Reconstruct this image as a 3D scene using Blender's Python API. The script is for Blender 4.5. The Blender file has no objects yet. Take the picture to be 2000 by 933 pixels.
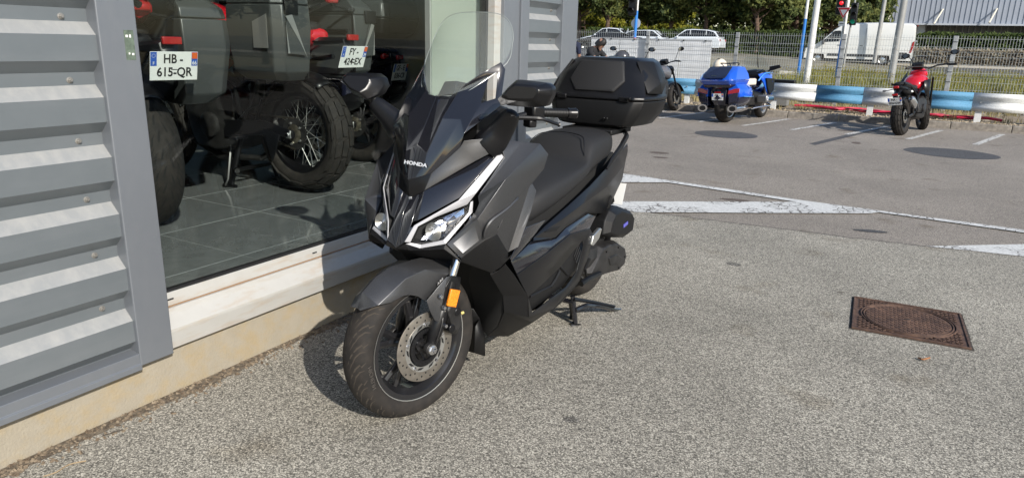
import bpy, bmesh, math, random
from math import pi, sin, cos, radians as R
from mathutils import Vector as V, Matrix, Euler, noise as NZ
random.seed(7)
sc = bpy.context.scene
C = sc.collection
# ---------------- camera ----------------
cam = bpy.data.cameras.new('camera'); camo = bpy.data.objects.new('camera', cam); C.objects.link(camo)
cam.sensor_width = 36; cam.lens = 36*1370/2000; cam.clip_start = .05; cam.clip_end = 900
yaw, pit, rol = R(29.78), R(15.68), R(1.51)
fwd = V((-sin(yaw)*cos(pit), cos(yaw)*cos(pit), -sin(pit)))
r0 = V((cos(yaw), sin(yaw), 0)); u0 = r0.cross(fwd)
rr = cos(rol)*r0 + sin(rol)*u0; uu = -sin(rol)*r0 + cos(rol)*u0
camo.matrix_world = Matrix(((rr.x, uu.x, -fwd.x, 0), (rr.y, uu.y, -fwd.y, 0), (rr.z, uu.z, -fwd.z, 1.42), (0, 0, 0, 1)))
sc.camera = camo
# ---------------- sky and sun ----------------
SUN = V((1.24, -.70, .84)).normalized()
el = math.asin(SUN.z)
w = bpy.data.worlds.new('World'); sc.world = w; w.use_nodes = True
nt = w.node_tree; bg = nt.nodes['Background']
sky = nt.nodes.new('ShaderNodeTexSky'); sky.sky_type = 'NISHITA'; sky.sun_disc = False
sky.sun_elevation = el; sky.sun_rotation = math.atan2(SUN.x, SUN.y)
sky.air_density = 1.0; sky.dust_density = .8; sky.ozone_density = 1.0
nt.links.new(sky.outputs[0], bg.inputs[0]); bg.inputs[1].default_value = .13
sl = bpy.data.lights.new('sun', 'SUN'); sl.energy = 4.4; sl.angle = R(.55); sl.color = (1, .945, .86)
so = bpy.data.objects.new('sun', sl); C.objects.link(so)
so.rotation_euler = SUN.to_track_quat('Z', 'Y').to_euler()
vs = sc.view_settings; vs.view_transform = 'Standard'; vs.look = 'None'; vs.exposure = .45; vs.gamma = 1; vs.use_curve_mapping = False
sc.cycles.max_bounces = 8; sc.cycles.transparent_max_bounces = 16; sc.cycles.glossy_bounces = 4; sc.cycles.diffuse_bounces = 4
sc.cycles.caustics_reflective = False; sc.cycles.caustics_refractive = False
# ---------------- materials ----------------
MATS = {}
def mat(name, col=(.5, .5, .5), rough=.5, metal=0, coat=0, ns=0, na=0, bs=0, bump=0, emit=0, spec=.5, col2=None, det=4, rvar=0, dist=.004, big=0, bigs=1.5):
    """principled material: ns/na noise scale+amount on colour (towards col2), bs/bump fine relief, big = large scale mottling"""
    if name in MATS: return MATS[name]
    m = bpy.data.materials.new(name); m.use_nodes = True; n = m.node_tree; L = n.links
    p = n.nodes['Principled BSDF']; p.inputs['Roughness'].default_value = rough; p.inputs['Metallic'].default_value = metal
    p.inputs['Base Color'].default_value = (*col, 1); p.inputs['Coat Weight'].default_value = coat; p.inputs['Coat Roughness'].default_value = .04
    p.inputs['Specular IOR Level'].default_value = spec
    if emit: p.inputs['Emission Color'].default_value = (*col, 1); p.inputs['Emission Strength'].default_value = emit
    if na or bump or rvar or big: tc = n.nodes.new('ShaderNodeTexCoord')
    last = None
    if na:
        t = n.nodes.new('ShaderNodeTexNoise'); t.inputs['Scale'].default_value = ns; t.inputs['Detail'].default_value = det
        L.new(tc.outputs['Object'], t.inputs['Vector'])
        rp = n.nodes.new('ShaderNodeValToRGB'); c2 = col2 or tuple(min(1, c*(1+na)) for c in col); c1 = tuple(c*(1-na) for c in col) if not col2 else col
        rp.color_ramp.elements[0].position = .35; rp.color_ramp.elements[1].position = .68
        rp.color_ramp.elements[0].color = (*c1, 1); rp.color_ramp.elements[1].color = (*c2, 1)
        L.new(t.outputs['Fac'], rp.inputs['Fac']); last = rp.outputs[0]
    if big:
        t = n.nodes.new('ShaderNodeTexNoise'); t.inputs['Scale'].default_value = bigs; t.inputs['Detail'].default_value = 5; t.inputs['Roughness'].default_value = .6
        L.new(tc.outputs['Object'], t.inputs['Vector'])
        mr = n.nodes.new('ShaderNodeMapRange'); mr.inputs[1].default_value = .3; mr.inputs[2].default_value = .7; mr.inputs[3].default_value = 1-big; mr.inputs[4].default_value = 1+big
        L.new(t.outputs['Fac'], mr.inputs[0])
        mx = n.nodes.new('ShaderNodeVectorMath'); mx.operation = 'SCALE'
        if last: L.new(last, mx.inputs[0])
        else: mx.inputs[0].default_value = col
        L.new(mr.outputs[0], mx.inputs['Scale']); last = mx.outputs[0]
    if last: L.new(last, p.inputs['Base Color'])
    if rvar:
        t = n.nodes.new('ShaderNodeTexNoise'); t.inputs['Scale'].default_value = 9; t.inputs['Detail'].default_value = 5
        L.new(tc.outputs['Object'], t.inputs['Vector'])
        mr = n.nodes.new('ShaderNodeMapRange'); mr.inputs[3].default_value = rough-rvar; mr.inputs[4].default_value = rough+rvar
        L.new(t.outputs['Fac'], mr.inputs[0]); L.new(mr.outputs[0], p.inputs['Roughness'])
    if bump:
        t = n.nodes.new('ShaderNodeTexNoise'); t.inputs['Scale'].default_value = bs; t.inputs['Detail'].default_value = 3
        L.new(tc.outputs['Object'], t.inputs['Vector'])
        b = n.nodes.new('ShaderNodeBump'); b.inputs['Strength'].default_value = bump; b.inputs['Distance'].default_value = dist
        L.new(t.outputs['Fac'], b.inputs['Height']); L.new(b.outputs[0], p.inputs['Normal'])
    MATS[name] = m; return m
def glass(name, tint=(.9, .95, .93), refl=1.45, haze=0, hazecol=(.7, .75, .72)):
    if name in MATS: return MATS[name]
    m = bpy.data.materials.new(name); m.use_nodes = True; n = m.node_tree; L = n.links; n.nodes.clear()
    o = n.nodes.new('ShaderNodeOutputMaterial'); t = n.nodes.new('ShaderNodeBsdfTransparent'); t.inputs[0].default_value = (*tint, 1)
    g = n.nodes.new('ShaderNodeBsdfGlossy'); g.inputs['Roughness'].default_value = .01
    lw = n.nodes.new('ShaderNodeLayerWeight'); lw.inputs[0].default_value = .5
    pw = n.nodes.new('ShaderNodeMath'); pw.operation = 'POWER'; pw.inputs[1].default_value = 5; L.new(lw.outputs['Facing'], pw.inputs[0])
    f = n.nodes.new('ShaderNodeMapRange'); f.inputs[3].default_value = ((refl-1)/(refl+1))**2*.55; f.inputs[4].default_value = .7; L.new(pw.outputs[0], f.inputs[0])
    mx = n.nodes.new('ShaderNodeMixShader'); L.new(f.outputs[0], mx.inputs[0]); L.new(t.outputs[0], mx.inputs[1]); L.new(g.outputs[0], mx.inputs[2])
    out = mx.outputs[0]
    if haze:
        d = n.nodes.new('ShaderNodeBsdfDiffuse'); d.inputs[0].default_value = (*hazecol, 1)
        m2 = n.nodes.new('ShaderNodeMixShader'); m2.inputs[0].default_value = haze; L.new(out, m2.inputs[1]); L.new(d.outputs[0], m2.inputs[2]); out = m2.outputs[0]
    L.new(out, o.inputs[0]); MATS[name] = m; return m
# ---------------- mesh helpers ----------------
class MB:
    def __init__(s): s.v = []; s.f = []
    def add(s, vs, fs):
        k = len(s.v); s.v += [tuple(x) for x in vs]; s.f += [tuple(i+k for i in f) for f in fs]; return s
    def box(s, c, d, rot=None, taper=1):
        x, y, z = [t/2 for t in d]; P = []
        for k in (-1, 1):
            q = taper if k > 0 else 1
            P += [V((-x*q, -y*q, k*z)), V((x*q, -y*q, k*z)), V((x*q, y*q, k*z)), V((-x*q, y*q, k*z))]
        if rot is not None:
            M = rot if isinstance(rot, Matrix) else Euler(rot).to_matrix(); P = [M @ p for p in P]
        P = [p+V(c) for p in P]
        return s.add(P, [(3, 2, 1, 0), (4, 5, 6, 7), (0, 1, 5, 4), (1, 2, 6, 5), (2, 3, 7, 6), (3, 0, 4, 7)])
    def bx(s, a, b):
        return s.box([(a[i]+b[i])/2 for i in range(3)], [abs(b[i]-a[i]) for i in range(3)])
    def tube(s, pts, r, n=8, cap=True, sx=1):
        pts = [V(p) for p in pts]; rs = r if isinstance(r, (list, tuple)) else [r]*len(pts); rings = []
        prev = None
        for i, p in enumerate(pts):
            t = (pts[min(i+1, len(pts)-1)]-pts[max(i-1, 0)]).normalized()
            if prev is None: a = t.orthogonal().normalized() if abs(t.z) > .95 else t.cross(V((0, 0, 1))).normalized()
            else: a = (prev-t*prev.dot(t)).normalized()
            prev = a; b = t.cross(a)
            rings.append([p+rs[i]*(a*cos(2*pi*j/n)*sx+b*sin(2*pi*j/n)) for j in range(n)])
        vs = [q for g in rings for q in g]
        fs = [(i*n+j, i*n+(j+1) % n, (i+1)*n+(j+1) % n, (i+1)*n+j) for i in range(len(pts)-1) for j in range(n)]
        if cap: fs += [tuple(range(n-1, -1, -1)), tuple((len(pts)-1)*n+j for j in range(n))]
        return s.add(vs, fs)
    def cyl(s, a, b, r, r2=None, n=16): return s.tube([a, b], [r, r if r2 is None else r2], n)
    def lathe(s, prof, axis='y', n=32, c=(0, 0, 0), closed=False):
        """prof: (radius, offset along axis)"""
        m = len(prof); vs = []
        for j in range(n):
            a = 2*pi*j/n
            for r, h in prof:
                p = {'y': (r*cos(a), h, r*sin(a)), 'z': (r*cos(a), r*sin(a), h), 'x': (h, r*cos(a), r*sin(a))}[axis]
                vs.append((p[0]+c[0], p[1]+c[1], p[2]+c[2]))
        k = m if closed else m-1
        fs = [(j*m+i, j*m+(i+1) % m, ((j+1) % n)*m+(i+1) % m, ((j+1) % n)*m+i) for j in range(n) for i in range(k)]
        return s.add(vs, fs)
    def prism(s, pts, off):
        """polygon (3d points) extruded by vector off"""
        n = len(pts); off = V(off); vs = [V(p) for p in pts]+[V(p)+off for p in pts]
        return s.add(vs, [tuple(range(n)), tuple(range(2*n-1, n-1, -1))]+[(i, i+n, (i+1) % n+n, (i+1) % n) for i in range(n)])
    def loft(s, secs, cap=True, closed=True):
        """list of equal-length rings"""
        n = len(secs[0]); k = n if closed else n-1; vs = [p for g in secs for p in g]
        fs = [(i*n+j, i*n+(j+1) % n, (i+1)*n+(j+1) % n, (i+1)*n+j) for i in range(len(secs)-1) for j in range(k)]
        if cap: fs += [tuple(range(n-1, -1, -1)), tuple((len(secs)-1)*n+j for j in range(n))]
        return s.add(vs, fs)
    def sphere(s, c, r, n=12, m=8):
        r = r if isinstance(r, (tuple, list)) else (r, r, r)
        vs = [(c[0], c[1], c[2]-r[2])]
        for i in range(1, m):
            t = -pi/2+pi*i/m
            vs += [(c[0]+r[0]*cos(t)*cos(2*pi*j/n), c[1]+r[1]*cos(t)*sin(2*pi*j/n), c[2]+r[2]*sin(t)) for j in range(n)]
        vs.append((c[0], c[1], c[2]+r[2]))
        fs = [(0, 1+(j+1) % n, 1+j) for j in range(n)]
        fs += [(1+(i-1)*n+j, 1+(i-1)*n+(j+1) % n, 1+i*n+(j+1) % n, 1+i*n+j) for i in range(1, m-1) for j in range(n)]
        e = 1+(m-1)*n; fs += [(e-n+j, e-n+(j+1) % n, e) for j in range(n)]
        return s.add(vs, fs)
    def mesh(s, name, fix=True):
        m = bpy.data.meshes.new(name); m.from_pydata(s.v, [], s.f); m.update()
        if fix:
            b = bmesh.new(); b.from_mesh(m); bmesh.ops.recalc_face_normals(b, faces=b.faces); b.to_mesh(m); b.free()
        return m
    def obj(s, name, m, parent=None, smooth=35, bevel=0, sub=0, solid=0, fix=True, seg=2):
        me = s.mesh(name, fix); o = bpy.data.objects.new(name, me); C.objects.link(o); me.materials.append(m)
        if parent is not None: o.parent = parent
        if smooth:
            me.shade_smooth()
            try: me.set_sharp_from_angle(angle=R(smooth))
            except Exception: pass
        if sub:
            d = o.modifiers.new('s', 'SUBSURF'); d.levels = d.render_levels = sub
        if solid:
            d = o.modifiers.new('t', 'SOLIDIFY'); d.thickness = solid; d.offset = -1
        if bevel:
            d = o.modifiers.new('b', 'BEVEL'); d.width = bevel; d.segments = seg; d.limit_method = 'ANGLE'; d.angle_limit = R(28); d.harden_normals = False
        return o
def tag(o, label=None, cat=None, group=None, kind=None):
    if label: o['label'] = label
    if cat: o['category'] = cat
    if group: o['group'] = group
    if kind: o['kind'] = kind
    return o
def thing(name, label, cat, loc=(0, 0, 0), rz=0, group=None):
    o = bpy.data.objects.new(name, None); C.objects.link(o); o.location = loc; o.rotation_euler = (0, 0, rz); o.empty_display_size = .2
    return tag(o, label, cat, group)
def dupe(root, loc=None, rz=None, label=None):
    r = root.copy(); C.objects.link(r)
    if loc is not None: r.location = loc
    if rz is not None: r.rotation_euler = (0, 0, rz)
    if label: r['label'] = label
    for ch in list(root.children):
        c = ch.copy(); C.objects.link(c); c.parent = r
        for g in list(ch.children):
            d = g.copy(); C.objects.link(d); d.parent = c
    return r
def text(name, s, m, parent, loc, xdir, updir, size, sx=1, ext=.0006, bold=0, align='CENTER'):
    """flat lettering as a mesh, lying on a surface: xdir reading direction, updir up"""
    cu = bpy.data.curves.new(name, 'FONT'); cu.body = s; cu.size = size; cu.extrude = ext; cu.offset = bold; cu.align_x = align; cu.align_y = 'CENTER'; cu.resolution_u = 3
    t = bpy.data.objects.new('tmp', cu); C.objects.link(t)
    dg = bpy.context.evaluated_depsgraph_get(); me = bpy.data.meshes.new_from_object(t.evaluated_get(dg)); me.name = name
    bpy.data.objects.remove(t); bpy.data.curves.remove(cu)
    o = bpy.data.objects.new(name, me); C.objects.link(o); me.materials.clear(); me.materials.append(m); o.parent = parent
    x = V(xdir).normalized(); z = x.cross(V(updir)).normalized(); y = z.cross(x)
    o.matrix_local = Matrix.Translation(loc) @ Matrix((x, y, z)).transposed().to_4x4() @ Matrix.Diagonal((sx, 1, 1, 1))
    return o
def lerp(a, b, t): return tuple(a[i]+(b[i]-a[i])*t for i in range(len(a)))
def smoothcurve(pts, k=6):
    """catmull-rom through points"""
    P = [V(p) for p in pts]; out = []
    for i in range(len(P)-1):
        a, b, c, d = P[max(i-1, 0)], P[i], P[i+1], P[min(i+2, len(P)-1)]
        for j in range(k):
            t = j/k; out.append(.5*((2*b)+(c-a)*t+(2*a-5*b+4*c-d)*t*t+(3*b-a-3*c+d)*t**3))
    out.append(P[-1]); return out

# ================= ground and paving =================
def aggregate(name, scale, cols, big=.16, mott=.9, bump=.6, dist=.003, rough=.9, stain=(.6, .55, .48), light=0, joint=.06):
    """stone-chip asphalt: every chip its own tone"""
    m = bpy.data.materials.new(name); m.use_nodes = True; n = m.node_tree; L = n.links; p = n.nodes['Principled BSDF']
    p.inputs['Roughness'].default_value = rough; p.inputs['Specular IOR Level'].default_value = .35
    tc = n.nodes.new('ShaderNodeTexCoord')
    wn = n.nodes.new('ShaderNodeTexNoise'); wn.inputs['Scale'].default_value = scale*.6; wn.inputs['Detail'].default_value = 2; L.new(tc.outputs['Object'], wn.inputs[0])
    mixv = n.nodes.new('ShaderNodeMixRGB'); mixv.inputs[0].default_value = .012; L.new(tc.outputs['Object'], mixv.inputs[1]); L.new(wn.outputs['Color'], mixv.inputs[2])
    v = n.nodes.new('ShaderNodeTexVoronoi'); v.inputs['Scale'].default_value = scale; L.new(mixv.outputs[0], v.inputs['Vector'])
    sp = n.nodes.new('ShaderNodeSeparateColor'); L.new(v.outputs['Color'], sp.inputs[0])
    rp = n.nodes.new('ShaderNodeValToRGB'); rp.color_ramp.interpolation = 'LINEAR'; e = rp.color_ramp.elements
    while len(e) < len(cols): e.new(.5)
    for i, (q, c) in enumerate(cols): e[i].position = q; e[i].color = (*c, 1)
    L.new(sp.outputs[0], rp.inputs[0])
    # dark bitumen between chips
    mr = n.nodes.new('ShaderNodeMapRange'); mr.inputs[1].default_value = .35; mr.inputs[2].default_value = .75; mr.inputs[3].default_value = 1; mr.inputs[4].default_value = .38
    L.new(v.outputs['Distance'], mr.inputs[0])
    sc1 = n.nodes.new('ShaderNodeVectorMath'); sc1.operation = 'SCALE'; L.new(rp.outputs[0], sc1.inputs[0]); L.new(mr.outputs[0], sc1.inputs['Scale'])
    t = n.nodes.new('ShaderNodeTexNoise'); t.inputs['Scale'].default_value = mott; t.inputs['Detail'].default_value = 7; t.inputs['Roughness'].default_value = .62; L.new(tc.outputs['Object'], t.inputs[0])
    m2 = n.nodes.new('ShaderNodeMapRange'); m2.inputs[1].default_value = .32; m2.inputs[2].default_value = .68; m2.inputs[3].default_value = 1-big; m2.inputs[4].default_value = 1+big; L.new(t.outputs['Fac'], m2.inputs[0])
    sc2 = n.nodes.new('ShaderNodeVectorMath'); sc2.operation = 'SCALE'; L.new(sc1.outputs[0], sc2.inputs[0]); L.new(m2.outputs[0], sc2.inputs['Scale'])
    # oil and dirt stains
    s = n.nodes.new('ShaderNodeTexNoise'); s.inputs['Scale'].default_value = 2.3; s.inputs['Detail'].default_value = 3; L.new(tc.outputs['Object'], s.inputs[0])
    m3 = n.nodes.new('ShaderNodeMapRange'); m3.inputs[1].default_value = .62; m3.inputs[2].default_value = .78; L.new(s.outputs['Fac'], m3.inputs[0])
    mu = n.nodes.new('ShaderNodeMixRGB'); mu.blend_type = 'MULTIPLY'; mu.inputs[2].default_value = (*stain, 1); L.new(m3.outputs[0], mu.inputs[0]); L.new(sc2.outputs[0], mu.inputs[1])
    L.new(mu.outputs[0], p.inputs['Base Color'])
    b = n.nodes.new('ShaderNodeBump'); b.inputs['Strength'].default_value = bump; b.inputs['Distance'].default_value = dist; b.invert = True
    L.new(v.outputs['Distance'], b.inputs['Height']); L.new(b.outputs[0], p.inputs['Normal'])
    MATS[name] = m; return m
m_fore = aggregate('forecourt_chippings', 185, [(0, (.13, .120, .102)), (.25, (.25, .233, .197)), (.6, (.385, .359, .302)), (1, (.62, .578, .488))], big=.24, mott=.6, bump=.55, dist=.0025)
m_park = aggregate('car_park_asphalt', 190, [(0, (.18, .160, .138)), (.5, (.30, .266, .228)), (1, (.44, .392, .335))], big=.16, mott=.5, bump=.5, dist=.002)
m_patch = aggregate('dark_asphalt', 200, [(0, (.05, .05, .052)), (.5, (.09, .09, .095)), (1, (.15, .15, .155))], big=.12, bump=.4, dist=.002)
m_road = aggregate('road_asphalt', 120, [(0, (.06, .058, .056)), (.5, (.11, .107, .10)), (1, (.17, .165, .155))], big=.12, mott=.15, bump=.3)
def paint(name, col=(.62, .62, .6), under=(.11, .1, .09), wear=.5, sc_=16):
    m = bpy.data.materials.new(name); m.use_nodes = True; n = m.node_tree; L = n.links; p = n.nodes['Principled BSDF']; p.inputs['Roughness'].default_value = .75
    tc = n.nodes.new('ShaderNodeTexCoord')
    v = n.nodes.new('ShaderNodeTexVoronoi'); v.feature = 'DISTANCE_TO_EDGE'; v.inputs['Scale'].default_value = sc_
    w_ = n.nodes.new('ShaderNodeTexNoise'); w_.inputs['Scale'].default_value = 7; w_.inputs['Detail'].default_value = 6; L.new(tc.outputs['Object'], w_.inputs[0])
    mx = n.nodes.new('ShaderNodeMixRGB'); mx.inputs[0].default_value = .09; L.new(tc.outputs['Object'], mx.inputs[1]); L.new(w_.outputs['Color'], mx.inputs[2]); L.new(mx.outputs[0], v.inputs['Vector'])
    a = n.nodes.new('ShaderNodeMath'); a.operation = 'LESS_THAN'; a.inputs[1].default_value = .05; L.new(v.outputs['Distance'], a.inputs[0])
    w2 = n.nodes.new('ShaderNodeTexNoise'); w2.inputs['Scale'].default_value = 2.6; w2.inputs['Detail'].default_value = 6; L.new(tc.outputs['Object'], w2.inputs[0])
    g = n.nodes.new('ShaderNodeMath'); g.operation = 'GREATER_THAN'; g.inputs[1].default_value = 1-wear; L.new(w2.outputs['Fac'], g.inputs[0])
    mu = n.nodes.new('ShaderNodeMath'); mu.operation = 'MULTIPLY'; L.new(a.outputs[0], mu.inputs[0]); L.new(g.outputs[0], mu.inputs[1])
    w3 = n.nodes.new('ShaderNodeTexNoise'); w3.inputs['Scale'].default_value = 60; w3.inputs['Detail'].default_value = 4; L.new(tc.outputs['Object'], w3.inputs[0])
    r3 = n.nodes.new('ShaderNodeMapRange'); r3.inputs[1].default_value = .3; r3.inputs[2].default_value = .75; r3.inputs[3].default_value = 1.05; r3.inputs[4].default_value = .62; L.new(w3.outputs['Fac'], r3.inputs[0])
    s_ = n.nodes.new('ShaderNodeVectorMath'); s_.operation = 'SCALE'; s_.inputs[0].default_value = col; L.new(r3.outputs[0], s_.inputs['Scale'])
    o = n.nodes.new('ShaderNodeMixRGB'); L.new(mu.outputs[0], o.inputs[0]); L.new(s_.outputs[0], o.inputs[1]); o.inputs[2].default_value = (*under, 1)
    L.new(o.outputs[0], p.inputs['Base Color']); MATS[name] = m; return m
m_paint = paint('worn_road_paint'); m_paint2 = paint('bay_line_paint', (.6, .59, .56), wear=.6, sc_=9)
def sheet(name, pts, z, m, kind='structure'):
    b = MB(); b.add([(p[0], p[1], z) for p in pts], [tuple(range(len(pts)))]); o = b.obj(name, m, smooth=0)
    if sum((pts[i][0]*pts[(i+1) % len(pts)][1]-pts[(i+1) % len(pts)][0]*pts[i][1]) for i in range(len(pts))) < 0: o.data.flip_normals()
    return tag(o, kind=kind)
def terr(x, y):
    if y < 19.4: return .12
    t = max(0, min(1, (-8-x)/7))*max(0, min(1, (y-24)/16)); return .12+(min(y, 54)-19.4)*.0115+.60*t*t*(3-2*t)
def kerbY(x): return 16.13+.045*(x+1.7)
# asphalt of the car park, to the kerb
sheet('car_park', [(-60, -30), (60, -30), (60, kerbY(60)-.001), (-60, kerbY(-60)-.001)], 0, m_park)
seam = [(-2.47, -25), (40, -25), (40, 10.2), (8, 7.5), (3, 6.55), (0.804,6.158,0.004), (0.484,6.109,0.004), (0.150,6.007,0.004), (-0.416,5.942,0.004), (-0.955,5.906,0.004), (-1.535,5.848,0.004), (-2.073,5.803,0.004), (-2.6, 5.75), (-6, 5.6), (-6, 5.2), (-2.47, 5.2)]
# jagged edge of the newer surfacing
sj = []
for i, p in enumerate(seam):
    q = seam[(i+1) % len(seam)]; sj.append(p)
    if 2 <= i <= 12:
        n_ = int(max(2, math.hypot(q[0]-p[0], q[1]-p[1])/.06))
        for k in range(1, min(n_, 120)):
            t = k/min(n_, 120); sj.append((p[0]+(q[0]-p[0])*t, p[1]+(q[1]-p[1])*t+NZ.noise((p[0]*3+t*17, i, 0))*.022))
sheet('forecourt', sj, .006, m_fore)
# dark bitumen line along the seam
ln = [p for p in sj if p[1] > 5.6 and p[0] < 12]
b = MB(); L_ = [(p[0], p[1]-.004, .0075) for p in ln]+[(p[0], p[1]+.007+.006*abs(NZ.noise((p[0]*9, 3, 1))), .0075) for p in reversed(ln)]
k = len(ln)
b.add(L_, [(i, i+1, 2*k-2-i, 2*k-1-i) for i in range(k-1)]); tag(b.obj('tar_joint', mat('tar', (.025, .024, .023), .7), smooth=0), kind='structure')
# painted hatching
P_ = lambda pts, nm='painted_marking': sheet(nm, pts, .010, m_paint)
P_([(-2.836,7.473,0.010), (-2.275,7.406,0.010), (-2.255,7.276,0.010), (-2.642,6.979,0.010), (-6.0, 6.95), (-6.0, 7.6)])
P_([(-2.275,7.406,0.010), (-0.915,7.205,0.010), (-0.916,7.092,0.010), (-2.255,7.276,0.010)])
P_([(-2.318,6.077,0.010), (-0.916,7.092,0.010), (-0.209,7.090,0.010), (-0.269,6.987,0.010), (-1.133,6.377,0.010), (-2.057,5.736,0.010), (-2.35, 5.80), (-5, 5.0), (-5, 5.5)])
P_([(-0.915,7.205,0.010), (0.887,7.107,0.010), (5, 6.0), (5, 5.9), (0.877,6.991,0.010), (-0.209,7.090,0.010), (-0.916,7.092,0.010)])
P_([(0.176,6.009,0.010), (0.837,6.544,0.010), (2.2, 7.1), (2.2, 6.55), (0.800,6.124,0.010), (0.481,6.075,0.010)])
# parking bay lines
bay = [((-4.619,13.915,0.010), (-4.239,15.990,0.010)), ((-3.780,13.818,0.010), (-3.321,15.959,0.010)), ((-2.906,13.753,0.010), (-2.419,15.827,0.010)), ((-2.026,13.701,0.010), (-1.517,15.762,0.010)),
       ((-1.105,13.647,0.010), (-0.561,15.803,0.010)), ((-0.148,13.688,0.010), (0.348,15.743,0.010)), ((0.813,13.629,0.010), (1.329,15.805,0.010)), ((1.75, 13.7), (2.3, 15.95)), ((2.7, 13.7), (3.2, 15.9)), ((-5.55, 13.9), (-5.0, 15.6)), ((-6.5, 13.9), (-5.95, 15.6))]
for a, c_ in bay:
    sheet('parking_bay_line', [(a[0]-.05, a[1]), (a[0]+.05, a[1]), (c_[0]+.05, c_[1]), (c_[0]-.05, c_[1])], .005, m_paint2)
# darker repaired strip by the kerb, round dark patches and old stains
def blob(name, cx, cy, rx, ry, rz, z, m, n=40, j=.05, seed=0):
    return sheet(name, [(cx+cos(rz)*rx*cos(t)*(1+j*NZ.noise((cos(t)*2+seed, sin(t)*2, 0)))-sin(rz)*ry*sin(t), cy+sin(rz)*rx*cos(t)+cos(rz)*ry*sin(t)*(1+j*NZ.noise((cos(t)*2, sin(t)*2+seed, 5)))) for t in [2*pi*i/n for i in range(n)]], z, m)
blob('round_dark_patch', -2.83, 12.15, .52, .50, 0, .003, m_patch, seed=2)
blob('round_dark_patch', .45, 12.2, .62, .56, 0, .003, m_patch, seed=6)
sheet('tar_strip', [(-1.470,11.860,0.003), (-1.363,11.732,0.003), (-0.632,15.146,0.003), (-0.761,15.247,0.003)], .003, m_patch)
m_stain = mat('old_stain', (.10, .075, .06), .85, ns=90, na=.3)
for x, y, r_, s_ in ((-1.45, 6.85, .13, .05), (-3.05, 9.35, .13, .08), (-2.9, 8.95, .10, .05), (-1.12, 14.35, .2, .09), (-.85, 12.5, .07, .13)):
    blob('oil_stain', x, y, r_, s_, .2, .0035, m_stain, j=.25, seed=x)
blob('oil_stain', -.22, 6.3, .13, .045, .3, .0035, m_patch, j=.3, seed=4)
for k, (x, y, a_, c_, r_) in enumerate(((-.95, 4.7, .05, .04, 0), (-1.0, 2.25, .035, .025, 0))):
    blob('oil_drip', x, y, a_, c_, r_, .0072, aggregate('oily_chippings', 185, [(0, (.06, .056, .05)), (.5, (.15, .14, .122)), (1, (.36, .34, .30))]) if k == 0 else MATS['oily_chippings'], j=.45, seed=k*3)
# kerb, stone by stone
m_kerb = mat('kerb_concrete', (.235, .21, .18), .92, ns=14, na=.25, bs=160, bump=.5, dist=.004, big=.25, bigs=2)
kb = MB(); kb.box((0, .07, .052), (.992, .14, .155)); kmesh = None
kroot = thing('kerb', 'kerb', 'kerb'); del kroot['category']; del kroot['label']; kroot['kind'] = 'structure'
x = -14.0
while x < 14:
    if kmesh is None:
        o = kb.obj('kerb_stone', m_kerb, kroot, smooth=0, bevel=.012); kmesh = o
    else:
        o = kmesh.copy(); C.objects.link(o)
    o.location = (x, kerbY(x), random.uniform(-.003, .003)); o.rotation_euler = (0, 0, math.atan(.045)+random.uniform(-.003, .003)); x += 1.0
# verge: dry soil and gravel, road beyond, rising gently
def terrain(name, x0, x1, y0, y1, m, dz=0, nx=60, ny=30, amp=0, f=1, edge=None):
    vs = []; fs = []
    for j in range(ny+1):
        for i in range(nx+1):
            X = x0+(x1-x0)*i/nx; Y = y0+(y1-y0)*j/ny
            if edge and j == 0: Y = edge(X)
            vs.append((X, Y, terr(X, Y)+dz+amp*NZ.noise((X*f, Y*f, 0))))
    for j in range(ny):
        for i in range(nx): k = j*(nx+1)+i; fs.append((k, k+1, k+nx+2, k+nx+1))
    b = MB(); b.add(vs, fs); return tag(b.obj(name, m, smooth=80, fix=False), kind='structure')
m_soil = mat('dry_soil', (.20, .15, .10), .95, ns=9, na=.5, col2=(.34, .28, .20), bs=60, bump=1, dist=.02, big=.3, bigs=.8)
terrain('verge', -20, 20, 16.6, 28.5, m_soil, 0, 160, 50, .03, 1.6, edge=lambda X: kerbY(X)+.142)
terrain('ground', -400, 400, 28.4, 700, mat('far_ground', (.2, .18, .13), .95, ns=.3, na=.4, bs=4, bump=.6), -.03, 60, 60)
terrain('road', -120, 120, 28.5, 56.5, m_road, .02, 60, 40)
terrain('verge_beyond_fence', -5.5, 30, 28.2, 34, m_soil, .05, 60, 12, .02, 1.2)

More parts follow.
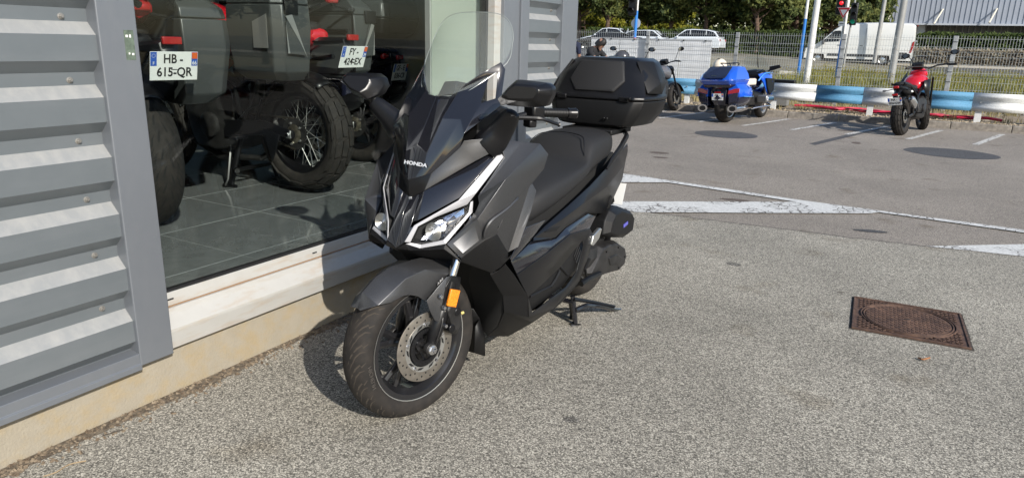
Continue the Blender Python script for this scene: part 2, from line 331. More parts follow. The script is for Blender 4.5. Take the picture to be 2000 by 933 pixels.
# ================= showroom building =================
XW = -2.47
bld = thing('showroom_building', 'grey metal clad showroom with large display window beside the black scooter', 'building')
def grime(name, base, col2, dirt=(.42, .26, .12), amt=.5, sc_=(3, 3, 1), rough=.55, metal=0, bs=60, bump=.05, lo=.52, hi=.75):
    m = bpy.data.materials.new(name); m.use_nodes = True; n = m.node_tree; L = n.links; p = n.nodes['Principled BSDF']; p.inputs['Roughness'].default_value = rough; p.inputs['Metallic'].default_value = metal
    tc = n.nodes.new('ShaderNodeTexCoord'); mp = n.nodes.new('ShaderNodeMapping'); mp.inputs['Scale'].default_value = sc_; L.new(tc.outputs['Object'], mp.inputs[0])
    a = n.nodes.new('ShaderNodeTexNoise'); a.inputs['Scale'].default_value = 4; a.inputs['Detail'].default_value = 7; a.inputs['Roughness'].default_value = .65; L.new(mp.outputs[0], a.inputs[0])
    r_ = n.nodes.new('ShaderNodeMapRange'); r_.inputs[1].default_value = lo; r_.inputs[2].default_value = hi; r_.inputs[4].default_value = amt; L.new(a.outputs['Fac'], r_.inputs[0])
    c = n.nodes.new('ShaderNodeTexNoise'); c.inputs['Scale'].default_value = 18; c.inputs['Detail'].default_value = 6; L.new(tc.outputs['Object'], c.inputs[0])
    m1 = n.nodes.new('ShaderNodeMixRGB'); m1.inputs[1].default_value = (*base, 1); m1.inputs[2].default_value = (*col2, 1); L.new(c.outputs['Fac'], m1.inputs[0])
    m2 = n.nodes.new('ShaderNodeMixRGB'); L.new(r_.outputs[0], m2.inputs[0]); L.new(m1.outputs[0], m2.inputs[1]); m2.inputs[2].default_value = (*dirt, 1)
    L.new(m2.outputs[0], p.inputs['Base Color'])
    d = n.nodes.new('ShaderNodeTexNoise'); d.inputs['Scale'].default_value = bs; d.inputs['Detail'].default_value = 4; L.new(tc.outputs['Object'], d.inputs[0])
    b = n.nodes.new('ShaderNodeBump'); b.inputs['Strength'].default_value = bump; b.inputs['Distance'].default_value = .01; L.new(d.outputs['Fac'], b.inputs['Height']); L.new(b.outputs[0], p.inputs['Normal'])
    MATS[name] = m; return m
m_clad = grime('grey_cladding', (.148, .168, .182), (.172, .192, .206), (.22, .235, .25), .5, (3, .35, 2.2), .36, .35, 30, .012, .45, .8)
m_pil = grime('grey_flashing', (.180, .195, .218), (.20, .215, .236), (.24, .25, .26), .3, (2, 2, .6), .36, .4, 8, .02)
m_clad2 = grime('pale_cladding_ledge', (.25, .26, .265), (.31, .315, .31), (.37, .365, .35), .7, (5, 6, 1), .5, .15, 30, .02, .42, .72)
m_plin = grime('render_plinth', (.27, .24, .185), (.33, .295, .235), (.33, .245, .12), .6, (2.5, 2.5, 3), .9, 0, 120, .25, .45, .7)
m_white = grime('white_frame_paint', (.39, .385, .365), (.44, .435, .415), (.36, .27, .18), .6, (2, 1.2, 7), .38, 0, 20, .01, .5, .72)
# --- plinth with a gritty foot
MB().bx((XW-.4, -8, -.3), (XW, 5.14, .2)).obj('plinth', m_plin, bld, smooth=0, bevel=.006)
# --- corrugated cladding: profile in (depth, z), pitch 0.2045
def cladding(y0, y1, z0, z1, phase, xs):
    prof = []
    z = phase
    while z > z0: z -= .2045
    while z < z1+.3:
        # going up: valley flat, rising underside, crown flat, sloping top back to valley
        prof += [(-.040, z+.003), (-.040, z+.034), (0, z+.0765), (0, z+.1615), (-.040, z+.2015)]
        z += .2045
    out = []
    for i in range(len(prof)-1):
        (a, za), (b_, zb) = prof[i], prof[i+1]
        if zb <= z0 or za >= z1: continue
        if za < z0: a = a+(b_-a)*(z0-za)/(zb-za); za = z0
        if zb > z1: b_ = a+(b_-a)*(z1-za)/(zb-za); zb = z1
        if not out: out.append((a, za))
        out.append((b_, zb))
    b = MB(); n_ = len(out); vs = [(xs+q, y0, zz) for q, zz in out]+[(xs+q, y1, zz) for q, zz in out]
    b.add(vs, [(i, i+n_, i+1+n_, i+1) for i in range(n_-1)])
    o = b.obj('cladding_sheet', m_clad, bld, smooth=0, fix=False, solid=.002)
    o.data.flip_normals() if o.data.polygons[0].normal.x < 0 else None
    return o
TOP = 4.2
PH = 1.24-.2045*4   # foot of a valley
xs = XW+.045
def scr(y, z, x0):
    b = MB(); b.lathe([(0, .006), (.0075, .006), (.0075, .0015), (.011, .0008), (.011, -.002)], 'x', 10, (x0, y, z))
    b.lathe([(0, .0115), (.0045, .0115), (.005, .006)], 'x', 6, (x0, y, z))
    return b.obj('screw', MATS['screw'], bld, smooth=30)
mat('screw', (.30, .29, .27), .5, .7)
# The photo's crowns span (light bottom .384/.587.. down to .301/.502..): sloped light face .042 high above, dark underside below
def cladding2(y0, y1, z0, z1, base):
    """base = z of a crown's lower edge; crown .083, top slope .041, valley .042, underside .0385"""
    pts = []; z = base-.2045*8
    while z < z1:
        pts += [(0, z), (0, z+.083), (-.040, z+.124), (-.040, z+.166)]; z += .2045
    out = []
    for i in range(len(pts)-1):
        (a, za), (b_, zb) = pts[i], pts[i+1]
        if zb <= z0 or za >= z1: continue
        if za < z0: a += (b_-a)*(z0-za)/(zb-za); za = z0
        if zb > z1: b_ = a+(b_-a)*(z1-za)/(zb-za); zb = z1
        if not out: out.append((a, za))
        out.append((b_, zb))
    n_ = len(out); b = MB(); vs = [(xs+q, y0, zz) for q, zz in out]+[(xs+q, y1, zz) for q, zz in out]
    b.add(vs, [(i, i+n_, i+1+n_, i+1) for i in range(n_-1)])
    o = b.obj('cladding_sheet', m_clad, bld, smooth=0, fix=False)
    if o.data.polygons[0].normal.x < 0: o.data.flip_normals()
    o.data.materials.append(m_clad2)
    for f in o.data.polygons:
        if f.normal.x > .3 and f.normal.z > .3: f.material_index = 1  # paler tone on the upward-sloping faces of the ribs
    return o
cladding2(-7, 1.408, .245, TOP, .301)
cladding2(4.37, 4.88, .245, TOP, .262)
for k in range(8):
    scr(1.324, .249+.2022*k, xs-.039); 
    for yy in (.62, -.08): scr(yy, .249+.2022*k, xs-.039)
for k in range(9):
    for yy in (4.40, 4.79): scr(yy, .215+.2045*k, xs-.039)
# bottom flashing, two steps
bf = MB(); bf.prism([(xs-.05, -7, .262), (xs+.012, -7, .252), (xs+.012, -7, .213), (xs+.018, -7, .210), (xs+.018, -7, .188), (xs-.05, -7, .188)], (0, 8.412, 0))
bf.obj('base_flashing', m_pil, bld, smooth=0, bevel=.002)
bf = MB(); bf.prism([(xs-.05, 4.37, .262), (xs+.012, 4.37, .252), (xs+.012, 4.37, .19), (xs-.05, 4.37, .19)], (0, .52, 0)); bf.obj('base_flashing', m_pil, bld, smooth=0, bevel=.002)
# pilasters
MB().bx((XW-.03, 1.408, .203), (XW+.062, 1.545, TOP)).obj('pilaster', m_pil, bld, smooth=0, bevel=.004)
MB().bx((XW-.03, 4.062, .20), (XW+.045, 4.262, TOP)).obj('pilaster', m_pil, bld, smooth=0, bevel=.004)
MB().bx((XW-.03, 4.262, .20), (XW+.060, 4.372, TOP)).obj('pilaster', m_pil, bld, smooth=0, bevel=.004)
MB().bx((XW-.08, 4.878, .19), (XW+.062, 5.135, TOP)).obj('corner_post', m_pil, bld, smooth=0, bevel=.004)
# little sticker on the pilaster and scratch
st = MB().bx((XW+.0622, 1.494, 1.325), (XW+.0632, 1.528, 1.425)).obj('sticker', mat('sticker_green', (.10, .13, .10), .4, ns=60, na=.3), bld, smooth=0)
for (y, z, a, c_) in ((1.503, 1.405, .006, .008), (1.515, 1.405, .005, .01), (1.506, 1.347, .004, .006), (1.519, 1.345, .006, .007)):
    MB().box((XW+.0634, y, z), (.0004, a*1.3, c_)).obj('sticker_mark', mat('sticker_white', (.75, .75, .7), .5), st, smooth=0)
# corner return and body of the building
MB().bx((-14, 4.9, 0), (XW-.08, 5.10, TOP)).obj('side_wall', m_clad, bld, smooth=0)
MB().bx((-14, -8, TOP), (XW+.1, 5.2, TOP+.3)).obj('roof', m_pil, bld, smooth=0)
# --- window frame, sill
Y0, Y1 = 1.545, 4.062
fr_ = MB()
fr_.prism([(XW-.07, Y0, .425), (XW-.012, Y0, .425), (XW-.006, Y0, .372), (XW-.07, Y0, .372)], (0, Y1-Y0, 0))
wf = fr_.obj('window_frame', m_white, bld, smooth=0, bevel=.003)
s2 = MB(); s2.prism([(XW-.07, Y0, .368), (XW+.004, Y0, .366), (XW+.010, Y0, .345), (XW+.055, Y0, .300), (XW+.055, Y0, .288), (XW+.042, Y0, .214), (XW-.07, Y0, .214)], (0, Y1-Y0, 0))
sill = s2.obj('window_sill', m_white, bld, smooth=0, bevel=.0025)
g_ = MB(); g_.bx((XW-.07, Y0, .3685), (XW-.006, Y1, .3715)); g_.obj('sill_joint', mat('rust_joint', (.35, .2, .1), .8), bld, smooth=0)
for y in (1.60, 2.38, 3.2): MB().box((XW-.0085, y, .398), (.003, .028, .006)).obj('drain_slot', mat('slot_black', (.02, .02, .02), .6), wf, smooth=0)
MB().bx((XW-.07, Y1-.075, .42), (XW+.02, Y1+.002, 3.0)).obj('frame_jamb', m_white, bld, smooth=0, bevel=.003)
MB().bx((XW-.08, Y1-.10, .42), (XW-.03, Y1-.073, 3.0)).obj('gasket', mat('black_rubber', (.015, .015, .016), .55), bld, smooth=0)
MB().bx((XW-.07, Y0, 3.0), (XW+.02, Y1, 3.08)).obj('frame_head', m_white, bld, smooth=0)
MB().bx((XW-.03, Y0, 3.08), (XW+.045, Y1, TOP)).obj('fascia', m_pil, bld, smooth=0)
MB().bx((XW-.05, Y0, .425), (XW-.018, Y1, .434)).obj('gasket', MATS['black_rubber'], bld, smooth=0)
MB().bx((XW-.034, Y0, .43), (XW-.028, Y1-.08, 3.0)).obj('window_pane', glass('shop_glass', (.90, .925, .915), 1.5, .0), bld, smooth=0)
# --- inside: tiled floor
m_tile = grime('slate_tile', (.15, .158, .157), (.23, .24, .238), (.31, .32, .318), .55, (2, 2, 2), .13, 0, 14, .02, .4, .75)
m_tile.node_tree.nodes['Principled BSDF'].inputs['Coat Weight'].default_value = .8
m_tile.node_tree.nodes['Principled BSDF'].inputs['Coat Roughness'].default_value = .10
MB().bx((-12.2, -3, .2), (XW-.06, 4.95, .394)).obj('floor_slab', mat('grout', (.30, .30, .29), .8), bld, smooth=0)
tr = thing('tiled_floor', 'tiled', 'floor'); del tr['category']; del tr['label']; tr['kind'] = 'structure'
tb = MB(); tb.bx((-.3175, -.3175, -.008), (.3175, .3175, 0)); t0 = None
for i in range(15):
    for j in range(-7, 4):
        x = -2.72-.32-.64*i; y = 2.15+.32+.64*j
        if y+.3 > 4.95: continue
        if t0 is None: o = t0 = tb.obj('floor_tile', m_tile, tr, smooth=0, bevel=.0015, seg=1)
        else: o = t0.copy(); C.objects.link(o)
        o.location = (x, y, .4+random.uniform(0, .0006)); o.rotation_euler = (0, 0, random.choice((0, 1, 2, 3))*pi/2)
tb2 = MB(); tb2.bx((-.09, -.3175, -.008), (.09, .3175, 0)); t1 = None
for j in range(-7, 4):
    y = 2.15+.32+.64*j
    if t1 is None: o = t1 = tb2.obj('floor_tile', m_tile, tr, smooth=0)
    else: o = t1.copy(); C.objects.link(o)
    o.location = (-2.627, y, .4)
# inner walls: pale partition by the window end, dark ceiling, glazed back wall
m_in = mat('pale_partition', (.60, .66, .58), .5, ns=3, na=.04)
MB().bx((-2.95, 3.985, .4), (XW-.085, 4.05, 3.4)).obj('partition', m_in, bld, smooth=0, bevel=.004)
MB().bx((-2.99, 3.97, .4), (-2.95, 4.06, 3.4)).obj('partition_post', mat('alu', (.55, .56, .56), .4, .6), bld, smooth=0)
MB().bx((-12.2, -3, 3.4), (XW-.07, 4.95, 3.5)).obj('ceiling', mat('dark_ceiling', (.12, .12, .12), .8), bld, smooth=0)
MB().bx((-12.2, -3.1, .2), (XW-.05, -3, 3.4)).obj('inner_wall', mat('inner_wall_paint', (.30, .31, .31), .7), bld, smooth=0)
MB().bx((-12.3, -3, 2.7), (-12.2, 4.9, 3.4)).obj('inner_wall', MATS['inner_wall_paint'], bld, smooth=0)
for y in (-3, -.45, 2.1, 4.75):
    MB().bx((-12.28, y, .4), (-12.2, y+.1, 2.7)).obj('back_window_frame', MATS['alu'], bld, smooth=0)
MB().bx((-12.25, -3, .4), (-12.24, 4.9, 2.7)).obj('back_window_pane', MATS['shop_glass'], bld, smooth=0)
# irregular band of dark dirt along the wall foot
random.seed(9); P_ = []; k_ = 90
for i in range(k_+1):
    y = -.5+5.2*i/k_; P_.append((XW+.035+.05*max(0, NZ.noise((y*2.1, 0, 3))+.45)+.018*NZ.noise((y*14, 2, 0)), y))
b = MB(); b.add([(XW+.001, p[1], .0078) for p in P_]+[(p[0], p[1], .0078) for p in P_], [(i, i+1, k_+2+i, k_+1+i) for i in range(k_)])
tag(b.obj('wall_foot_dirt', mat('foot_dirt', (.075, .058, .042), .95, ns=55, na=.6, col2=(.20, .165, .12), bs=160, bump=1, dist=.006), smooth=0), kind='structure')
# dirt, twigs and grit gathered at the wall foot
db = MB(); random.seed(3)
for i in range(1500):
    y = random.uniform(.3, 4.0); x = XW+abs(random.gauss(0, .05))+.004; r_ = random.uniform(.002, .006)
    db.box((x, y, .006+r_*.4), (r_*2, r_*random.uniform(1, 3), r_), (random.random(), random.random(), random.random()*3))
tag(db.obj('wall_foot_debris', mat('debris', (.10, .07, .045), .9, ns=40, na=.5, col2=(.25, .2, .14)), smooth=0, fix=False), label='dark grit and leaf crumbs gathered along the foot of the showroom wall', cat='debris', kind='stuff')
random.seed(11)
tw = [smoothcurve([(-2.305,0.978,0.012), (-2.281,1.006,0.020), (-2.293,1.054,0.018), (-2.277,1.100,0.012)], 4), smoothcurve([(0.165,3.668,0.012), (0.184,3.645,0.018), (0.212,3.699,0.012)], 4), smoothcurve([(-0.280,4.472,0.012), (-0.244,4.479,0.014)], 3), smoothcurve([(-2.384,1.219,0.012), (-2.359,1.281,0.014)], 3)]
for i, (t_, nm, lb, cl) in enumerate(zip(tw, ('dry_stem', 'dry_leaf', 'short_twig', 'dark_twig'), ('thin dry stem lying on the asphalt by the wall at bottom left', 'curled brown leaf lying below the rusty manhole cover', 'short dark twig left of the rusty manhole cover', 'small dark twig near the plinth at bottom left'), ((.3, .22, .13), (.3, .13, .05), (.06, .05, .04), (.05, .04, .03)))):
    tag(MB().tube(t_, .0022 if i != 1 else .004, 5).obj({'dry_stem': 'straw'}.get(nm, nm), mat('m_'+nm, cl, .8)), label=lb, cat='leaf' if i == 1 else 'twig')

# ================= the big black scooter =================
m_matte = mat('matte_graphite_paint', (.084, .085, .089), .36, .7, ns=1400, na=.35, bs=900, bump=.03, rvar=.05, dist=.0005, spec=.5)
m_plas = mat('textured_black_plastic', (.0065, .0065, .007), .50, ns=900, na=.3, bs=700, bump=.08, rvar=.06, dist=.0006, spec=.32)
m_gloss = mat('gloss_black_paint', (.010, .0105, .014), .13, coat=.8, rvar=.04, bs=8, bump=.012, dist=.003)
m_satin = mat('satin_black', (.006, .006, .007), .32, spec=.4, rvar=.05)
m_rub = mat('tyre_rubber', (.016, .0145, .0135), .78, ns=25, na=.25, bs=300, bump=.15, dist=.001, spec=.3, col2=(.028, .024, .021))
m_tread = mat('tyre_groove', (.006, .006, .006), .9); m_dusty = mat('dusty_groove', (.045, .037, .029), .95)
m_vinyl = mat('seat_vinyl', (.015, .015, .016), .62, bs=420, bump=.35, dist=.0012, spec=.4, rvar=.05)
m_alu = mat('bare_aluminium', (.60, .60, .58), .32, .9, rvar=.08)
m_chrome = mat('chrome', (.80, .80, .82), .08, 1)
m_disc = mat('brake_disc_steel', (.36, .33, .29), .34, .85, ns=30, na=.15, rvar=.08)
m_cast = mat('dark_cast_alloy', (.035, .034, .034), .5, .5, bs=200, bump=.2, dist=.001, ns=20, na=.3)
m_hole = mat('dark_void', (.006, .006, .006), .8)
m_drl = mat('white_light_strip', (.42, .42, .44), .28, coat=.5)
m_lens = glass('clear_lens', (.96, .97, .98), 1.5)
m_refl = mat('lamp_reflector', (.75, .76, .80), .12, 1, bs=40, bump=.25, dist=.01)
m_amber = mat('amber_reflector', (.80, .25, .015), .25, coat=.6, ns=160, na=.25)
m_smoke = glass('smoked_lens', (.35, .35, .36), 1.5, .05, (.5, .5, .5))
m_red = mat('red_lens', (.30, .008, .008), .2, coat=.8)
m_scr = glass('screen_acrylic', (.90, .93, .91), 1.49, .09, (.72, .78, .74))
m_letter = mat('silver_lettering', (.72, .72, .72), .3, .5)
scoot = thing('scooter', 'big black scooter with tall clear screen and top box, parked beside the showroom window', 'scooter', (-1.61, 1.93, 0), R(-91.05))
def mir(p): return (p[0], -p[1], p[2])
BC = V((-.8, 0, .55))
def panel(name, pts, faces, m, par=None, sym=True, solid=.004, bevel=.002, smooth=25, sub=0, up=False):
    """faceted bodywork panel, outer side turned away from the body, with real thickness"""
    par = par or scoot; out = []
    for s in ((0, 1) if sym else (0,)):
        b = MB(); b.add([mir(p) if s else p for p in pts], faces); me = b.mesh(name); fl = 0
        for f in me.polygons: fl += f.area*(f.normal.dot((f.center-BC).normalized()) if not up else f.normal.z)
        if fl < 0: me.flip_normals()
        o = bpy.data.objects.new(name, me); C.objects.link(o); me.materials.append(m); o.parent = par
        me.shade_smooth(); me.set_sharp_from_angle(angle=R(smooth))
        if sub: d = o.modifiers.new('s', 'SUBSURF'); d.levels = d.render_levels = sub
        if solid: d = o.modifiers.new('t', 'SOLIDIFY'); d.thickness = solid; d.offset = -1
        if bevel: d = o.modifiers.new('b', 'BEVEL'); d.width = bevel; d.segments = 2; d.limit_method = 'ANGLE'; d.angle_limit = R(20)
        out.append(o)
    return out
# ---- dark core that carries the panels: frame, tank, engine bay
def ring(u, hw, z0, z1, k=.7):
    return [(u, hw*k, z1), (u, hw, z1-(z1-z0)*.25), (u, hw, z0+(z1-z0)*.25), (u, hw*k, z0), (u, -hw*k, z0), (u, -hw, z0+(z1-z0)*.25), (u, -hw, z1-(z1-z0)*.25), (u, -hw*k, z1)]
core = MB(); core.loft([ring(-.20, .05, .70, .90), ring(-.30, .15, .66, 1.00), ring(-.42, .19, .45, 1.03), ring(-.52, .20, .24, 1.0), ring(-.62, .20, .22, .80), ring(-.80, .19, .24, .66), ring(-1.05, .20, .26, .70), ring(-1.35, .17, .40, .74), ring(-1.7, .12, .55, .80), ring(-1.88, .08, .66, .82)])
core.obj('body_frame', m_hole, scoot)
# ---- gloss front cowl, facets either side of a centre crease, open wing at the top
c0 = (-0.096,0.000,0.919); c1 = (-0.139,0.077,0.948); c2 = (-0.214,0.150,1.041); c3 = (-0.213,0.168,1.092); c5 = (-0.369,0.225,1.186)
c6 = (-0.442,0.198,1.319); c7 = (-0.433,0.184,1.344); c8 = (-0.373,0.145,1.307); c9 = (-0.320,0.100,1.261); c10 = (-0.306,0.075,1.234); c11 = (-0.291,0.050,1.218); c12 = (-0.270,0.000,1.214)
m1 = (-0.151,0.000,1.043); i0 = (-0.119,0.045,0.933); i1 = (-0.144,0.048,1.015); i2 = (-0.201,0.078,1.142); j1 = (-0.239,0.135,1.141)
h1 = (-0.394,0.158,1.291); h2 = (-0.419,0.180,1.307); h3 = (-0.365,0.205,1.214); h4 = (-0.305,0.178,1.198)
pts = [c0, i0, i1, m1, c12, c11, i2, c10, c9, c1, j1, c2, c3, h4, h1, c5, h3, c6, h2, c7, c8]
ix = {id(p): k for k, p in enumerate(pts)}
F = lambda *a: tuple(ix[id(p)] for p in a)
panel('front_cowl', pts, [F(c0, i0, i1, m1), F(m1, i1, i2, c11, c12), F(i2, c10, c11), F(i0, c1, j1, i1), F(i1, j1, i2), F(c1, c2, c3, j1), F(i2, j1, h1, c10), F(c10, h1, c9), F(h1, c8, c9), F(j1, h4, h1), F(j1, c3, h4), F(c3, c5, h4), F(h4, c5, h3), F(h3, c5, c6, h2), F(h2, c6, c7), F(h2, c7, c8, h1)], m_gloss, smooth=14)
# nose bridge and beak
b0 = (-0.107,0.000,0.849); b1 = (-0.110,0.062,0.883); b2 = (-0.112,0.038,0.868); n0 = (-0.018,0.000,0.674); g2 = (-0.062,0.043,0.773); hl0 = (-0.019,0.041,0.704)
panel('nose_bridge', [c0, c1, b1, b2, b0], [(0, 1, 2, 3, 4)], m_satin)
def inw(p, d, du=0): return (p[0]-du, p[1]-d, p[2])
panel('nose_beak', [b0, b2, g2, hl0, n0, (-0.064,0.000,0.800)], [(0, 1, 2, 5), (5, 2, 3, 4)], m_gloss)
nb = MB().lathe([(0, .004), (.006, .004), (.007, 0)], 'x', 10, b0).obj('bolt', m_chrome, scoot)
# matte frame between cowl and lamp cover, running up to the screen arm
panel('upper_bridge', [c1, c2, (-0.210,0.170,1.067), (-0.321,0.235,1.074), (-0.385,0.250,1.060), (-0.344,0.250,1.036), (-0.247,0.200,0.992), b1], [(0, 1, 6, 7), (1, 2, 3, 6), (3, 4, 5, 6)], m_matte)
panel('upper_bridge_side', [(-0.321,0.235,1.074), (-0.379,0.235,1.097), (-0.385,0.250,1.060)], [(0, 1, 2)], m_matte)
# gloss lamp cover above the light strip
p1 = (-0.317,0.222,1.013); p2 = (-0.339,0.245,1.021); p3 = (-0.172,0.178,0.861); p4 = (-0.067,0.066,0.780)
panel('lamp_cover', [b1, p1, p2, p3, p4, g2, b2], [(0, 4, 5, 6), (0, 1, 3, 4), (1, 2, 3)], m_gloss, smooth=50)
# light strips
d0 = (-0.332,0.250,1.019); d1 = (-0.343,0.262,1.001); d2 = (-0.216,0.224,0.879); d3 = (-0.197,0.196,0.833); d4 = (-0.103,0.130,0.798); d5 = (-0.055,0.076,0.761); d6 = (-0.036,0.055,0.701); d8 = (-0.050,0.062,0.764); d9 = (-0.160,0.182,0.854)
panel('light_strip', [d0, d1, d2, d3, d9, d4, d5, d8, d6, hl0], [(0, 1, 2, 4), (4, 2, 3), (4, 3, 5, 7), (7, 5, 6), (7, 6, 8, 9)], m_drl, smooth=40)
panel('strip_bezel', [p2, (d0[0]-.006, d0[1]-.004, d0[2]), (d9[0]-.006, d9[1]-.004, d9[2]), p3], [(0, 1, 2, 3)], m_hole)
e0 = (-0.213,0.212,0.847); e1 = (-0.209,0.212,0.804); e2 = (-0.087,0.178,0.705); e3 = (-0.057,0.082,0.678); e4 = (-0.022,0.043,0.697); f0 = (-0.203,0.206,0.843); f1 = (-0.195,0.202,0.804); f2 = (-0.087,0.166,0.718); f3 = (-0.069,0.080,0.690); f4 = (-0.036,0.058,0.700)
panel('light_strip', [e0, e1, e2, e3, e4, f0, f1, f2, f3, f4], [(0, 1, 6, 5), (1, 2, 7, 6), (2, 3, 8, 7), (3, 4, 9, 8)], m_drl, smooth=40)
lens_pts = [d5, d4, d3, f0, f1, f2, f3, f4]
for s in (0, 1):
    q = (lambda p: mir(p)) if s else (lambda p: p)
    hl = thing('headlight', None, None); hl.parent = scoot; hl.name = 'headlight'
    bk = [q((p[0]-.045, p[1]-.018, p[2]+.004)) for p in lens_pts]
    b = MB(); b.add([q(p) for p in lens_pts]+bk, [tuple(range(8, 16))]+[(i, (i+1) % 8, 8+(i+1) % 8, 8+i) for i in range(8)]); b.obj('lamp_housing', m_hole, hl)
    rf = [(-0.054,0.085,0.706), (-0.079,0.110,0.760), (-0.130,0.145,0.792), (-0.191,0.180,0.815), (-0.181,0.190,0.796), (-0.130,0.180,0.751), (-0.094,0.160,0.721), (-0.077,0.120,0.709)]
    cc = (-0.110,0.145,0.764)
    dd = [(p[0]-.014, p[1]-.006, p[2]) for p in rf]; c_ = (cc[0]-.05, cc[1]-.02, cc[2])
    mid = [lerp(p, c_, .5) for p in dd]; mid = [(p[0]+(.006 if k % 2 else -.006), p[1], p[2]) for k, p in enumerate(mid)]
    b = MB(); b.add([q(p) for p in dd]+[q(p) for p in mid]+[q(c_)], [(i, (i+1) % 8, 8+(i+1) % 8, 8+i) for i in range(8)]+[(8+i, 8+(i+1) % 8, 16) for i in range(8)]); b.obj('reflector', m_refl, hl, smooth=8)
    # ribbed bulb of the main beam
    pc = (-0.079,0.125,0.741); pc = q((pc[0]-.006, pc[1]-.002, pc[2]))
    for k in range(6):
        MB().lathe([(.005+.0052*k, .0), (.0075+.0052*k, .003), (.010+.0052*k, 0)], 'x', 24, pc).obj('lens_ring', m_alu, hl)
    b = MB(); b.add([q((p[0]+.001, p[1]+.001, p[2])) for p in lens_pts], [tuple(range(8))]); b.obj('lamp_lens', m_lens, hl, smooth=0)
# chin under the lamps
k1 = (-.12, .05, .62); k2 = (-.22, .19, .60)
panel('chin', [n0, e4, e3, e2, (-0.118,0.224,0.638), k2, k1, (-0.029,0.056,0.672), (-0.074,0.178,0.688), (-.09, 0, .61)], [(0, 1, 7), (1, 2, 8, 7), (2, 3, 8), (8, 3, 4), (0, 7, 6, 9), (7, 8, 5, 6), (8, 4, 5)], m_plas)
# ---- graphite front fairing
s0 = (-0.334,0.256,1.038); s1 = (-0.385,0.250,1.061); s2 = (-0.436,0.285,1.051); s3 = (-0.535,0.310,1.035); s4 = (-0.571,0.330,0.991); s5 = (-0.528,0.335,0.938); s6 = (-0.449,0.335,0.899)
t1 = (-0.340,0.266,1.000); t2 = (-0.209,0.234,0.868); t3 = (-0.212,0.238,0.843); t4 = (-0.202,0.228,0.805); t5 = (-0.202,0.224,0.806); t6 = (-0.153,0.210,0.757); t7 = (-0.082,0.186,0.706); t8 = (-0.116,0.226,0.651)
w1 = (-0.192,0.278,0.712); w2 = (-0.236,0.306,0.730); w3 = (-0.231,0.312,0.758); w4 = (-0.288,0.330,0.825); q1 = (-0.276,0.312,0.932); q2 = (-0.152,0.272,0.799)
pts = [s0, s1, s2, s3, s4, s5, s6, t1, t2, t3, t4, t5, t6, t7, t8, w1, w2, w3, w4, q1, q2]; ix = {id(p): k for k, p in enumerate(pts)}
panel('front_fairing', pts, [F(s0, s1, s2, t2, t1), F(s2, s3, q1, t2), F(s3, s4, s5, q1), F(s5, s6, w4, q1), F(q1, w4, w3, q2), F(t2, q1, q2, t4, t3), F(t4, q2, t6, t5), F(t6, q2, w1, t8, t7), F(q2, w3, w2, w1)], m_matte, smooth=38)
# vent crease: a raised lip
for s in (1, -1):
    cr = [(p[0], p[1]*s, p[2]) for p in smoothcurve([(-0.341,0.331,0.855), (-0.274,0.322,0.822), (-0.200,0.302,0.789), (-0.178,0.292,0.759), (-0.180,0.284,0.722)], 5)]
    MB().tube(cr, [.002]+[.006]*(len(cr)-2)+[.002], 6).obj('fairing_crease', m_matte, scoot)
x1 = (-0.468,0.338,0.860); x2 = (-0.431,0.338,0.784); x3 = (-0.350,0.332,0.657); x4 = (-0.327,0.300,0.635); x0 = (s6[0], s6[1]-.012, s6[2])
panel('knee_fairing', [x0, x1, x2, x3, x4, (w2[0], w2[1]-.006, w2[2]), (w4[0], w4[1]-.008, w4[2])], [(0, 1, 2, 3, 4), (0, 4, 5, 6)], m_matte, smooth=8)
panel('lower_fairing', [t8, w1, w2, x4, (-0.330,0.300,0.606), (-0.295,0.292,0.584), (-0.251,0.275,0.567), (-0.129,0.216,0.632), (t8[0]-.004, t8[1]-.006, t8[2]-.01)], [(0, 1, 6, 7), (1, 2, 5, 6), (2, 3, 4, 5)], m_plas, smooth=40)
# lower shield beside the front wheel
y0_ = (-0.297,0.308,0.596); y1_ = (-0.372,0.305,0.529); y2_ = (-0.512,0.290,0.399); y3_ = (-0.555,0.272,0.285); y4_ = (-0.416,0.235,0.347); y5_ = (-0.401,0.235,0.420); y6_ = (-0.272,0.255,0.549); y7_ = (-0.297,0.275,0.563)
panel('leg_shield', [y0_, y1_, y2_, y3_, y4_, y5_, y6_, y7_], [(0, 1, 6, 7), (1, 2, 5, 6), (2, 3, 4, 5)], m_plas, smooth=30)
z0_ = (-1.090,0.250,0.281); z1_ = (-0.966,0.225,0.213); z2_ = (-0.742,0.190,0.175); z3_ = (-0.594,0.150,0.150); z4_ = (-0.497,0.100,0.174); z5_ = (-0.489,0.160,0.236); z6_ = (-0.413,0.232,0.346)
panel('belly_pan', [(y4_[0], y4_[1], y4_[2]), (y3_[0], y3_[1], y3_[2]), z0_, z1_, z2_, z3_, z4_, z5_, (-0.803,0.262,0.235)], [(0, 1, 4, 5), (0, 5, 7), (5, 6, 7), (1, 8, 3, 4), (8, 2, 3)], m_plas, smooth=20)
MB().loft([ring(-.52, .14, .19, .30), ring(-.8, .19, .20, .32), ring(-1.1, .2, .28, .4)]).obj('engine_guard', m_hole, scoot)
# radiator shroud between wheel and shield
panel('inner_shroud', [(-0.280,0.250,0.546), (-0.409,0.230,0.417), (-0.424,0.225,0.342), (-0.497,0.155,0.231), (-0.497,0.100,0.174), (-.50, .05, .22), (-.42, .05, .45), (-.34, .12, .60), (-.30, .22, .62)], [(0, 1, 6, 7, 8), (1, 2, 5, 6), (2, 3, 4, 5)], m_hole)
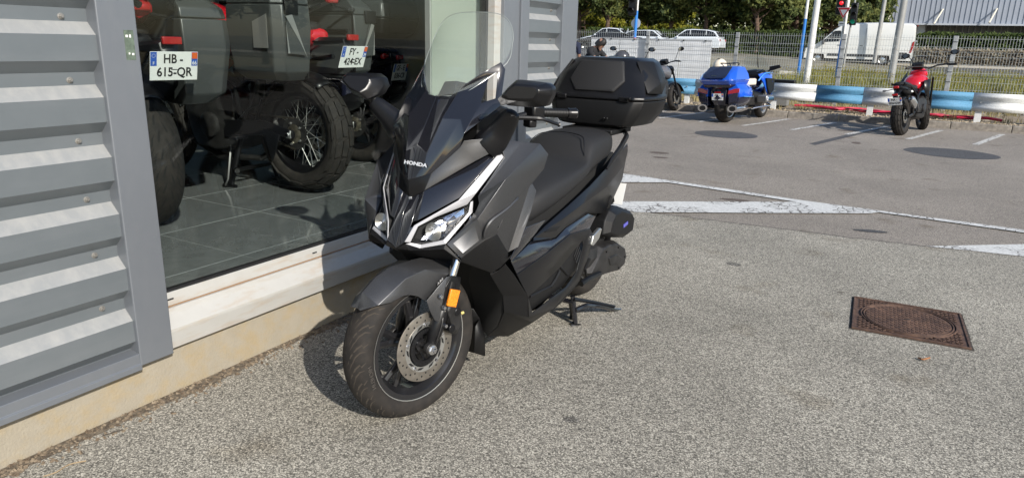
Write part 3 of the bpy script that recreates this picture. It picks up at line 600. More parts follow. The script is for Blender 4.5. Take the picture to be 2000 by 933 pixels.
# ---- floor side: gloss strip, foot well cover and foot panel
panel('tunnel_strip', [(-0.487,0.285,0.699), (-0.712,0.255,0.680), (-0.573,0.270,0.633), (-0.348,0.305,0.596), (-0.329,0.310,0.611)], [(0, 1, 2, 3, 4)], m_gloss)
u0_ = (-0.488,0.290,0.723)
fb = [(-0.378,0.285,0.583), (-0.575,0.268,0.620), (-0.811,0.255,0.571), (-0.929,0.245,0.596), (-1.213,0.225,0.606), (-1.320,0.220,0.571), (-1.190,0.250,0.540), (-0.939,0.268,0.570), (-0.695,0.280,0.542), (-0.408,0.296,0.524)]
panel('lower_side_strip', fb, [(0, 1, 8, 9), (1, 2, 7, 8), (2, 3, 7), (3, 4, 5, 6, 7)], m_gloss, smooth=12)
v0_ = (-0.401,0.300,0.524); v1_ = (-0.687,0.284,0.544); v2_ = (-0.931,0.272,0.571); v3_ = (-1.167,0.262,0.545); v4_ = (-1.213,0.260,0.499); v5_ = (-1.181,0.258,0.419); v6_ = (-1.084,0.256,0.291); v7_ = (-0.791,0.268,0.243); v8_ = (-0.552,0.276,0.286); v9_ = (-0.514,0.290,0.397)
# inner opening
o0_ = (-0.522,0.286,0.389); o1_ = (-0.829,0.272,0.432); o2_ = (-0.980,0.266,0.476); o3_ = (-1.082,0.262,0.502); o4_ = (-1.102,0.260,0.472); o5_ = (-1.044,0.258,0.355); o6_ = (-0.925,0.262,0.312); o7_ = (-0.583,0.276,0.296)
panel('footwell_cover', [v0_, v1_, v2_, v3_, v4_, v5_, v6_, v7_, v8_, v9_, o0_, o1_, o2_, o3_, o4_, o5_, o6_, o7_], [(9, 0, 11, 10), (0, 1, 11), (1, 2, 12, 11), (2, 3, 13, 12), (3, 4, 14, 13), (4, 5, 15, 14), (5, 6, 15), (6, 7, 16, 15), (7, 8, 17, 16), (8, 9, 10, 17)], m_satin, smooth=15)
dn = lambda p, d=.016: (p[0], p[1]-d, p[2])
panel('foot_panel', [dn(o0_), dn(o1_), dn(o2_), dn(o3_), dn(o4_), dn(o5_), dn(o6_), dn(o7_)], [(0, 1, 6, 7), (1, 2, 5, 6), (2, 3, 4, 5)], m_plas)
for s in (1, -1):
    mk = lambda *L: [(p[0], (p[1]+.002)*s, p[2]) for p in L]
    MB().tube(mk(dn((-0.781,0.268,0.355)), dn((-0.819,0.270,0.375)), dn((-0.860,0.270,0.407))), .009, 6).obj('foot_rib', m_plas, scoot)
    MB().tube(mk(dn((-0.567,0.282,0.374)), dn((-0.777,0.270,0.357))), .007, 6).obj('foot_rib', m_plas, scoot)
    MB().tube(mk(dn((-0.858,0.270,0.433)), dn((-0.967,0.262,0.358))), .006, 6).obj('foot_rib', m_plas, scoot)
    for k in range(3): MB().tube(mk(dn((-1.027,0.262,0.432)), dn((-1.070,0.262,0.486))), .003, 5).obj('foot_rib', m_plas, scoot).location = (-.012*k, 0, -.018*k)
# ---- rear side cover
A0 = (-0.576,0.272,0.633); A1 = (-0.716,0.252,0.654); A2 = (-0.974,0.238,0.700); A3 = (-1.223,0.222,0.746); A4 = (-1.470,0.200,0.800); A5 = (-1.647,0.175,0.833); A6 = (-1.899,0.135,0.875)
B1 = (-1.924,0.130,0.828); B2 = (-1.910,0.125,0.762); B3 = (-1.868,0.130,0.670); B4 = (-1.692,0.155,0.590); B5 = (-1.504,0.180,0.544); B6 = (-1.245,0.210,0.600); B7 = (-0.929,0.248,0.603); B8 = (-0.791,0.266,0.584); B9 = (-0.559,0.283,0.625)
K1 = (-0.865,0.262,0.655); K2 = (-1.100,0.250,0.682); K3 = (-1.448,0.215,0.703); K4 = (-1.811,0.150,0.751)
pts = [A0, A1, A2, A3, A4, A5, A6, B1, B2, B3, B4, B5, B6, B7, B8, B9, K1, K2, K3, K4]; ix = {id(p): k for k, p in enumerate(pts)}
panel('rear_side_cover', pts, [F(A0, A1, A2, K1), F(A2, A3, K2, K1), F(A3, A4, K3, K2), F(A4, A5, K4, K3), F(A5, A6, B1, K4), F(B1, B2, K4), F(K4, B2, B3, K3), F(K3, B3, B4), F(K3, B4, B5, B6, K2), F(K2, B6, B7, K1), F(K1, B7, B8, A0), F(A0, B8, B9)], m_satin, smooth=16)
panel('side_vent', [(-0.676,0.272,0.637), (-0.716,0.270,0.643), (-0.855,0.262,0.627), (-0.794,0.268,0.616), (-0.681,0.274,0.633)], [(0, 1, 2, 3, 4)], m_plas, solid=.006)
# tail end panel, lamp, number plate holder
tl = MB(); tl.loft([[(-1.84, .09, .80), (-1.82, .10, .70), (-1.82, -.10, .70), (-1.84, -.09, .80)], [(-1.93, .05, .79), (-1.94, .06, .72), (-1.94, -.06, .72), (-1.93, -.05, .79)]]); tl.obj('tail_light', m_red, scoot, bevel=.01)
MB().tube([(-1.82, 0, .70), (-1.90, 0, .62), (-1.96, 0, .50)], .035, 6, sx=1.6).obj('rear_mudguard', m_plas, scoot)
pb = MB(); pb.box((0, 0, 0), (.004, .21, .13)); pl = pb.obj('number_plate', mat('plate_white', (.72, .73, .72), .4), scoot, smooth=0); pl.location = (-1.975, -.0, .56); pl.rotation_euler = (0, R(-22), 0)
# ---- seat
def sring(u, hw, zt, ze, zb, crown=.015, n=5):
    half = [(0, zt), (hw*.45, zt-crown*.25), (hw*.80, zt-crown), (hw*.96, lerp((zt,), (ze,), .45)[0]), (hw, ze), (hw*.97, zb), (0, zb)]
    return [(u, y, z) for y, z in half]+[(u, -y, z) for y, z in reversed(half[1:-1])]
ST = [(-.60, .10, .70, .66, .60), (-.68, .175, .765, .70, .62), (-.80, .215, .820, .735, .66), (-1.0, .225, .848, .78, .71), (-1.17, .215, .862, .82, .74), (-1.245, .205, .872, .835, .76), (-1.275, .20, .915, .85, .77), (-1.335, .195, .968, .87, .79), (-1.42, .19, .982, .89, .80), (-1.56, .175, .985, .90, .82), (-1.66, .15, .978, .91, .83), (-1.70, .11, .965, .91, .84)]
b = MB(); b.loft([sring(*t) for t in ST]); seat = b.obj('seat', m_vinyl, scoot, smooth=60, sub=2)
# stitched line round the lumbar hump
hl_ = [(-1.262, -.165, .885), (-1.283, -.15, .935), (-1.325, -.12, .966), (-1.35, -.06, .976), (-1.355, 0, .979), (-1.35, .06, .976), (-1.325, .12, .966), (-1.283, .15, .935), (-1.262, .165, .885)]
MB().tube(smoothcurve(hl_, 4), .0025, 5).obj('seat_piping', m_satin, seat)
# grab rails and carrier
for s in (1, -1):
    q = lambda p: (p[0], p[1]*s, p[2])
    g = [q((-1.460,0.205,0.795)), q((-1.520,0.205,0.834)), q((-1.653,0.195,0.886)), q((-1.767,0.180,0.936)), q((-1.84, .12, .965))]
    MB().tube(g, [.006, .018, .02, .02, .018], 8, sx=.6).obj('grab_rail', m_satin, scoot, smooth=40)
MB().bx((-1.90, -.15, .945), (-1.62, .15, .975)).obj('carrier_plate', m_plas, scoot, bevel=.006)
MB().prism([(-1.70, -.12, .975), (-1.95, -.12, .975), (-1.93, -.10, 1.0), (-1.72, -.10, 1.0)], (0, .22, 0)).obj('box_mount', m_plas, scoot, bevel=.004)
MB().box((-1.665, .075, .963), (.004, .05, .02)).obj('sticker', mat('sticker_white', (.75, .75, .7), .5), scoot, smooth=0)
# ---- top box: bottom shell, lid, pad, side panels, hinges
def bring(z, uf, wf, us, ws, ur, wr):
    ws *= .93; wr *= .95
    h = [(uf, 0), (uf-.004, wf*.6), (uf-.012, wf), (uf-.05, wf+(ws-wf)*.62), (us, ws), (us-.12, ws*.99), (ur+.03, wr+(ws-wr)*.5), (ur, wr), (ur, 0)]
    return [(u, y, z) for u, y in h]+[(u, -y, z) for u, y in reversed(h[1:-1])]
tbx = thing('top_box', None, None); tbx.parent = scoot
b = MB(); b.loft([bring(.984, -1.70, .15, -1.86, .22, -2.02, .17), bring(.992, -1.672, .185, -1.86, .262, -2.05, .20), bring(1.06, -1.660, .215, -1.87, .318, -2.08, .24), bring(1.128, -1.674, .235, -1.87, .338, -2.10, .26)])
b.obj('box_base', m_plas, tbx, smooth=35, bevel=.008, seg=3)
b = MB(); b.loft([bring(1.131, -1.668, .238, -1.87, .342, -2.104, .263), bring(1.150, -1.672, .236, -1.87, .340, -2.10, .262), bring(1.158, -1.682, .228, -1.875, .334, -2.10, .258), bring(1.26, -1.735, .190, -1.90, .310, -2.09, .24), bring(1.332, -1.785, .150, -1.93, .255, -2.07, .20), bring(1.350, -1.81, .13, -1.94, .21, -2.04, .17)])
lid = b.obj('box_lid', m_satin, tbx, smooth=35, bevel=.008, seg=3)
# raised back pad following the lid's front slope
def lidpt(y, z, out=0): # on the front slope
    t = (z-1.158)/(1.332-1.158); return (-1.682-.103*t+out*.86-abs(y)*.05, y, z+out*.5)
pp = [(-.115, 1.168), (.115, 1.168), (.165, 1.225), (.128, 1.330), (-.128, 1.330), (-.165, 1.225)]
b = MB(); n_ = 6
b.add([lidpt(y, z, -.006) for y, z in pp]+[lidpt(y, z, .012) for y, z in pp]+[lidpt(y*.9, 1.25+(z-1.25)*.9, .018) for y, z in pp], [(i, (i+1) % 6, 6+(i+1) % 6, 6+i) for i in range(6)]+[(6+i, 6+(i+1) % 6, 12+(i+1) % 6, 12+i) for i in range(6)]+[tuple(range(12, 18))])
b.obj('back_pad', m_vinyl, tbx, smooth=30, bevel=.006, seg=3)
for s in (1, -1):
    q = lambda p: (p[0], p[1]*s, p[2])
    b = MB(); P = [(-1.745, .292, 1.172), (-1.808, .192, 1.336), (-1.91, .249, 1.336), (-1.98, .272, 1.29), (-2.03, .292, 1.225), (-1.87, .327, 1.165)]
    b.add([q(p) for p in P]+[q((-1.86, .317, 1.225))], [(i, (i+1) % 6, 6) for i in range(6)]); me = b.obj('side_panel', m_plas, tbx, smooth=5, solid=.008, bevel=.003)
    if (V(me.data.polygons[0].normal).y*s) < 0: me.data.flip_normals()
    for dy in (0,):
        MB().box(q((-1.676, .185, 1.137)), (.022, .055, .026)).obj('hinge', m_satin, tbx, bevel=.004)
        MB().cyl(q((-1.662, .205, 1.146)), q((-1.662, .225, 1.146)), .008).obj('hinge_pin', m_satin, tbx)
    for yy in (.085, .103): MB().sphere(q((-1.657, yy, 1.033)), .006, 8, 6).obj('rivet', m_satin, tbx)
# ---- windscreen
SC = [(1.214, -.268, .02, .012), (1.225, -.275, .085, .03), (1.26, -.300, .135, .05), (1.341, -.362, .195, .095), (1.413, -.42, .192, .08), (1.456, -.455, .182, .062), (1.496, -.492, .157, .035), (1.520, -.518, .115, .016), (1.529, -.531, .05, .003)]
b = MB(); rows = []
for z, u, hw, dep in SC:
    rows.append([(u-dep*(k/6)**2, hw*k/6, z) for k in range(-6, 7)])
vs = [p for r_ in rows for p in r_]; b.add(vs, [(i*13+j, i*13+j+1, (i+1)*13+j+1, (i+1)*13+j) for i in range(len(rows)-1) for j in range(12)])
ws = b.obj('windscreen', m_scr, scoot, smooth=80, sub=2, solid=0, fix=False)
edge = [r_[0] for r_ in reversed(rows)]+[r_[-1] for r_ in rows]
MB().tube(smoothcurve([r_[0] for r_ in rows]+[r_[-1] for r_ in reversed(rows)], 4), .0013, 5).obj('screen_edge', mat('screen_edge_tint', (.25, .28, .27), .2), ws)
# dashboard visor behind the screen
b = MB(); b.loft([[(-.30, y, 1.17-abs(y)*.25) for y in (-.17, -.1, 0, .1, .17)]+[(-.30, .17, 1.0), (-.30, -.17, 1.0)], [(-.44, y, 1.215-abs(y)*.2) for y in (-.19, -.1, 0, .1, .19)]+[(-.44, .19, 1.0), (-.44, -.19, 1.0)], [(-.52, y, 1.20-abs(y)*.2) for y in (-.17, -.1, 0, .1, .17)]+[(-.55, .17, 1.0), (-.55, -.17, 1.0)]]); b.obj('dashboard', m_plas, scoot, bevel=.006)
MB().loft([[(-.34, -.075, 1.17), (-.34, .03, 1.17), (-.34, .03, 1.12), (-.34, -.075, 1.12)], [(-.40, -.06, 1.262), (-.40, .0, 1.268), (-.42, .0, 1.12), (-.42, -.06, 1.12)], [(-.48, -.08, 1.25), (-.48, .04, 1.25), (-.5, .04, 1.12), (-.5, -.08, 1.12)]]).obj('meter_visor', m_satin, scoot, bevel=.006)
# ---- mirrors on arms
for s in (1, -1):
    q = lambda p: (p[0], p[1]*s, p[2])
    mr_ = thing('mirror', None, None); mr_.parent = scoot
    a = [q((-.30, .19, 1.02)), q((-.335, .235, 1.075)), q((-.33, .275, 1.125)), q((-.305, .325, 1.185))]
    if s < 0: a = [(-0.319,-0.200,1.049), (-0.310,-0.240,1.096), (-0.294,-0.290,1.138), (-0.273,-0.335,1.182)]
    MB().tube(a, [.085, .058, .045, .036], 8, sx=.62).obj('mirror_arm', m_satin, mr_, smooth=60, sub=1)
    O = [(-0.223,0.308,1.227), (-0.249,0.325,1.262), (-0.268,0.352,1.293), (-0.310,0.455,1.284), (-0.307,0.475,1.268), (-0.303,0.475,1.244), (-0.305,0.455,1.204), (-0.286,0.400,1.197), (-0.252,0.325,1.201)]
    if s < 0:
        O = [(-0.336,-0.315,1.233), (-0.330,-0.325,1.266), (-0.333,-0.360,1.282), (-0.275,-0.455,1.282), (-0.270,-0.485,1.264), (-0.266,-0.480,1.244), (-0.261,-0.420,1.198), (-0.263,-0.345,1.176), (-0.306,-0.320,1.197)]; O = [(p[0], -p[1], p[2]) for p in O]
    ce = [sum(p[k] for p in O)/len(O) for k in range(3)]
    fr0 = [(ce[0]+.042+(p[0]-ce[0])*.65, ce[1]+(p[1]-ce[1])*.66, ce[2]+(p[2]-ce[2])*.58+.008) for p in O]
    mid = [tuple(p) for p in O]
    bk = [(p[0]-.040, ce[1]+(p[1]-ce[1])*.97, ce[2]+(p[2]-ce[2])*.97) for p in O]
    b = MB(); b.loft([[q(p) for p in r_] for r_ in (fr0, mid, bk)]); mh = b.obj('mirror_housing', m_satin, mr_, smooth=28, bevel=.007, seg=3)
    gi = [(p[0]-.001, ce[1]+(p[1]-ce[1])*.9, ce[2]+(p[2]-ce[2])*.88) for p in bk]; b = MB(); b.add([q(p) for p in gi], [tuple(range(len(gi)))]); b.obj('mirror_glass', m_chrome, mr_, smooth=0)
    ip = [(-0.227,0.312,1.226), (-0.234,0.322,1.237), (-0.301,0.405,1.247), (-0.295,0.400,1.228), (-0.250,0.325,1.203)]
    if s < 0: ip = [mir(p) for p in [(-0.273,-0.345,1.210), (-0.265,-0.360,1.197), (-0.258,-0.430,1.222), (-0.266,-0.465,1.249), (-0.276,-0.430,1.240)]]
    kx = (O[4][0]-O[0][0])/(O[4][1]-O[0][1]); ip = [(ce[0]+kx*(p[1]-ce[1])+.030, p[1], p[2]) for p in ip]
    ib = [(p[0]-.03, p[1], p[2]+.004) for p in ip]
    b = MB(); b.loft([[q(p) for p in ib], [q(p) for p in ip]]); b.obj('indicator', mat('indicator_lens', (.11, .11, .115), .22, coat=.8, ns=90, na=.5), mr_, smooth=20, bevel=.003)
# ---- handlebar: grip, bar end, lever, switch box
for s in (1, -1):
    dx = -.045 if s > 0 else .02   # bars turned to the rider's right
    q = lambda p: (p[0]+(0 if s > 0 else -.11), p[1]*s, p[2])
    ga = q((-0.570,0.280,1.152)); gb = q((-0.696,0.385,1.147))
    hb = thing('handlebar', None, None); hb.parent = scoot
    MB().tube([lerp(ga, gb, 0), lerp(ga, gb, .74)], .0175, 16).obj('grip', m_plas, hb, smooth=40)
    for k in range(9):
        a_ = lerp(ga, gb, .08+.075*k); b_ = lerp(ga, gb, .09+.075*k); MB().tube([a_, b_], .0187, 14).obj('grip_ring', m_plas, hb, smooth=40)
    MB().tube([lerp(ga, gb, .75), lerp(ga, gb, .80), lerp(ga, gb, .81), lerp(ga, gb, .97), lerp(ga, gb, 1.0)], [.021, .021, .0195, .022, .018], 16).obj('bar_end', m_satin, hb, smooth=30)
    MB().tube([q((-.44, .05, 1.08)), q((-.50, .16, 1.12)), lerp(ga, gb, -.1), ga], .013, 10).obj('bar_tube', m_satin, hb)
    MB().box(lerp(ga, gb, -.12), (.06, .07, .06), (0, 0, R(-25*s))).obj('switch_box', m_satin, hb, bevel=.01)
    MB().box(q((-0.518,0.270,1.113)), (.035, .05, .03), (0, 0, R(-25*s))).obj('brake_reservoir', m_satin, hb, bevel=.006)
    lv = smoothcurve([q((-0.469,0.240,1.136)), q((-0.499,0.280,1.136)), q((-0.530,0.320,1.132)), q((-0.570,0.345,1.117)), q((-0.596,0.360,1.108))], 4)
    MB().tube(lv, [.009]*8+[.007]*(len(lv)-9)+[.010], 7).obj('brake_lever', m_satin, hb)
MB().cyl((-.44, -.06, 1.08), (-.44, .06, 1.08), .035).obj('bar_clamp', m_satin, scoot)
# ---- drive unit on the left: belt cover, air box, silver bracket
b = MB(); prof = [(-1.328,0.170,0.248), (-1.481,0.170,0.367), (-1.566,0.170,0.369), (-1.712,0.170,0.344), (-1.832,0.170,0.280), (-1.866,0.170,0.220), (-1.845,0.170,0.170), (-1.753,0.170,0.151), (-1.558,0.170,0.184), (-1.421,0.170,0.200)]
pc = [sum(p[k] for p in prof)/len(prof) for k in range(3)]
b.loft([[(p[0], .06, p[2]) for p in prof], [(p[0], .165, p[2]) for p in prof], [(pc[0]+(p[0]-pc[0])*.9, .20, pc[2]+(p[2]-pc[2])*.86) for p in prof], [(pc[0]+(p[0]-pc[0])*.6, .206, pc[2]+(p[2]-pc[2])*.5) for p in prof]]); cv = b.obj('belt_cover', m_cast, scoot, smooth=30, bevel=.006)
pr2 = [(-1.553,0.200,0.288), (-1.671,0.200,0.280), (-1.752,0.200,0.238), (-1.720,0.200,0.208), (-1.579,0.200,0.237)]
b = MB(); b.prism([(p[0], .2, p[2]) for p in pr2], (0, .012, 0)); b.obj('inspection_cover', m_cast, cv, smooth=20, bevel=.005)
for p in prof[1:8:2]: MB().cyl((pc[0]+(p[0]-pc[0])*.72, .19, pc[2]+(p[2]-pc[2])*.66), (pc[0]+(p[0]-pc[0])*.72, .210, pc[2]+(p[2]-pc[2])*.66), .005, n=8).obj('cover_bolt', m_satin, cv)
b = MB(); prof = [(-1.486,0.190,0.430), (-1.509,0.190,0.507), (-1.561,0.190,0.554), (-1.666,0.190,0.558), (-1.856,0.190,0.495), (-1.903,0.190,0.451), (-1.891,0.190,0.360), (-1.786,0.190,0.348), (-1.586,0.190,0.393)]
pc = [sum(p[k] for p in prof)/len(prof) for k in range(3)]
b.loft([[(p[0], .09, p[2]) for p in prof], [(p[0], .19, p[2]) for p in prof], [(pc[0]+(p[0]-pc[0])*.8, .225, pc[2]+(p[2]-pc[2])*.72) for p in prof]]); ab = b.obj('air_box', m_plas, scoot, smooth=20, bevel=.005)
MB().box((pc[0]-.03, .2265, pc[2]-.01), (.06, .004, .018), (0, R(8), 0)).obj('blue_tag', mat('blue_tag', (.10, .10, .42), .4), ab, smooth=0)
b = MB(); b.prism([(-1.182,0.268,0.459), (-1.199,0.268,0.502), (-1.292,0.262,0.522), (-1.316,0.262,0.512), (-1.280,0.264,0.468), (-1.206,0.268,0.448)], (0, -.02, 0)); b.obj('footpeg_bracket', m_alu, scoot, bevel=.004)
MB().tube([(-1.207,0.210,0.236), (-1.277,0.220,0.247), (-1.438,0.210,0.227)], .016, 8).obj('side_stand', m_satin, scoot)
MB().tube([(-1.221,0.230,0.282), (-1.179,0.240,0.329), (-1.226,0.240,0.371)], .008, 6).obj('cable', m_plas, scoot)
MB().tube([(-1.0, .10, .40), (-1.25, .12, .34), (-1.6, .1, .3)], [.07, .09, .07], 10).obj('crankcase', m_cast, scoot)
MB().tube([(-1.5, -.16, .34), (-1.75, -.2, .42), (-2.0, -.21, .5)], [.05, .07, .06], 14).obj('exhaust_silencer', m_satin, scoot)
for s in (1, -1): MB().tube([(-1.58, .13*s, .36), (-1.62, .15*s, .62)], .028, 10).obj('rear_shock', m_plas, scoot)
# ---- centre stand
cs = thing('centre_stand', None, None); cs.parent = scoot
for s in (1, -1):
    q = lambda p: (p[0], p[1]*s, p[2])
    MB().tube([q((-1.200,0.170,0.164)), q((-1.203,0.180,0.087)), q((-1.210,0.188,0.015))], .014, 8).obj('stand_leg', m_gloss, cs)
    MB().tube([q((-1.187,0.170,0.008)), q((-1.208,0.190,0.000)), q((-1.228,0.210,-0.002))], .010, 8, sx=1.6).obj('stand_foot', m_satin, cs)
MB().tube([(-1.210,0.160,0.123), (-1.253,0.150,0.046), (-1.271,0.140,-0.002)], .016, 8).obj('stand_spring', m_satin, cs)
MB().tube([(-1.198,0.190,0.091), (-1.275,0.215,0.099), (-1.398,0.250,0.060), (-1.517,0.285,0.008), (-1.575,0.300,-0.010)], [.013, .011, .011, .012, .014], 8).obj('stand_lever', m_gloss, cs)
MB().tube([(-1.189,0.180,0.152), (-1.327,0.220,0.103), (-1.507,0.280,0.033)], [.012, .010, .008], 6).obj('stand_arm', m_satin, cs)
MB().tube([(-1.2, -.18, .13), (-1.2, .18, .13)], .014, 8).obj('stand_bar', m_gloss, cs)

# ================= wheels, shared builders =================
def tyreprof(r, hw, ri, flat=.0):
    """closed section: (radius, offset)"""
    o = []
    for k in range(-6, 7):
        a = k/6*1.18; o.append((r-hw*.92*(1-cos(a))*.95, hw*1.0*sin(a)/sin(1.18)))
    rs = o[-1][0]
    o += [(rs-.25*(rs-ri), hw*1.03), (rs-.6*(rs-ri), hw*.99), (ri+.004, hw*.80), (ri, hw*.72)]
    o = [(ri, -hw*.72), (ri+.004, -hw*.80), (rs-.6*(rs-ri), -hw*.99), (rs-.25*(rs-ri), -hw*1.03)]+o
    return o
def tsurf(r, hw, s, th, lift=.0004):
    a = s*1.18; rad = r-hw*.92*(1-cos(a))*.95; off = hw*sin(a)/sin(1.18)
    n_ = V((cos(a), 0, sin(a)))
    rad += lift*cos(a); off += lift*sin(a)
    return (rad*cos(th), off, rad*sin(th))
def groove(b, r, hw, path, w, lift=.0005):
    """thin dark groove ribbon following (s, theta) path on the tread"""
    P = [V(tsurf(r, hw, s, t, lift)) for s, t in path]; L_ = []; Rr = []
    for i, p in enumerate(P):
        d = (P[min(i+1, len(P)-1)]-P[max(i-1, 0)]).normalized(); th = path[i][1]; a = path[i][0]*1.18
        nrm = V((cos(a)*cos(th), sin(a), cos(a)*sin(th))); sd = d.cross(nrm).normalized()*w/2*(.35 if i in (0, len(P)-1) else 1)
        L_.append(p+sd); Rr.append(p-sd)
    n_ = len(P); b.add(L_+Rr, [(i, i+1, n_+i+1, n_+i) for i in range(n_-1)])
def make_tyre(par, r, hw, ri, style='road', n=24, seg=72):
    b = MB(); b.lathe(tyreprof(r, hw, ri), 'y', seg, closed=False); t = b.obj('tyre', m_rub, par, smooth=50)
    g = MB()
    if style == 'road':
        for k in range(n):
            for s in (1, -1):
                t0 = 2*pi*k/n+(pi/n if s < 0 else 0)
                groove(g, r, hw, [(.06*s, t0), (.25*s, t0+.13), (.50*s, t0+.24), (.72*s, t0+.30), (.80*s, t0+.27), (1.02*s, t0+.33)], .006)
                groove(g, r, hw, [(.30*s, t0+.02), (.48*s, t0+.13), (.70*s, t0+.20), (.95*s, t0+.22)], .005)
                groove(g, r, hw, [(.16*s, t0+.20), (.30*s, t0+.29), (.42*s, t0+.335)], .005)
    elif style == 'sport':
        for k in range(n):
            for s in (1, -1):
                t0 = 2*pi*k/n+(pi/n if s < 0 else 0)
                groove(g, r, hw, [(.08*s, t0), (.14*s, t0+.07), (.20*s, t0+.16), (.14*s, t0+.10)], .010)
                groove(g, r, hw, [(.28*s, t0+.05), (.40*s, t0+.11), (.46*s, t0+.20), (.60*s, t0+.25), (.78*s, t0+.26)], .0075)
                groove(g, r, hw, [(.40*s, t0), (.52*s, t0+.06), (.60*s, t0+.13), (.80*s, t0+.15)], .0075)
                groove(g, r, hw, [(.62*s, t0+.02), (.74*s, t0+.04), (.95*s, t0+.045)], .004)
    else:  # block tread: proud blocks
        bl = MB()
        for k in range(n):
            for s in (1, -1):
                t0 = 2*pi*k/n+(pi/n if s < 0 else 0); dt = 2*pi/n
                for (sa, sb, ta, tb, sk) in ((.04, .34, .06, .84, .10), (.44, .74, .04, .84, .25), (.84, 1.02, .05, .84, .3)):
                    q = [(sa, ta), (sb, ta+sk), (sb+.02, tb+sk), (sa+.05, tb+.10), (sa-.02, (ta+tb)/2)]
                    lo = [tsurf(r, hw, x*s, t0+y*dt, -.001) for x, y in q]; hi = [tsurf(r, hw, x*s, t0+y*dt, .012) for x, y in q]
                    bl.loft([lo, hi])
        o = bl.obj('tread_blocks', m_rub, par, smooth=0); o['kind'] = 'stuff'
    if g.v:
        o = g.obj('tread_grooves', m_tread, par, smooth=0, fix=False); o['kind'] = 'stuff'
    return t
def make_rim(par, r, hw, m, spokes=5, dbl=True, wire=False, hub=.04, m2=None):
    b = MB(); b.lathe([(r*.90, -hw*.80), (r*.99, -hw*.86), (r, -hw*.80), (r*.955, -hw*.62), (r*.86, -hw*.45), (r*.86, hw*.45), (r*.955, hw*.62), (r, hw*.80), (r*.99, hw*.86), (r*.90, hw*.80), (r*.815, hw*.40), (r*.815, -hw*.40), (r*.90, -hw*.80)], 'y', 56); b.obj('rim', m, par, smooth=30)
    b = MB(); b.lathe([(.001, -hub*1.4), (hub*.6, -hub*1.4), (hub*.62, -hub), (hub, -hub*.9), (hub, hub*.9), (hub*.62, hub), (hub*.6, hub*1.4), (.001, hub*1.4)], 'y', 24); b.obj('hub', m2 or m, par, smooth=30)
    if wire:
        b = MB()
        for k in range(18):
            for s in (1, -1):
                a = 2*pi*k/18; d = .42*(1 if k % 2 else -1)
                b.tube([(hub*.95*cos(a+d*2), hub*.8*s, hub*.95*sin(a+d*2)), (r*.86*cos(a), hw*.1*s, r*.86*sin(a))], .0019, 5)
        b.obj('wire_spokes', m_alu, par, smooth=40)
    else:
        for k in range(spokes):
            a = 2*pi*k/spokes+.35
            for d in ((-.13, .13) if dbl else (0,)):
                b = MB(); p = [V((hub*.8*cos(a+d*1.2), 0, hub*.8*sin(a+d*1.2))), V((r*.5*cos(a+d*.9), 0, r*.5*sin(a+d*.9))), V((r*.84*cos(a+d*1.35), 0, r*.84*sin(a+d*1.35)))]
                b.tube(p, [.021, .0165, .016], 6, sx=.75); b.obj('spoke', m, par, smooth=20, bevel=.002)
def make_disc(par, r, off, m=None, holes=30, side=1):
    y = off*side; m = m or m_disc
    b = MB(); b.lathe([(r*.70, y-.0025), (r*.985, y-.0025), (r, y-.0015), (r, y+.0015), (r*.985, y+.0025), (r*.70, y+.0025), (r*.70, y-.0025)], 'y', 56); o = b.obj('brake_disc', m, par, smooth=30)
    b = MB()
    for k in range(holes):
        a = 2*pi*k/holes; rr_ = r*(.78, .86, .93)[k % 3]; b.cyl((rr_*cos(a), y-.0028, rr_*sin(a)), (rr_*cos(a), y+.0028, rr_*sin(a)), .0042, n=8)
    b.obj('disc_holes', m_hole, par, smooth=0)
    b = MB(); b.lathe([(r*.58, y-.002), (r*.72, y-.003), (r*.72, y+.0032), (r*.58, y+.002), (r*.58, y-.002)], 'y', 40); b.obj('disc_carrier', m_alu, par, smooth=30)
    for k in range(10):
        a = 2*pi*k/10; b = MB(); aa = (a-.13, a+.13); pts = [(r*.60*cos(a-.2), y+.0036*side, r*.60*sin(a-.2)), (r*.665*cos(a-.05), y+.0036*side, r*.665*sin(a-.05)), (r*.69*cos(a+.16), y+.0036*side, r*.69*sin(a+.16)), (r*.62*cos(a+.1), y+.0036*side, r*.62*sin(a+.1))]
        b.prism(pts, (0, -.001*side, 0)); b.obj('carrier_slot', m_hole, par, smooth=0)
    for k in range(5):
        a = 2*pi*k/5+.3; MB().lathe([(.001, y+.008*side), (.0065, y+.008*side), (.008, y+.003*side)], 'y', 10, (r*.66*cos(a), 0, r*.66*sin(a))).obj('disc_bolt', m_chrome, par)
    b = MB(); b.lathe([(r*.40, y+.004*side), (r*.54, y+.004*side), (r*.54, y-.003*side), (r*.40, y-.003*side)], 'y', 40); b.obj('sensor_ring', m_satin, par, smooth=20)
    b = MB()
    for k in range(40):
        a = 2*pi*k/40; b.box((r*.50*cos(a), y+.0046*side, r*.50*sin(a)), (r*.07, .001, .003), (0, -a, 0))
    b.obj('sensor_teeth', m_hole, par, smooth=0)
# ---- front wheel of the scooter
FA = R(-10.6)
def fpart(name):
    o = thing(name, None, None, (-.054, .04, 0), FA); o.parent = scoot; return o
fw = fpart('front_wheel'); fw.location.z = .300
make_tyre(fw, .300, .063, .214); [o.data.materials.__setitem__(0, m_dusty) for o in fw.children if o.name.startswith('tread_grooves')]; make_rim(fw, .222, .062, mat('dark_rim', (.018, .018, .020), .28, .3, coat=.5), 5, True, hub=.042)
rl = MB(); rl.lathe([(.2195, .0535), (.2225, .0545), (.2225, .0525), (.2195, .0515)], 'y', 56, closed=True); rl.obj('rim_edge', m_alu, fw)
make_disc(fw, .137, .077, holes=36)
text('tyre_lettering', 'MICHELIN', mat('letter_rubber', (.055, .048, .042), .7), fw, (.245*cos(-.2), .0655, .245*sin(-.2)), (sin(-.2), 0, -cos(-.2)), (cos(-.2), 0, sin(-.2)), .022, 1.0)
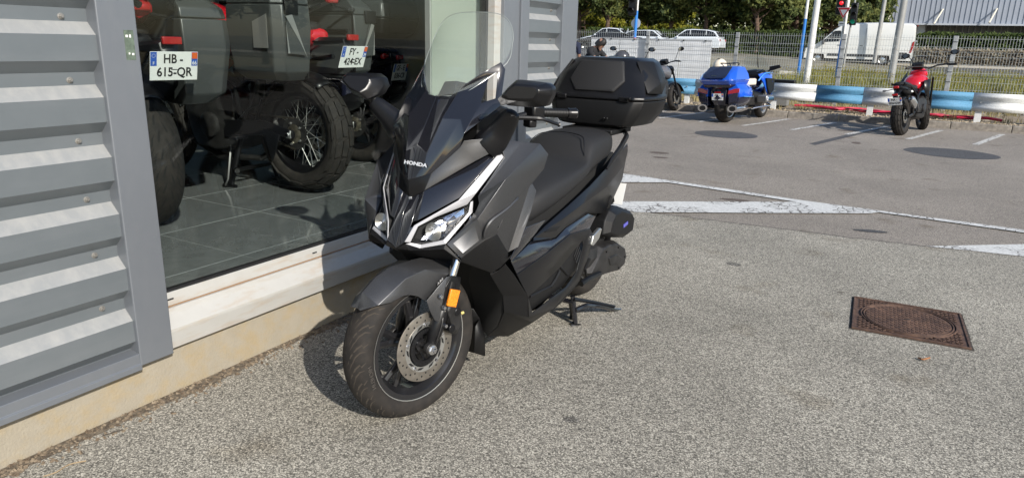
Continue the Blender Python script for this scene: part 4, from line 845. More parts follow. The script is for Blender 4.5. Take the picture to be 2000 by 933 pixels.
# ---- fork, brake, fender
fk = fpart('front_fork')
rk = V((-sin(R(24)), 0, cos(R(24))))
for s in (1, -1):
    a = V((.0, .092*s, .300)); foot = a+V((-.012, 0, .0))
    MB().tube([foot+rk*.0, foot+rk*.04, foot+rk*.05, foot+rk*.155, foot+rk*.165, foot+rk*.26], [.020, .024, .029, .029, .025, .025], 16).obj('fork_leg', m_satin, fk, smooth=30)
    MB().tube([foot+rk*.25, foot+rk*.52], .0165, 16).obj('fork_tube', m_chrome, fk)
    MB().cyl(a+V((0, .0, 0)), a+V((0, .022*s, 0)), .024, n=18).obj('axle_clamp', m_cast, fk, bevel=.003)
MB().cyl((0, -.11, .300), (0, .118, .300), .012).obj('axle', m_cast, fk)
nut = MB(); nut.lathe([(.001, .135), (.008, .135), (.010, .130), (.0155, .129), (.0155, .117), (.001, .117)], 'y', 6, (0, 0, .300)); nut.obj('axle_nut', m_chrome, fk, smooth=20)
MB().tube([(0, .115, .30), (0, .122, .30)], .019, 14).obj('axle_washer', m_alu, fk)
cal = MB(); cc_ = [(-.075, .42), (-.055, .47), (-.085, .505), (-.125, .49), (-.150, .43), (-.150, .37), (-.125, .335), (-.095, .35)]
cal.loft([[(x*1.0-.01, .062, z-.02) for x, z in cc_], [(x-.01, .105, z-.02) for x, z in cc_], [(-.11+(x+.105)*.7, .125, .395+(z-.415)*.7) for x, z in cc_]]); cal.obj('brake_caliper', m_cast, fk, smooth=30, bevel=.005)
for p in ((-.125, .128, .42), (-.095, .128, .36)): MB().cyl((p[0], .10, p[2]), p, .017, n=14).obj('caliper_piston_cap', m_satin, fk, bevel=.003)
for p in ((-.055, .118, .455), (-.062, .118, .38), (-.045, .112, .50)): MB().lathe([(.001, .012), (.007, .012), (.009, .006), (.009, 0)], 'y', 8, (p[0], p[1], p[2])).obj('caliper_bolt', m_chrome, fk)
MB().cyl((-.155, .11, .40), (-.168, .112, .402), .006).obj('bleed_nipple', mat('yellow_cap', (.5, .42, .15), .5), fk)
for dz in (0, .012, .024): MB().tube(smoothcurve([(-.10, .10, .43+dz), (-.115, .10, .50), (-.125, .09, .58), (-.13, .10, .68), (-.17, .06, .78)], 5), .0045, 7).obj('brake_hose', m_satin, fk)
MB().tube(smoothcurve([(-.02, .12, .33), (-.05, .12, .40), (-.07, .10, .46), (-.10, .095, .52), (-.12, .09, .60)], 5), .003, 6).obj('sensor_wire', m_satin, fk)
fd = fpart('front_fender')
def fpanel(name, pts, faces, m, sym=True, smooth=30, solid=.0035, bevel=.002, par=None, sub=0):
    global BC
    o_ = BC; BC = V((0, 0, .30)); r_ = panel(name, pts, faces, m, par=par or fd, sym=sym, smooth=smooth, solid=solid, bevel=bevel, sub=sub); BC = o_; return r_
q0 = (0.246,0.000,0.501); q1_ = (0.223,0.000,0.556); q2_ = (0.163,0.000,0.599); q3_ = (0.096,0.000,0.622); q4_ = (0.030,0.000,0.625); q5_ = (-.16, 0, .625)
r0_ = (0.256,0.028,0.503); r1_ = (0.205,0.066,0.520); r2_ = (0.152,0.068,0.551); r3_ = (0.083,0.070,0.589); r4_ = (-0.002,0.078,0.607); r5_ = (-.17, .080, .575)
l1_ = (0.158,0.078,0.520); l2_ = (0.104,0.080,0.531); l3_ = (0.074,0.080,0.528); l4_ = (0.037,0.082,0.513); l5_ = (0.006,0.086,0.489); l6_ = (-0.099,0.094,0.566); l7_ = (-.19, .09, .53)
fpanel('fender_shell', [q0, q1_, q2_, q3_, q4_, q5_, r0_, r1_, r2_, r3_, r4_, r5_, l1_, l2_, l3_, l4_, l5_, l6_], [(0, 1, 7, 6), (1, 2, 8, 7), (2, 3, 9, 8), (3, 4, 10, 9), (4, 5, 11, 10), (7, 8, 12), (8, 9, 13, 12), (9, 14, 13), (9, 10, 15, 14), (10, 17, 16, 15), (10, 11, 17)], m_matte, smooth=42)
fpanel('fork_cover', [(0.011,0.100,0.494), (-0.083,0.108,0.567), (-0.111,0.108,0.565), (-0.073,0.112,0.530), (-0.040,0.116,0.412), (-0.033,0.112,0.401), (-0.024,0.105,0.408), (-0.006,0.100,0.448)], [(0, 1, 3, 4, 6, 7), (1, 2, 3), (4, 5, 6)], m_matte, smooth=20)
fpanel('reflector_bracket', [(-0.107,0.112,0.568), (-0.158,0.108,0.547), (-0.151,0.108,0.499), (-0.145,0.108,0.449), (-0.127,0.108,0.390), (-0.045,0.114,0.401), (-0.072,0.114,0.531)], [(0, 1, 2, 6), (2, 3, 4, 5, 6)], m_satin, smooth=20)
for s in (1, -1):
    P = [(-0.088,0.118,0.522), (-0.137,0.116,0.504), (-0.114,0.116,0.440), (-0.067,0.118,0.460)]; P = [(p[0], p[1]*s, p[2]) for p in P]
    MB().prism(P, (0, .012*s, 0)).obj('amber_reflector', m_amber, fd, bevel=.003)
    p = (-0.066,0.116,0.436); MB().sphere((p[0], p[1]*s, p[2]), (.007, .004, .007), 10, 6).obj('bracket_bolt', m_alu, fd)
tp = (-0.059,0.093,0.554)
text('abs_lettering', 'ABS', m_letter, fd, (tp[0]+.004, tp[1]+.010, tp[2]), V((-0.086,0.098,0.572))-V((-0.031,0.098,0.540)), (.5, .35, .6), .020, 1.0, ext=.0006, bold=.0002)
# ---- mud flap behind the front wheel
b = MB(); fl_ = [(-0.389,0.100,0.338), (-0.439,0.100,0.275), (-0.481,0.100,0.176), (-0.484,0.100,0.086), (-0.399,0.100,0.134)]
b.loft([[fl_[0], (fl_[0][0], -.12, fl_[0][2])], [fl_[1], (fl_[1][0], -.12, fl_[1][2])], [fl_[2], (fl_[2][0], -.12, fl_[2][2])], [fl_[3], (fl_[3][0], -.10, fl_[3][2])]], cap=False, closed=False); b.obj('mud_flap', m_plas, scoot, smooth=50, solid=.004)
b = MB(); b.add([fl_[1], fl_[2], fl_[3], fl_[4], (-0.406,0.100,0.251)], [(0, 1, 4), (4, 1, 2, 3)]); b.obj('mud_flap', m_plas, scoot, solid=.004)
# ---- rear wheel
rw = thing('rear_wheel', None, None, (-1.66, 0, .285)); rw.parent = scoot
make_tyre(rw, .275, .070, .18); make_rim(rw, .185, .066, MATS['dark_rim'], 5, True, hub=.045)
# ---- maker's lettering on the cowl and small tag on the lamp cover
la = V((-0.081,0.000,0.986)); lb_ = V((-0.126,0.050,0.976))
hp = (-0.127,0.006,0.976)
text('maker_lettering', 'HONDA', m_letter, scoot, (hp[0]+.013, hp[1]+.014, hp[2]+.002), (-.30, 1, -.10), (-.35, 0, 1), .0185, 1.3, ext=.0010, bold=.0007)

# ================= motorcycles =================
m_blue = mat('blue_pearl_paint', (.010, .085, .52), .16, coat=.9)
m_bred = mat('red_paint', (.50, .008, .020), .2, coat=.8)
m_navy = mat('dark_navy_paint', (.010, .012, .030), .15, coat=.9)
m_pann = mat('pannier_plastic', (.045, .049, .049), .36, rvar=.05)
m_palu = mat('pannier_aluminium_trim', (.34, .34, .33), .4, .6)
m_plate = mat('plate_white', (.72, .73, .72), .4); m_pblue = mat('plate_blue', (.02, .09, .42), .4); m_pblk = mat('plate_black', (.012, .012, .014), .5)
m_orng = mat('plate_orange', (.62, .12, .03), .4)
m_crm = mat('cream_seat_trim', (.62, .56, .46), .5)
def plate(par, loc, rz, tilt, l1, l2, dep, depcol, w_=.22, h_=.136, small=False):
    """rear number plate: faces -x of its own frame"""
    p = MB().box((0, 0, 0), (.003, w_, h_)).obj('number_plate', m_plate, par, smooth=0, bevel=.001, seg=1)
    p.location = loc; p.rotation_euler = (0, tilt, rz)
    for s, nm in ((1, 'euro_band'), (-1, 'region_band')):
        hh = h_*.48
        MB().box((-.0020, s*(w_/2-.016), h_*.25), (.0008, .028, hh)).obj(nm, m_pblue, p, smooth=0)
    MB().box((-.0026, -(w_/2-.016), h_*.37), (.0006, .026, hh*.46)).obj('region_mark', depcol, p, smooth=0)
    xd, ud = (0, -1, 0), (0, 0, 1)
    text('plate_letters', l1, m_pblk, p, (-.0020, .005, h_*.24), xd, ud, .060, .80, bold=.0012)
    text('plate_letters', l2, m_pblk, p, (-.0020, -.002, -h_*.22), xd, ud, .060, .84, bold=.0012)
    if not small:
        text('plate_letters', 'F', m_plate, p, (-.0026, w_/2-.016, h_*.10), xd, ud, .020, 1)
        text('plate_letters', dep, m_plate, p, (-.0026, -(w_/2-.016), h_*.11), xd, ud, .026, .85, bold=.0004)
        for k in range(12):
            a = 2*pi*k/12; MB().box((-.0026, w_/2-.016+.008*cos(a), h_*.36+.008*sin(a)), (.0006, .0018, .0018)).obj('euro_star', m_plate, p, smooth=0)
    return p
def half(x, pts): # closed symmetric ring from half profile (y, z), top to bottom
    return [(x, y, z) for y, z in pts]+[(x, -y, z) for y, z in reversed(pts[1:-1])]
def rings(par, name, secs, m, sub=1, smooth=60, bevel=0):
    b = MB(); b.loft([half(x, p) for x, p in secs]); return b.obj(name, m, par, smooth=smooth, sub=sub, bevel=bevel)
def pannier(par, side, x0, x1, y0, y1, z0, z1, style='adv', m=None):
    """hard side case; x0 rear"""
    p = thing('pannier', None, None); p.parent = par; m = m or m_pann
    q = lambda *t: (t[0], t[1]*side, t[2])
    def sec(z, k, ky): 
        xa, xb = x0+(x1-x0)*k, x1-(x1-x0)*k*.6; ya, yb = y0, y1-(y1-y0)*ky
        c = .05
        return [q(xa, ya, z), q(xa, yb-c, z), q(xa+c, yb, z), q(xb-c, yb, z), q(xb, yb-c, z), q(xb, ya, z)]
    H = z1-z0
    b = MB(); b.loft([sec(z0, .16, .35), sec(z0+H*.10, .06, .10), sec(z0+H*.55, 0, 0), sec(z0+H*.80, .02, .02)]); b.obj('case_body', m, p, smooth=20, bevel=.008, seg=3)
    b = MB(); b.loft([sec(z0+H*.805, .02, .02), sec(z0+H*.90, .04, .06), sec(z1, .14, .28)]); b.obj('case_lid', m, p, smooth=20, bevel=.008, seg=3)
    if style == 'adv':
        # light trapezoid insets on the back and outer faces
        b = MB(); xx = x0-.0015; P = [q(xx, y0+.06, z0+H*.28), q(xx, y1-.07, z0+H*.30), q(xx, y1-.06, z0+H*.62), q(xx, y0+.13, z0+H*.70)]; b.prism(P, (-.004, 0, 0)); b.obj('case_inset', m, p, smooth=0)
        b = MB(); P = [q(xx-.005, y0+.05, z0+H*.26), q(xx-.005, y0+.15, z0+H*.70), q(xx-.005, y1-.06, z0+H*.68), q(xx-.005, y0+.10, z0+H*.42)]; b.prism(P, (-.001, 0, 0)); b.obj('reflective_patch', m_palu, p, smooth=0)
        b = MB(); P = [q(xx-.005, y1-.08, z0+H*.30), q(xx-.005, y1-.065, z0+H*.30), q(xx-.005, y1-.06, z0+H*.60)]; b.prism(P, (-.001, 0, 0)); b.obj('reflective_patch', m_palu, p, smooth=0)
        yy = y1+.0015; b = MB(); P = [q(x0+.08, yy, z0+H*.35), q(x0+.20, yy, z0+H*.35), q(x0+.20, yy, z0+H*.62), q(x0+.08, yy, z0+H*.70)]; b.prism(P, (0, .002*side, 0)); b.obj('reflective_patch', m_palu, p, smooth=0)
        MB().bx(q(x0-.006, y0+.10, z0+H*.70), q(x0+.01, y0+.20, z0+H*.86)).obj('latch', m_satin, p, bevel=.003)
    MB().tube([q(x0+.06, y0-.01, z0+H*.6), q(x1-.06, y0-.01, z0+H*.6)], .01, 8).obj('case_rail', m_satin, p)
    return p
def moto(name, label, cat, loc, deg, c, group=None):
    g = lambda k, d=None: c.get(k, d)
    t = thing(name, label, cat, loc, R(deg), group); wb = g('wb', 1.52); rr_, rf = g('rr', .335), g('rf', .34); lift = g('lift', 0)
    if g('lean', 0): t.rotation_euler = Euler((R(g('lean', 0)), 0, R(deg)), 'XYZ')
    body = g('body', m_bred); fr = g('frame', m_satin)
    # wheels
    w1_ = thing('rear_wheel', None, None, (0, 0, rr_+lift)); w1_.parent = t
    make_tyre(w1_, rr_, g('wr', .085), rr_-.115, g('tread', 'sport'), g('tn', 26), g('seg', 56)); make_rim(w1_, rr_-.105, g('wr', .085)*.95, g('rimm', m_satin), 5, g('dbl', True), g('wire', False), .055)
    if g('wire', False):
        for k, mm in enumerate((m_plate, m_bred, m_plate, m_bred, m_plate, m_bred)):
            b = MB(); n_ = 5; a0 = 2*pi*k/6+.4; r1 = rr_-.108; yb = g('wr', .085)*.62
            b.loft([[(r1*cos(a0+j*.07), yb, r1*sin(a0+j*.07)), ((r1-.012)*cos(a0+j*.07), yb-.004, (r1-.012)*sin(a0+j*.07))] for j in range(n_)], cap=False, closed=False); b.obj('rim_sticker', mm, w1_, smooth=0, solid=.001)
    make_disc(w1_, .12, .075, side=-1, holes=24)
    w2_ = thing('front_wheel', None, None, (wb, 0, rf)); w2_.parent = t; st = R(g('steer', 0)); w2_.rotation_euler = (0, 0, st)
    make_tyre(w2_, rf, g('wf', .060), rf-.095, g('tread', 'sport'), g('tn', 26), 48); make_rim(w2_, rf-.088, g('wf', .06)*.95, g('rimm', m_satin), 5, g('dbl', True), g('wire', False), .045)
    for s in (1, -1): make_disc(w2_, .155, .062, side=s, holes=24)
    # chain drive
    if g('chain', True):
        dr = thing('final_drive', None, None, (0, 0, 0)); dr.parent = t; zc = rr_+lift
        b = MB(); rs = .105
        prof = []
        for k in range(84):
            a = 2*pi*k/84; r_ = rs+(.004 if k % 2 else -.004); prof.append((r_*cos(a), .098, zc+r_*sin(a)))
        b.prism(prof, (0, .006, 0)); b.obj('sprocket', m_cast, dr, smooth=0)
        MB().lathe([(.001, .112), (.05, .112), (.062, .104), (.085, .102)], 'y', 24, (0, 0, zc)).obj('sprocket_carrier', mat('grubby_steel', (.20, .18, .14), .45, .8, ns=40, na=.4), dr)
        for k in range(5):
            a = 2*pi*k/5; MB().cyl((.07*cos(a), .100, zc+.07*sin(a)), (.07*cos(a), .116, zc+.07*sin(a)), .008, n=6).obj('sprocket_nut', m_alu, dr)
        for dz in (.10, -.10):
            b = MB()
            for k in range(36):
                f = k/36; b.box((.0+f*.56, .101, zc+dz*(1-f*.62)+.06*f), (.011, .012, .012), (0, 0, 0))
            o = b.obj('chain', mat('chain_steel', (.10, .09, .075), .5, .8), dr, smooth=0); o['kind'] = 'stuff'
        MB().box((.0, .150, zc), (.045, .012, .05)).obj('axle_block', m_alu, dr, bevel=.004); MB().cyl((0, .14, zc), (0, .168, zc), .014, n=6).obj('axle_nut', m_chrome, dr)
    for s in (1, -1):
        MB().tube([(-.03, .135*s, rr_+lift), (.2, .14*s, rr_+lift+.02), (.55, .10*s, rr_+lift+.09)], [.028, .034, .045], 8, sx=.6).obj('swingarm', g('arm', m_satin), t, bevel=.004)
    MB().tube([(.50, 0, .42), (.42, 0, .74)], [.04, .05], 12).obj('rear_shock', m_cast, t)
    # engine, frame, exhaust
    hgt = g('h', 0)
    b = MB(); b.loft([half(.52, [(0, .62), (.13, .60), (.16, .42), (.12, .28), (0, .26)]), half(.72, [(0, .66), (.17, .62), (.20, .45), (.17, .25), (0, .22)]), half(.92, [(0, .74), (.16, .70), (.19, .52), (.15, .26), (0, .23)]), half(1.04, [(0, .70), (.12, .66), (.14, .52), (.10, .32), (0, .30)])]); b.obj('engine', m_cast, t, smooth=20, bevel=.012)
    for s in (1, -1):
        MB().lathe([(.001, .215*s), (.07, .215*s), (.085, .205*s), (.09, .16*s)], 'y', 20, (.72, 0, .42)).obj('engine_cover', m_cast, t)
        MB().tube([(.46, .12*s, .38+hgt), (.50, .14*s, .66+hgt), (.78, .16*s, .84+hgt), (1.10, .07*s, .98+hgt)], .024, 8).obj('frame_tube', fr, t)
        MB().tube([(.48, .13*s, .68+hgt), (.1, .12*s, .86+hgt), (-.18, .10*s, .90+hgt)], .016, 8).obj('rear_subframe', fr, t)
        MB().box((.42, .20*s, .36), (.07, .10, .02)).obj('footpeg', m_satin, t, bevel=.004)
        MB().tube([(.42, .14*s, .38), (.30, .15*s, .46), (.22, .15*s, .62)], .012, 6).obj('peg_hanger', m_satin, t)
        # fork
        fk_ = V((wb, .105*s, rf)); up_ = V((-sin(R(26)), 0, cos(R(26))))
        ro = Matrix.Rotation(st, 3, 'Z'); pv = V((wb, 0, 0)); rt = lambda p: (ro @ (V(p)-pv)+pv)
        MB().tube([rt(fk_), rt(fk_+up_*.30)], .028, 12).obj('fork_leg', m_satin, t); MB().tube([rt(fk_+up_*.28), rt(fk_+up_*.70)], .020, 12).obj('fork_tube', g('forkm', m_satin), t)
        MB().box(rt((wb-.10, .085*s, rf+.07)), (.05, .05, .09), (0, R(-26), 0)).obj('brake_caliper', m_cast, t, bevel=.006)
    for dz in (0, .1): MB().box((wb-.20-dz*.4, 0, rf+.46+dz+.06), (.06, .26, .035), (0, R(-26), st)).obj('fork_yoke', m_satin, t, bevel=.006)
    MB().tube([(1.0, .1, .5), (1.1, .09, .30), (.8, .07, .18), (.4, .04, .2), (.2, -.14, .36), (.08, -.17, .46)], .022, 8).obj('exhaust_pipe', m_cast, t)
    if g('muffler', True):
        MB().tube([(.10, -.19, .48), (.0, -.21, .54), (-.24, -.23, .62), (-.28, -.23, .635)], [.035, .055, .055, .03], 14).obj('silencer', g('mufm', m_satin), t, smooth=40)
        for dz in (.018, -.02): MB().cyl((-.27, -.23, .632+dz), (-.295, -.23, .638+dz), .015).obj('silencer_outlet', m_hole, t)
    # fenders
    def fender(x, z, r, a0, a1, hw, m_, nm):
        b = MB(); L_ = []
        for k in range(11):
            a = a0+(a1-a0)*k/10; L_.append([(x+r*cos(a)*(1-.03*abs(j)/2), hw*j/2, z+r*sin(a)-(abs(j)/2)**2*.03) for j in (-2, -1, 0, 1, 2)])
        b.loft(L_, cap=False, closed=False); b.obj(nm, m_, t, smooth=50, solid=.004)
    fender(wb, rf, rf+.035, R(20), R(150), .065, g('fendm', m_satin), 'front_fender')
    fender(0, rr_+lift, rr_+.03, R(60), R(125), .09, m_satin, 'rear_hugger')
    zs = g('seat', .86)
    # tank / seat / tail
    if g('tank', True):
        rings(t, 'fuel_tank', [(.62, [(0, zs+.08), (.10, zs+.06), (.13, zs), (.11, zs-.07), (0, zs-.09)]), (.75, [(0, zs+.19), (.14, zs+.16), (.19, zs+.05), (.15, zs-.06), (0, zs-.08)]), (.95, [(0, zs+.24), (.17, zs+.20), (.22, zs+.06), (.17, zs-.06), (0, zs-.08)]), (1.12, [(0, zs+.20), (.15, zs+.15), (.20, zs+.02), (.14, zs-.10), (0, zs-.12)]), (1.20, [(0, zs+.12), (.08, zs+.08), (.10, zs-.0), (.08, zs-.1), (0, zs-.12)])], body, 2)
    rings(t, 'seat', [(.66, [(0, zs+.05), (.09, zs+.03), (.12, zs-.02), (.09, zs-.05), (0, zs-.06)]), (.45, [(0, zs), (.13, zs-.01), (.16, zs-.05), (.12, zs-.08), (0, zs-.09)]), (.25, [(0, zs+.02), (.14, zs+.01), (.16, zs-.03), (.12, zs-.07), (0, zs-.08)]), (.12, [(0, zs+.09), (.12, zs+.07), (.14, zs+.02), (.10, zs-.03), (0, zs-.05)]), (-.15, [(0, zs+.11), (.10, zs+.09), (.12, zs+.05), (.09, zs), (0, zs-.02)])], m_vinyl, 2)
    rings(t, 'tail_unit', [(.30, [(0, zs-.06), (.12, zs-.07), (.15, zs-.12), (.12, zs-.18), (0, zs-.2)]), (.0, [(0, zs+.02), (.11, zs), (.13, zs-.05), (.10, zs-.12), (0, zs-.13)]), (-.22, [(0, zs+.07), (.06, zs+.05), (.09, zs+.01), (.06, zs-.04), (0, zs-.05)])], g('tailm', m_satin), 1)
    tx = g('tailx', -.24); tz = g('tailz', zs+.02)
    MB().box((tx, 0, tz), (.04, .09, .045)).obj('tail_light', m_red, t, bevel=.012)
    if g('plate'):
        l1, l2, dp, dc = c['plate']; px_, pz_ = g('platex', -.33), g('platez', .66)
        MB().tube([(-.12, 0, zs-.04), (px_+.04, 0, pz_+.10), (px_+.012, 0, pz_-.02)], [.03, .02, .012], 6, sx=2.2).obj('plate_bracket', m_satin, t)
        plate(t, (px_, 0, pz_), 0, R(-g('ptilt', 22)), l1, l2, dp, dc, small=g('psmall', False))
        MB().box((px_+.0, 0, pz_+.115), (.02, .09, .035)).obj('rear_reflector', m_red, t, bevel=.004)
    for s in (1, -1):
        MB().tube([(tx+.05, .05*s, tz-.03), (tx+.03, .17*s, tz-.05)], .008, 6).obj('indicator_stem', m_satin, t); MB().sphere((tx+.02, .19*s, tz-.05), (.018, .035, .018), 10, 6).obj('rear_indicator', m_smoke if g('smoke', True) else m_amber, t)
    # cockpit
    hz = g('bar', 1.08); hx = g('barx', 1.02)
    MB().tube([rt((hx-.14, .40, hz)), rt((hx-.06, .30, hz+.02)), rt((hx+.02, .12, hz+.01)), rt((hx+.04, 0, hz-.03)), rt((hx+.02, -.12, hz+.01)), rt((hx-.06, -.30, hz+.02)), rt((hx-.14, -.40, hz))], .013, 8).obj('handlebar', m_satin, t)
    for s in (1, -1):
        if s < 0 or True: pass
        MB().tube([rt((hx-.14, .40*s, hz)), rt((hx-.08, .29*s, hz+.015))], .018, 10).obj('grip', m_plas, t)
        MB().tube([rt((hx-.02, .24*s, hz+.02)), rt((hx+.03, .30*s, hz)), rt((hx-.04, .40*s, hz-.01))], .006, 6).obj('lever', m_satin, t)
        if g('guards', False): MB().loft([[rt((hx-.14, .42*s, hz+.05)), rt((hx-.14, .42*s, hz-.06))], [rt((hx, .38*s, hz+.06)), rt((hx, .38*s, hz-.06))], [rt((hx+.06, .25*s, hz+.05)), rt((hx+.06, .25*s, hz-.05))]], cap=False, closed=False).obj('hand_guard', m_plas, t, solid=.005)
        if g('mirrors', True) and not (g('onemirror') and s > 0):
            mh_ = g('mirh', .17); ms = thing('mirror', None, None); ms.parent = t
            MB().tube([rt((hx-.03, .24*s, hz+.02)), rt((hx, .28*s, hz+mh_*.6)), rt((hx-.02, .34*s, hz+mh_))], .006, 6).obj('mirror_stem', m_satin, ms)
            MB().sphere(rt((hx-.02, .39*s, hz+mh_+.02)), (.025, .075, .045), 14, 8).obj('mirror_shell', m_satin, ms)
            MB().lathe([(.001, -.0262), (.036, -.0258)], 'x', 16, rt((hx-.02, .39*s, hz+mh_+.02))).obj('mirror_glass', m_chrome, ms, smooth=0)
    MB().box((hx+.10, 0, hz+.03), (.10, .18, .11), (0, R(-30), 0)).obj('instrument_panel', m_plas, t, bevel=.012)
    if g('nose', 'round') == 'round':
        MB().lathe([(.001, .10), (.07, .09), (.095, .05), (.085, -.04), (.03, -.09)], 'x', 20, (wb-.16, 0, hz-.14)).obj('headlight', m_satin, t); MB().lathe([(.001, .103), (.075, .085)], 'x', 20, (wb-.16, 0, hz-.14)).obj('headlight_glass', m_refl, t)
    else:
        rings(t, 'nose_fairing', [(hx+.05, [(0, hz+.02), (.15, hz-.02), (.20, hz-.14), (.15, hz-.28), (0, hz-.30)]), (hx+.25, [(0, hz+.03), (.12, hz-.02), (.16, hz-.12), (.10, hz-.24), (0, hz-.26)]), (hx+.42, [(0, hz-.08), (.05, hz-.10), (.07, hz-.14), (.04, hz-.2), (0, hz-.21)])], body, 1)
        for s in (1, -1):
            b = MB(); b.loft([[(hx-.25, .20*s, zs+.08), (hx-.25, .21*s, zs-.12)], [(hx, .25*s, zs+.10), (hx-.02, .23*s, zs-.26)], [(hx+.22, .20*s, hz-.06), (hx+.14, .19*s, zs-.20)]], cap=False, closed=False); b.obj('side_fairing', g('sidem', body), t, smooth=50, solid=.006)
        b = MB(); b.loft([[(hx+.16, y, hz+.02) for y in (-.13, 0, .13)], [(hx+.08, y, hz+.20-abs(y)*.3) for y in (-.13, 0, .13)], [(hx+.03, y, hz+.32-abs(y)*.5) for y in (-.09, 0, .09)]], cap=False, closed=False); b.obj('windscreen', m_scr, t, smooth=60, sub=1)
    if g('topbox', False):
        X, Y, Z = g('tbx', -.42), .29, zs+.16
        tb_ = thing('top_box', None, None); tb_.parent = t
        def br(z, k): return [(X-.02+.44*(1-k)*.5+(.44*k)*u, Y*k*v, z) for u, v in ((0, -.8), (.1, -1), (.8, -1), (1, -.75), (1, .75), (.8, 1), (.1, 1), (0, .8))]
        b = MB(); b.loft([br(Z, .62), br(Z+.04, .85), br(Z+.15, 1.0)]); b.obj('box_base', m_plas, tb_, smooth=30, bevel=.01); b = MB(); b.loft([br(Z+.154, 1.0), br(Z+.26, .93), br(Z+.31, .75)]); b.obj('box_lid', m_pann, tb_, smooth=30, bevel=.01)
    if g('cstand', False):
        cs_ = thing('centre_stand', None, None); cs_.parent = t
        for s in (1, -1):
            MB().tube([(.52, .10*s, .34), (.53, .17*s, .12), (.53, .20*s, .02)], [.02, .018, .016], 8).obj('stand_leg', m_satin, cs_); MB().tube([(.50, .185*s, .012), (.60, .215*s, .012)], .012, 8).obj('stand_foot', m_satin, cs_)
        MB().tube([(.53, -.17, .12), (.53, .17, .12)], .014, 8).obj('stand_bar', m_satin, cs_); MB().tube([(.53, .17, .13), (.42, .24, .14)], .010, 8).obj('stand_tang', m_satin, cs_); MB().tube([(.43, .23, .14), (.385, .26, .142)], .017, 10).obj('stand_pad', m_plas, cs_)
        MB().tube([(.60, .12, .30), (.55, .21, .06), (.56, .23, .015)], .013, 8).obj('side_stand', m_satin, cs_)
    elif g('sstand', True): MB().tube([(.55, .12, .30), (.52, .26, .02)], .012, 8).obj('side_stand', m_satin, t)
    return t
# --- three in the showroom, tails to the window
bA = moto('touring_motorcycle', 'dark motorcycle in the showroom with red tank and number plate HB-615-QR', 'motorcycle', (-3.62, 2.25, .4), 168,
  dict(rr=.375, wr=.105, tread='sport', body=m_bred, seat=.98, lift=0, chain=False, plate=('HB -', '615-QR', '66', m_orng), platex=-.56, platez=.87, ptilt=16, nose='f', bar=1.18, tailx=-.25, tailz=1.14, muffler=False, mirrors=False, tailm=m_plas, smoke=True))
pannier(bA, -1, -.34, .25, .15, .42, .66, 1.20, 'plain')
bB = moto('adventure_motorcycle', 'black adventure motorcycle in the showroom, spoked rear wheel, number plate FY-424-EX', 'motorcycle', (-3.52, 3.36, .4), 180,
  dict(rr=.372, wr=.085, wire=True, tread='block', tn=18, lift=.035, body=m_bred, seat=1.03, plate=('FY -', '424-EX', '34', m_orng), platex=-.44, platez=.905, ptilt=20, cstand=True, nose='f', bar=1.2, guards=True, mirrors=False, tailx=-.28, tailz=1.24, rimm=m_satin, tailm=m_bred, sstand=False))
pannier(bB, 1, -.30, .18, .20, .46, .76, 1.30); pannier(bB, -1, -.28, .18, .20, .44, .76, 1.26)
bC = moto('grand_touring_motorcycle', 'dark motorcycle furthest right in the showroom with top box and number plate GF-036-CR', 'motorcycle', (-4.10, 4.55, .4), 188,
  dict(rr=.325, wr=.085, tread='sport', body=m_navy, seat=.86, plate=('GF - E', '036-CR', '', m_orng), platex=-.38, platez=.76, ptilt=15, psmall=True, topbox=True, nose='f', mirrors=False, chain=True, mufm=m_satin))
pannier(bC, 1, -.2, .3, .18, .42, .5, .95, 'plain', m_navy); pannier(bC, -1, -.2, .3, .18, .42, .5, .95, 'plain', m_navy)
# extra fittings seen on the showroom machines
for q_, x_, y_, z_ in ((bA, -.30, .06, 1.16), (bA, -.30, -.06, 1.16)):
    MB().tube([(x_+.25, y_*1.3, z_+.02), (x_, y_*2.2, z_+.05), (x_-.12, y_*1.2, z_-.02)], .018, 8).obj('tail_grab_rail', m_satin, q_)
b = MB(); b.loft([half(-.30, [(0, 1.20), (.05, 1.18), (.08, 1.12), (0, 1.08)]), half(.05, [(0, 1.22), (.12, 1.20), (.17, 1.08), (0, .98)]), half(.35, [(0, 1.14), (.13, 1.12), (.18, 1.0), (0, .9)])]); b.obj('tail_cowl', m_bred, bA, smooth=50, sub=1)
for q_, z_ in ((bA, 1.22), (bB, 1.36)):
    MB().bx((-.34, -.16, z_), (.10, .16, z_+.012)).obj('luggage_plate', m_satin, q_, bevel=.005)
    for s in (1, -1): MB().tube([(-.34, .16*s, z_), (-.10, .17*s, z_-.12), (.12, .14*s, z_-.2)], .012, 7).obj('luggage_strut', m_palu, q_)
for s in (1, -1):
    MB().tube([(-.26, .205*s, 1.18), (-.26, .205*s, .78), (.18, .205*s, .78), (.18, .205*s, 1.18), (-.26, .205*s, 1.18)], .009, 7).obj('pannier_frame', m_satin, bB)
    MB().tube([(.16, .20*s, .80), (.40, .15*s, .48)], .009, 7).obj('frame_stay', m_satin, bB)
    MB().tube(smoothcurve([(.10, .12*s, .62), (.32, .16*s, .56), (.50, .15*s, .44)], 4), .006, 6).obj('hose', m_satin, bB)
MB().prism([(.62, .16, .46), (.20, .155, .48), (-.02, .15, .44), (.0, .15, .40), (.22, .155, .39), (.60, .16, .34)], (0, .012, 0)).obj('chain_guard', m_satin, bB, bevel=.004)
MB().prism([(.22, .165, .44), (.14, .165, .22), (.10, .165, .30), (.06, .165, .40)], (0, .008, 0)).obj('chain_fin', m_satin, bB, bevel=.003)
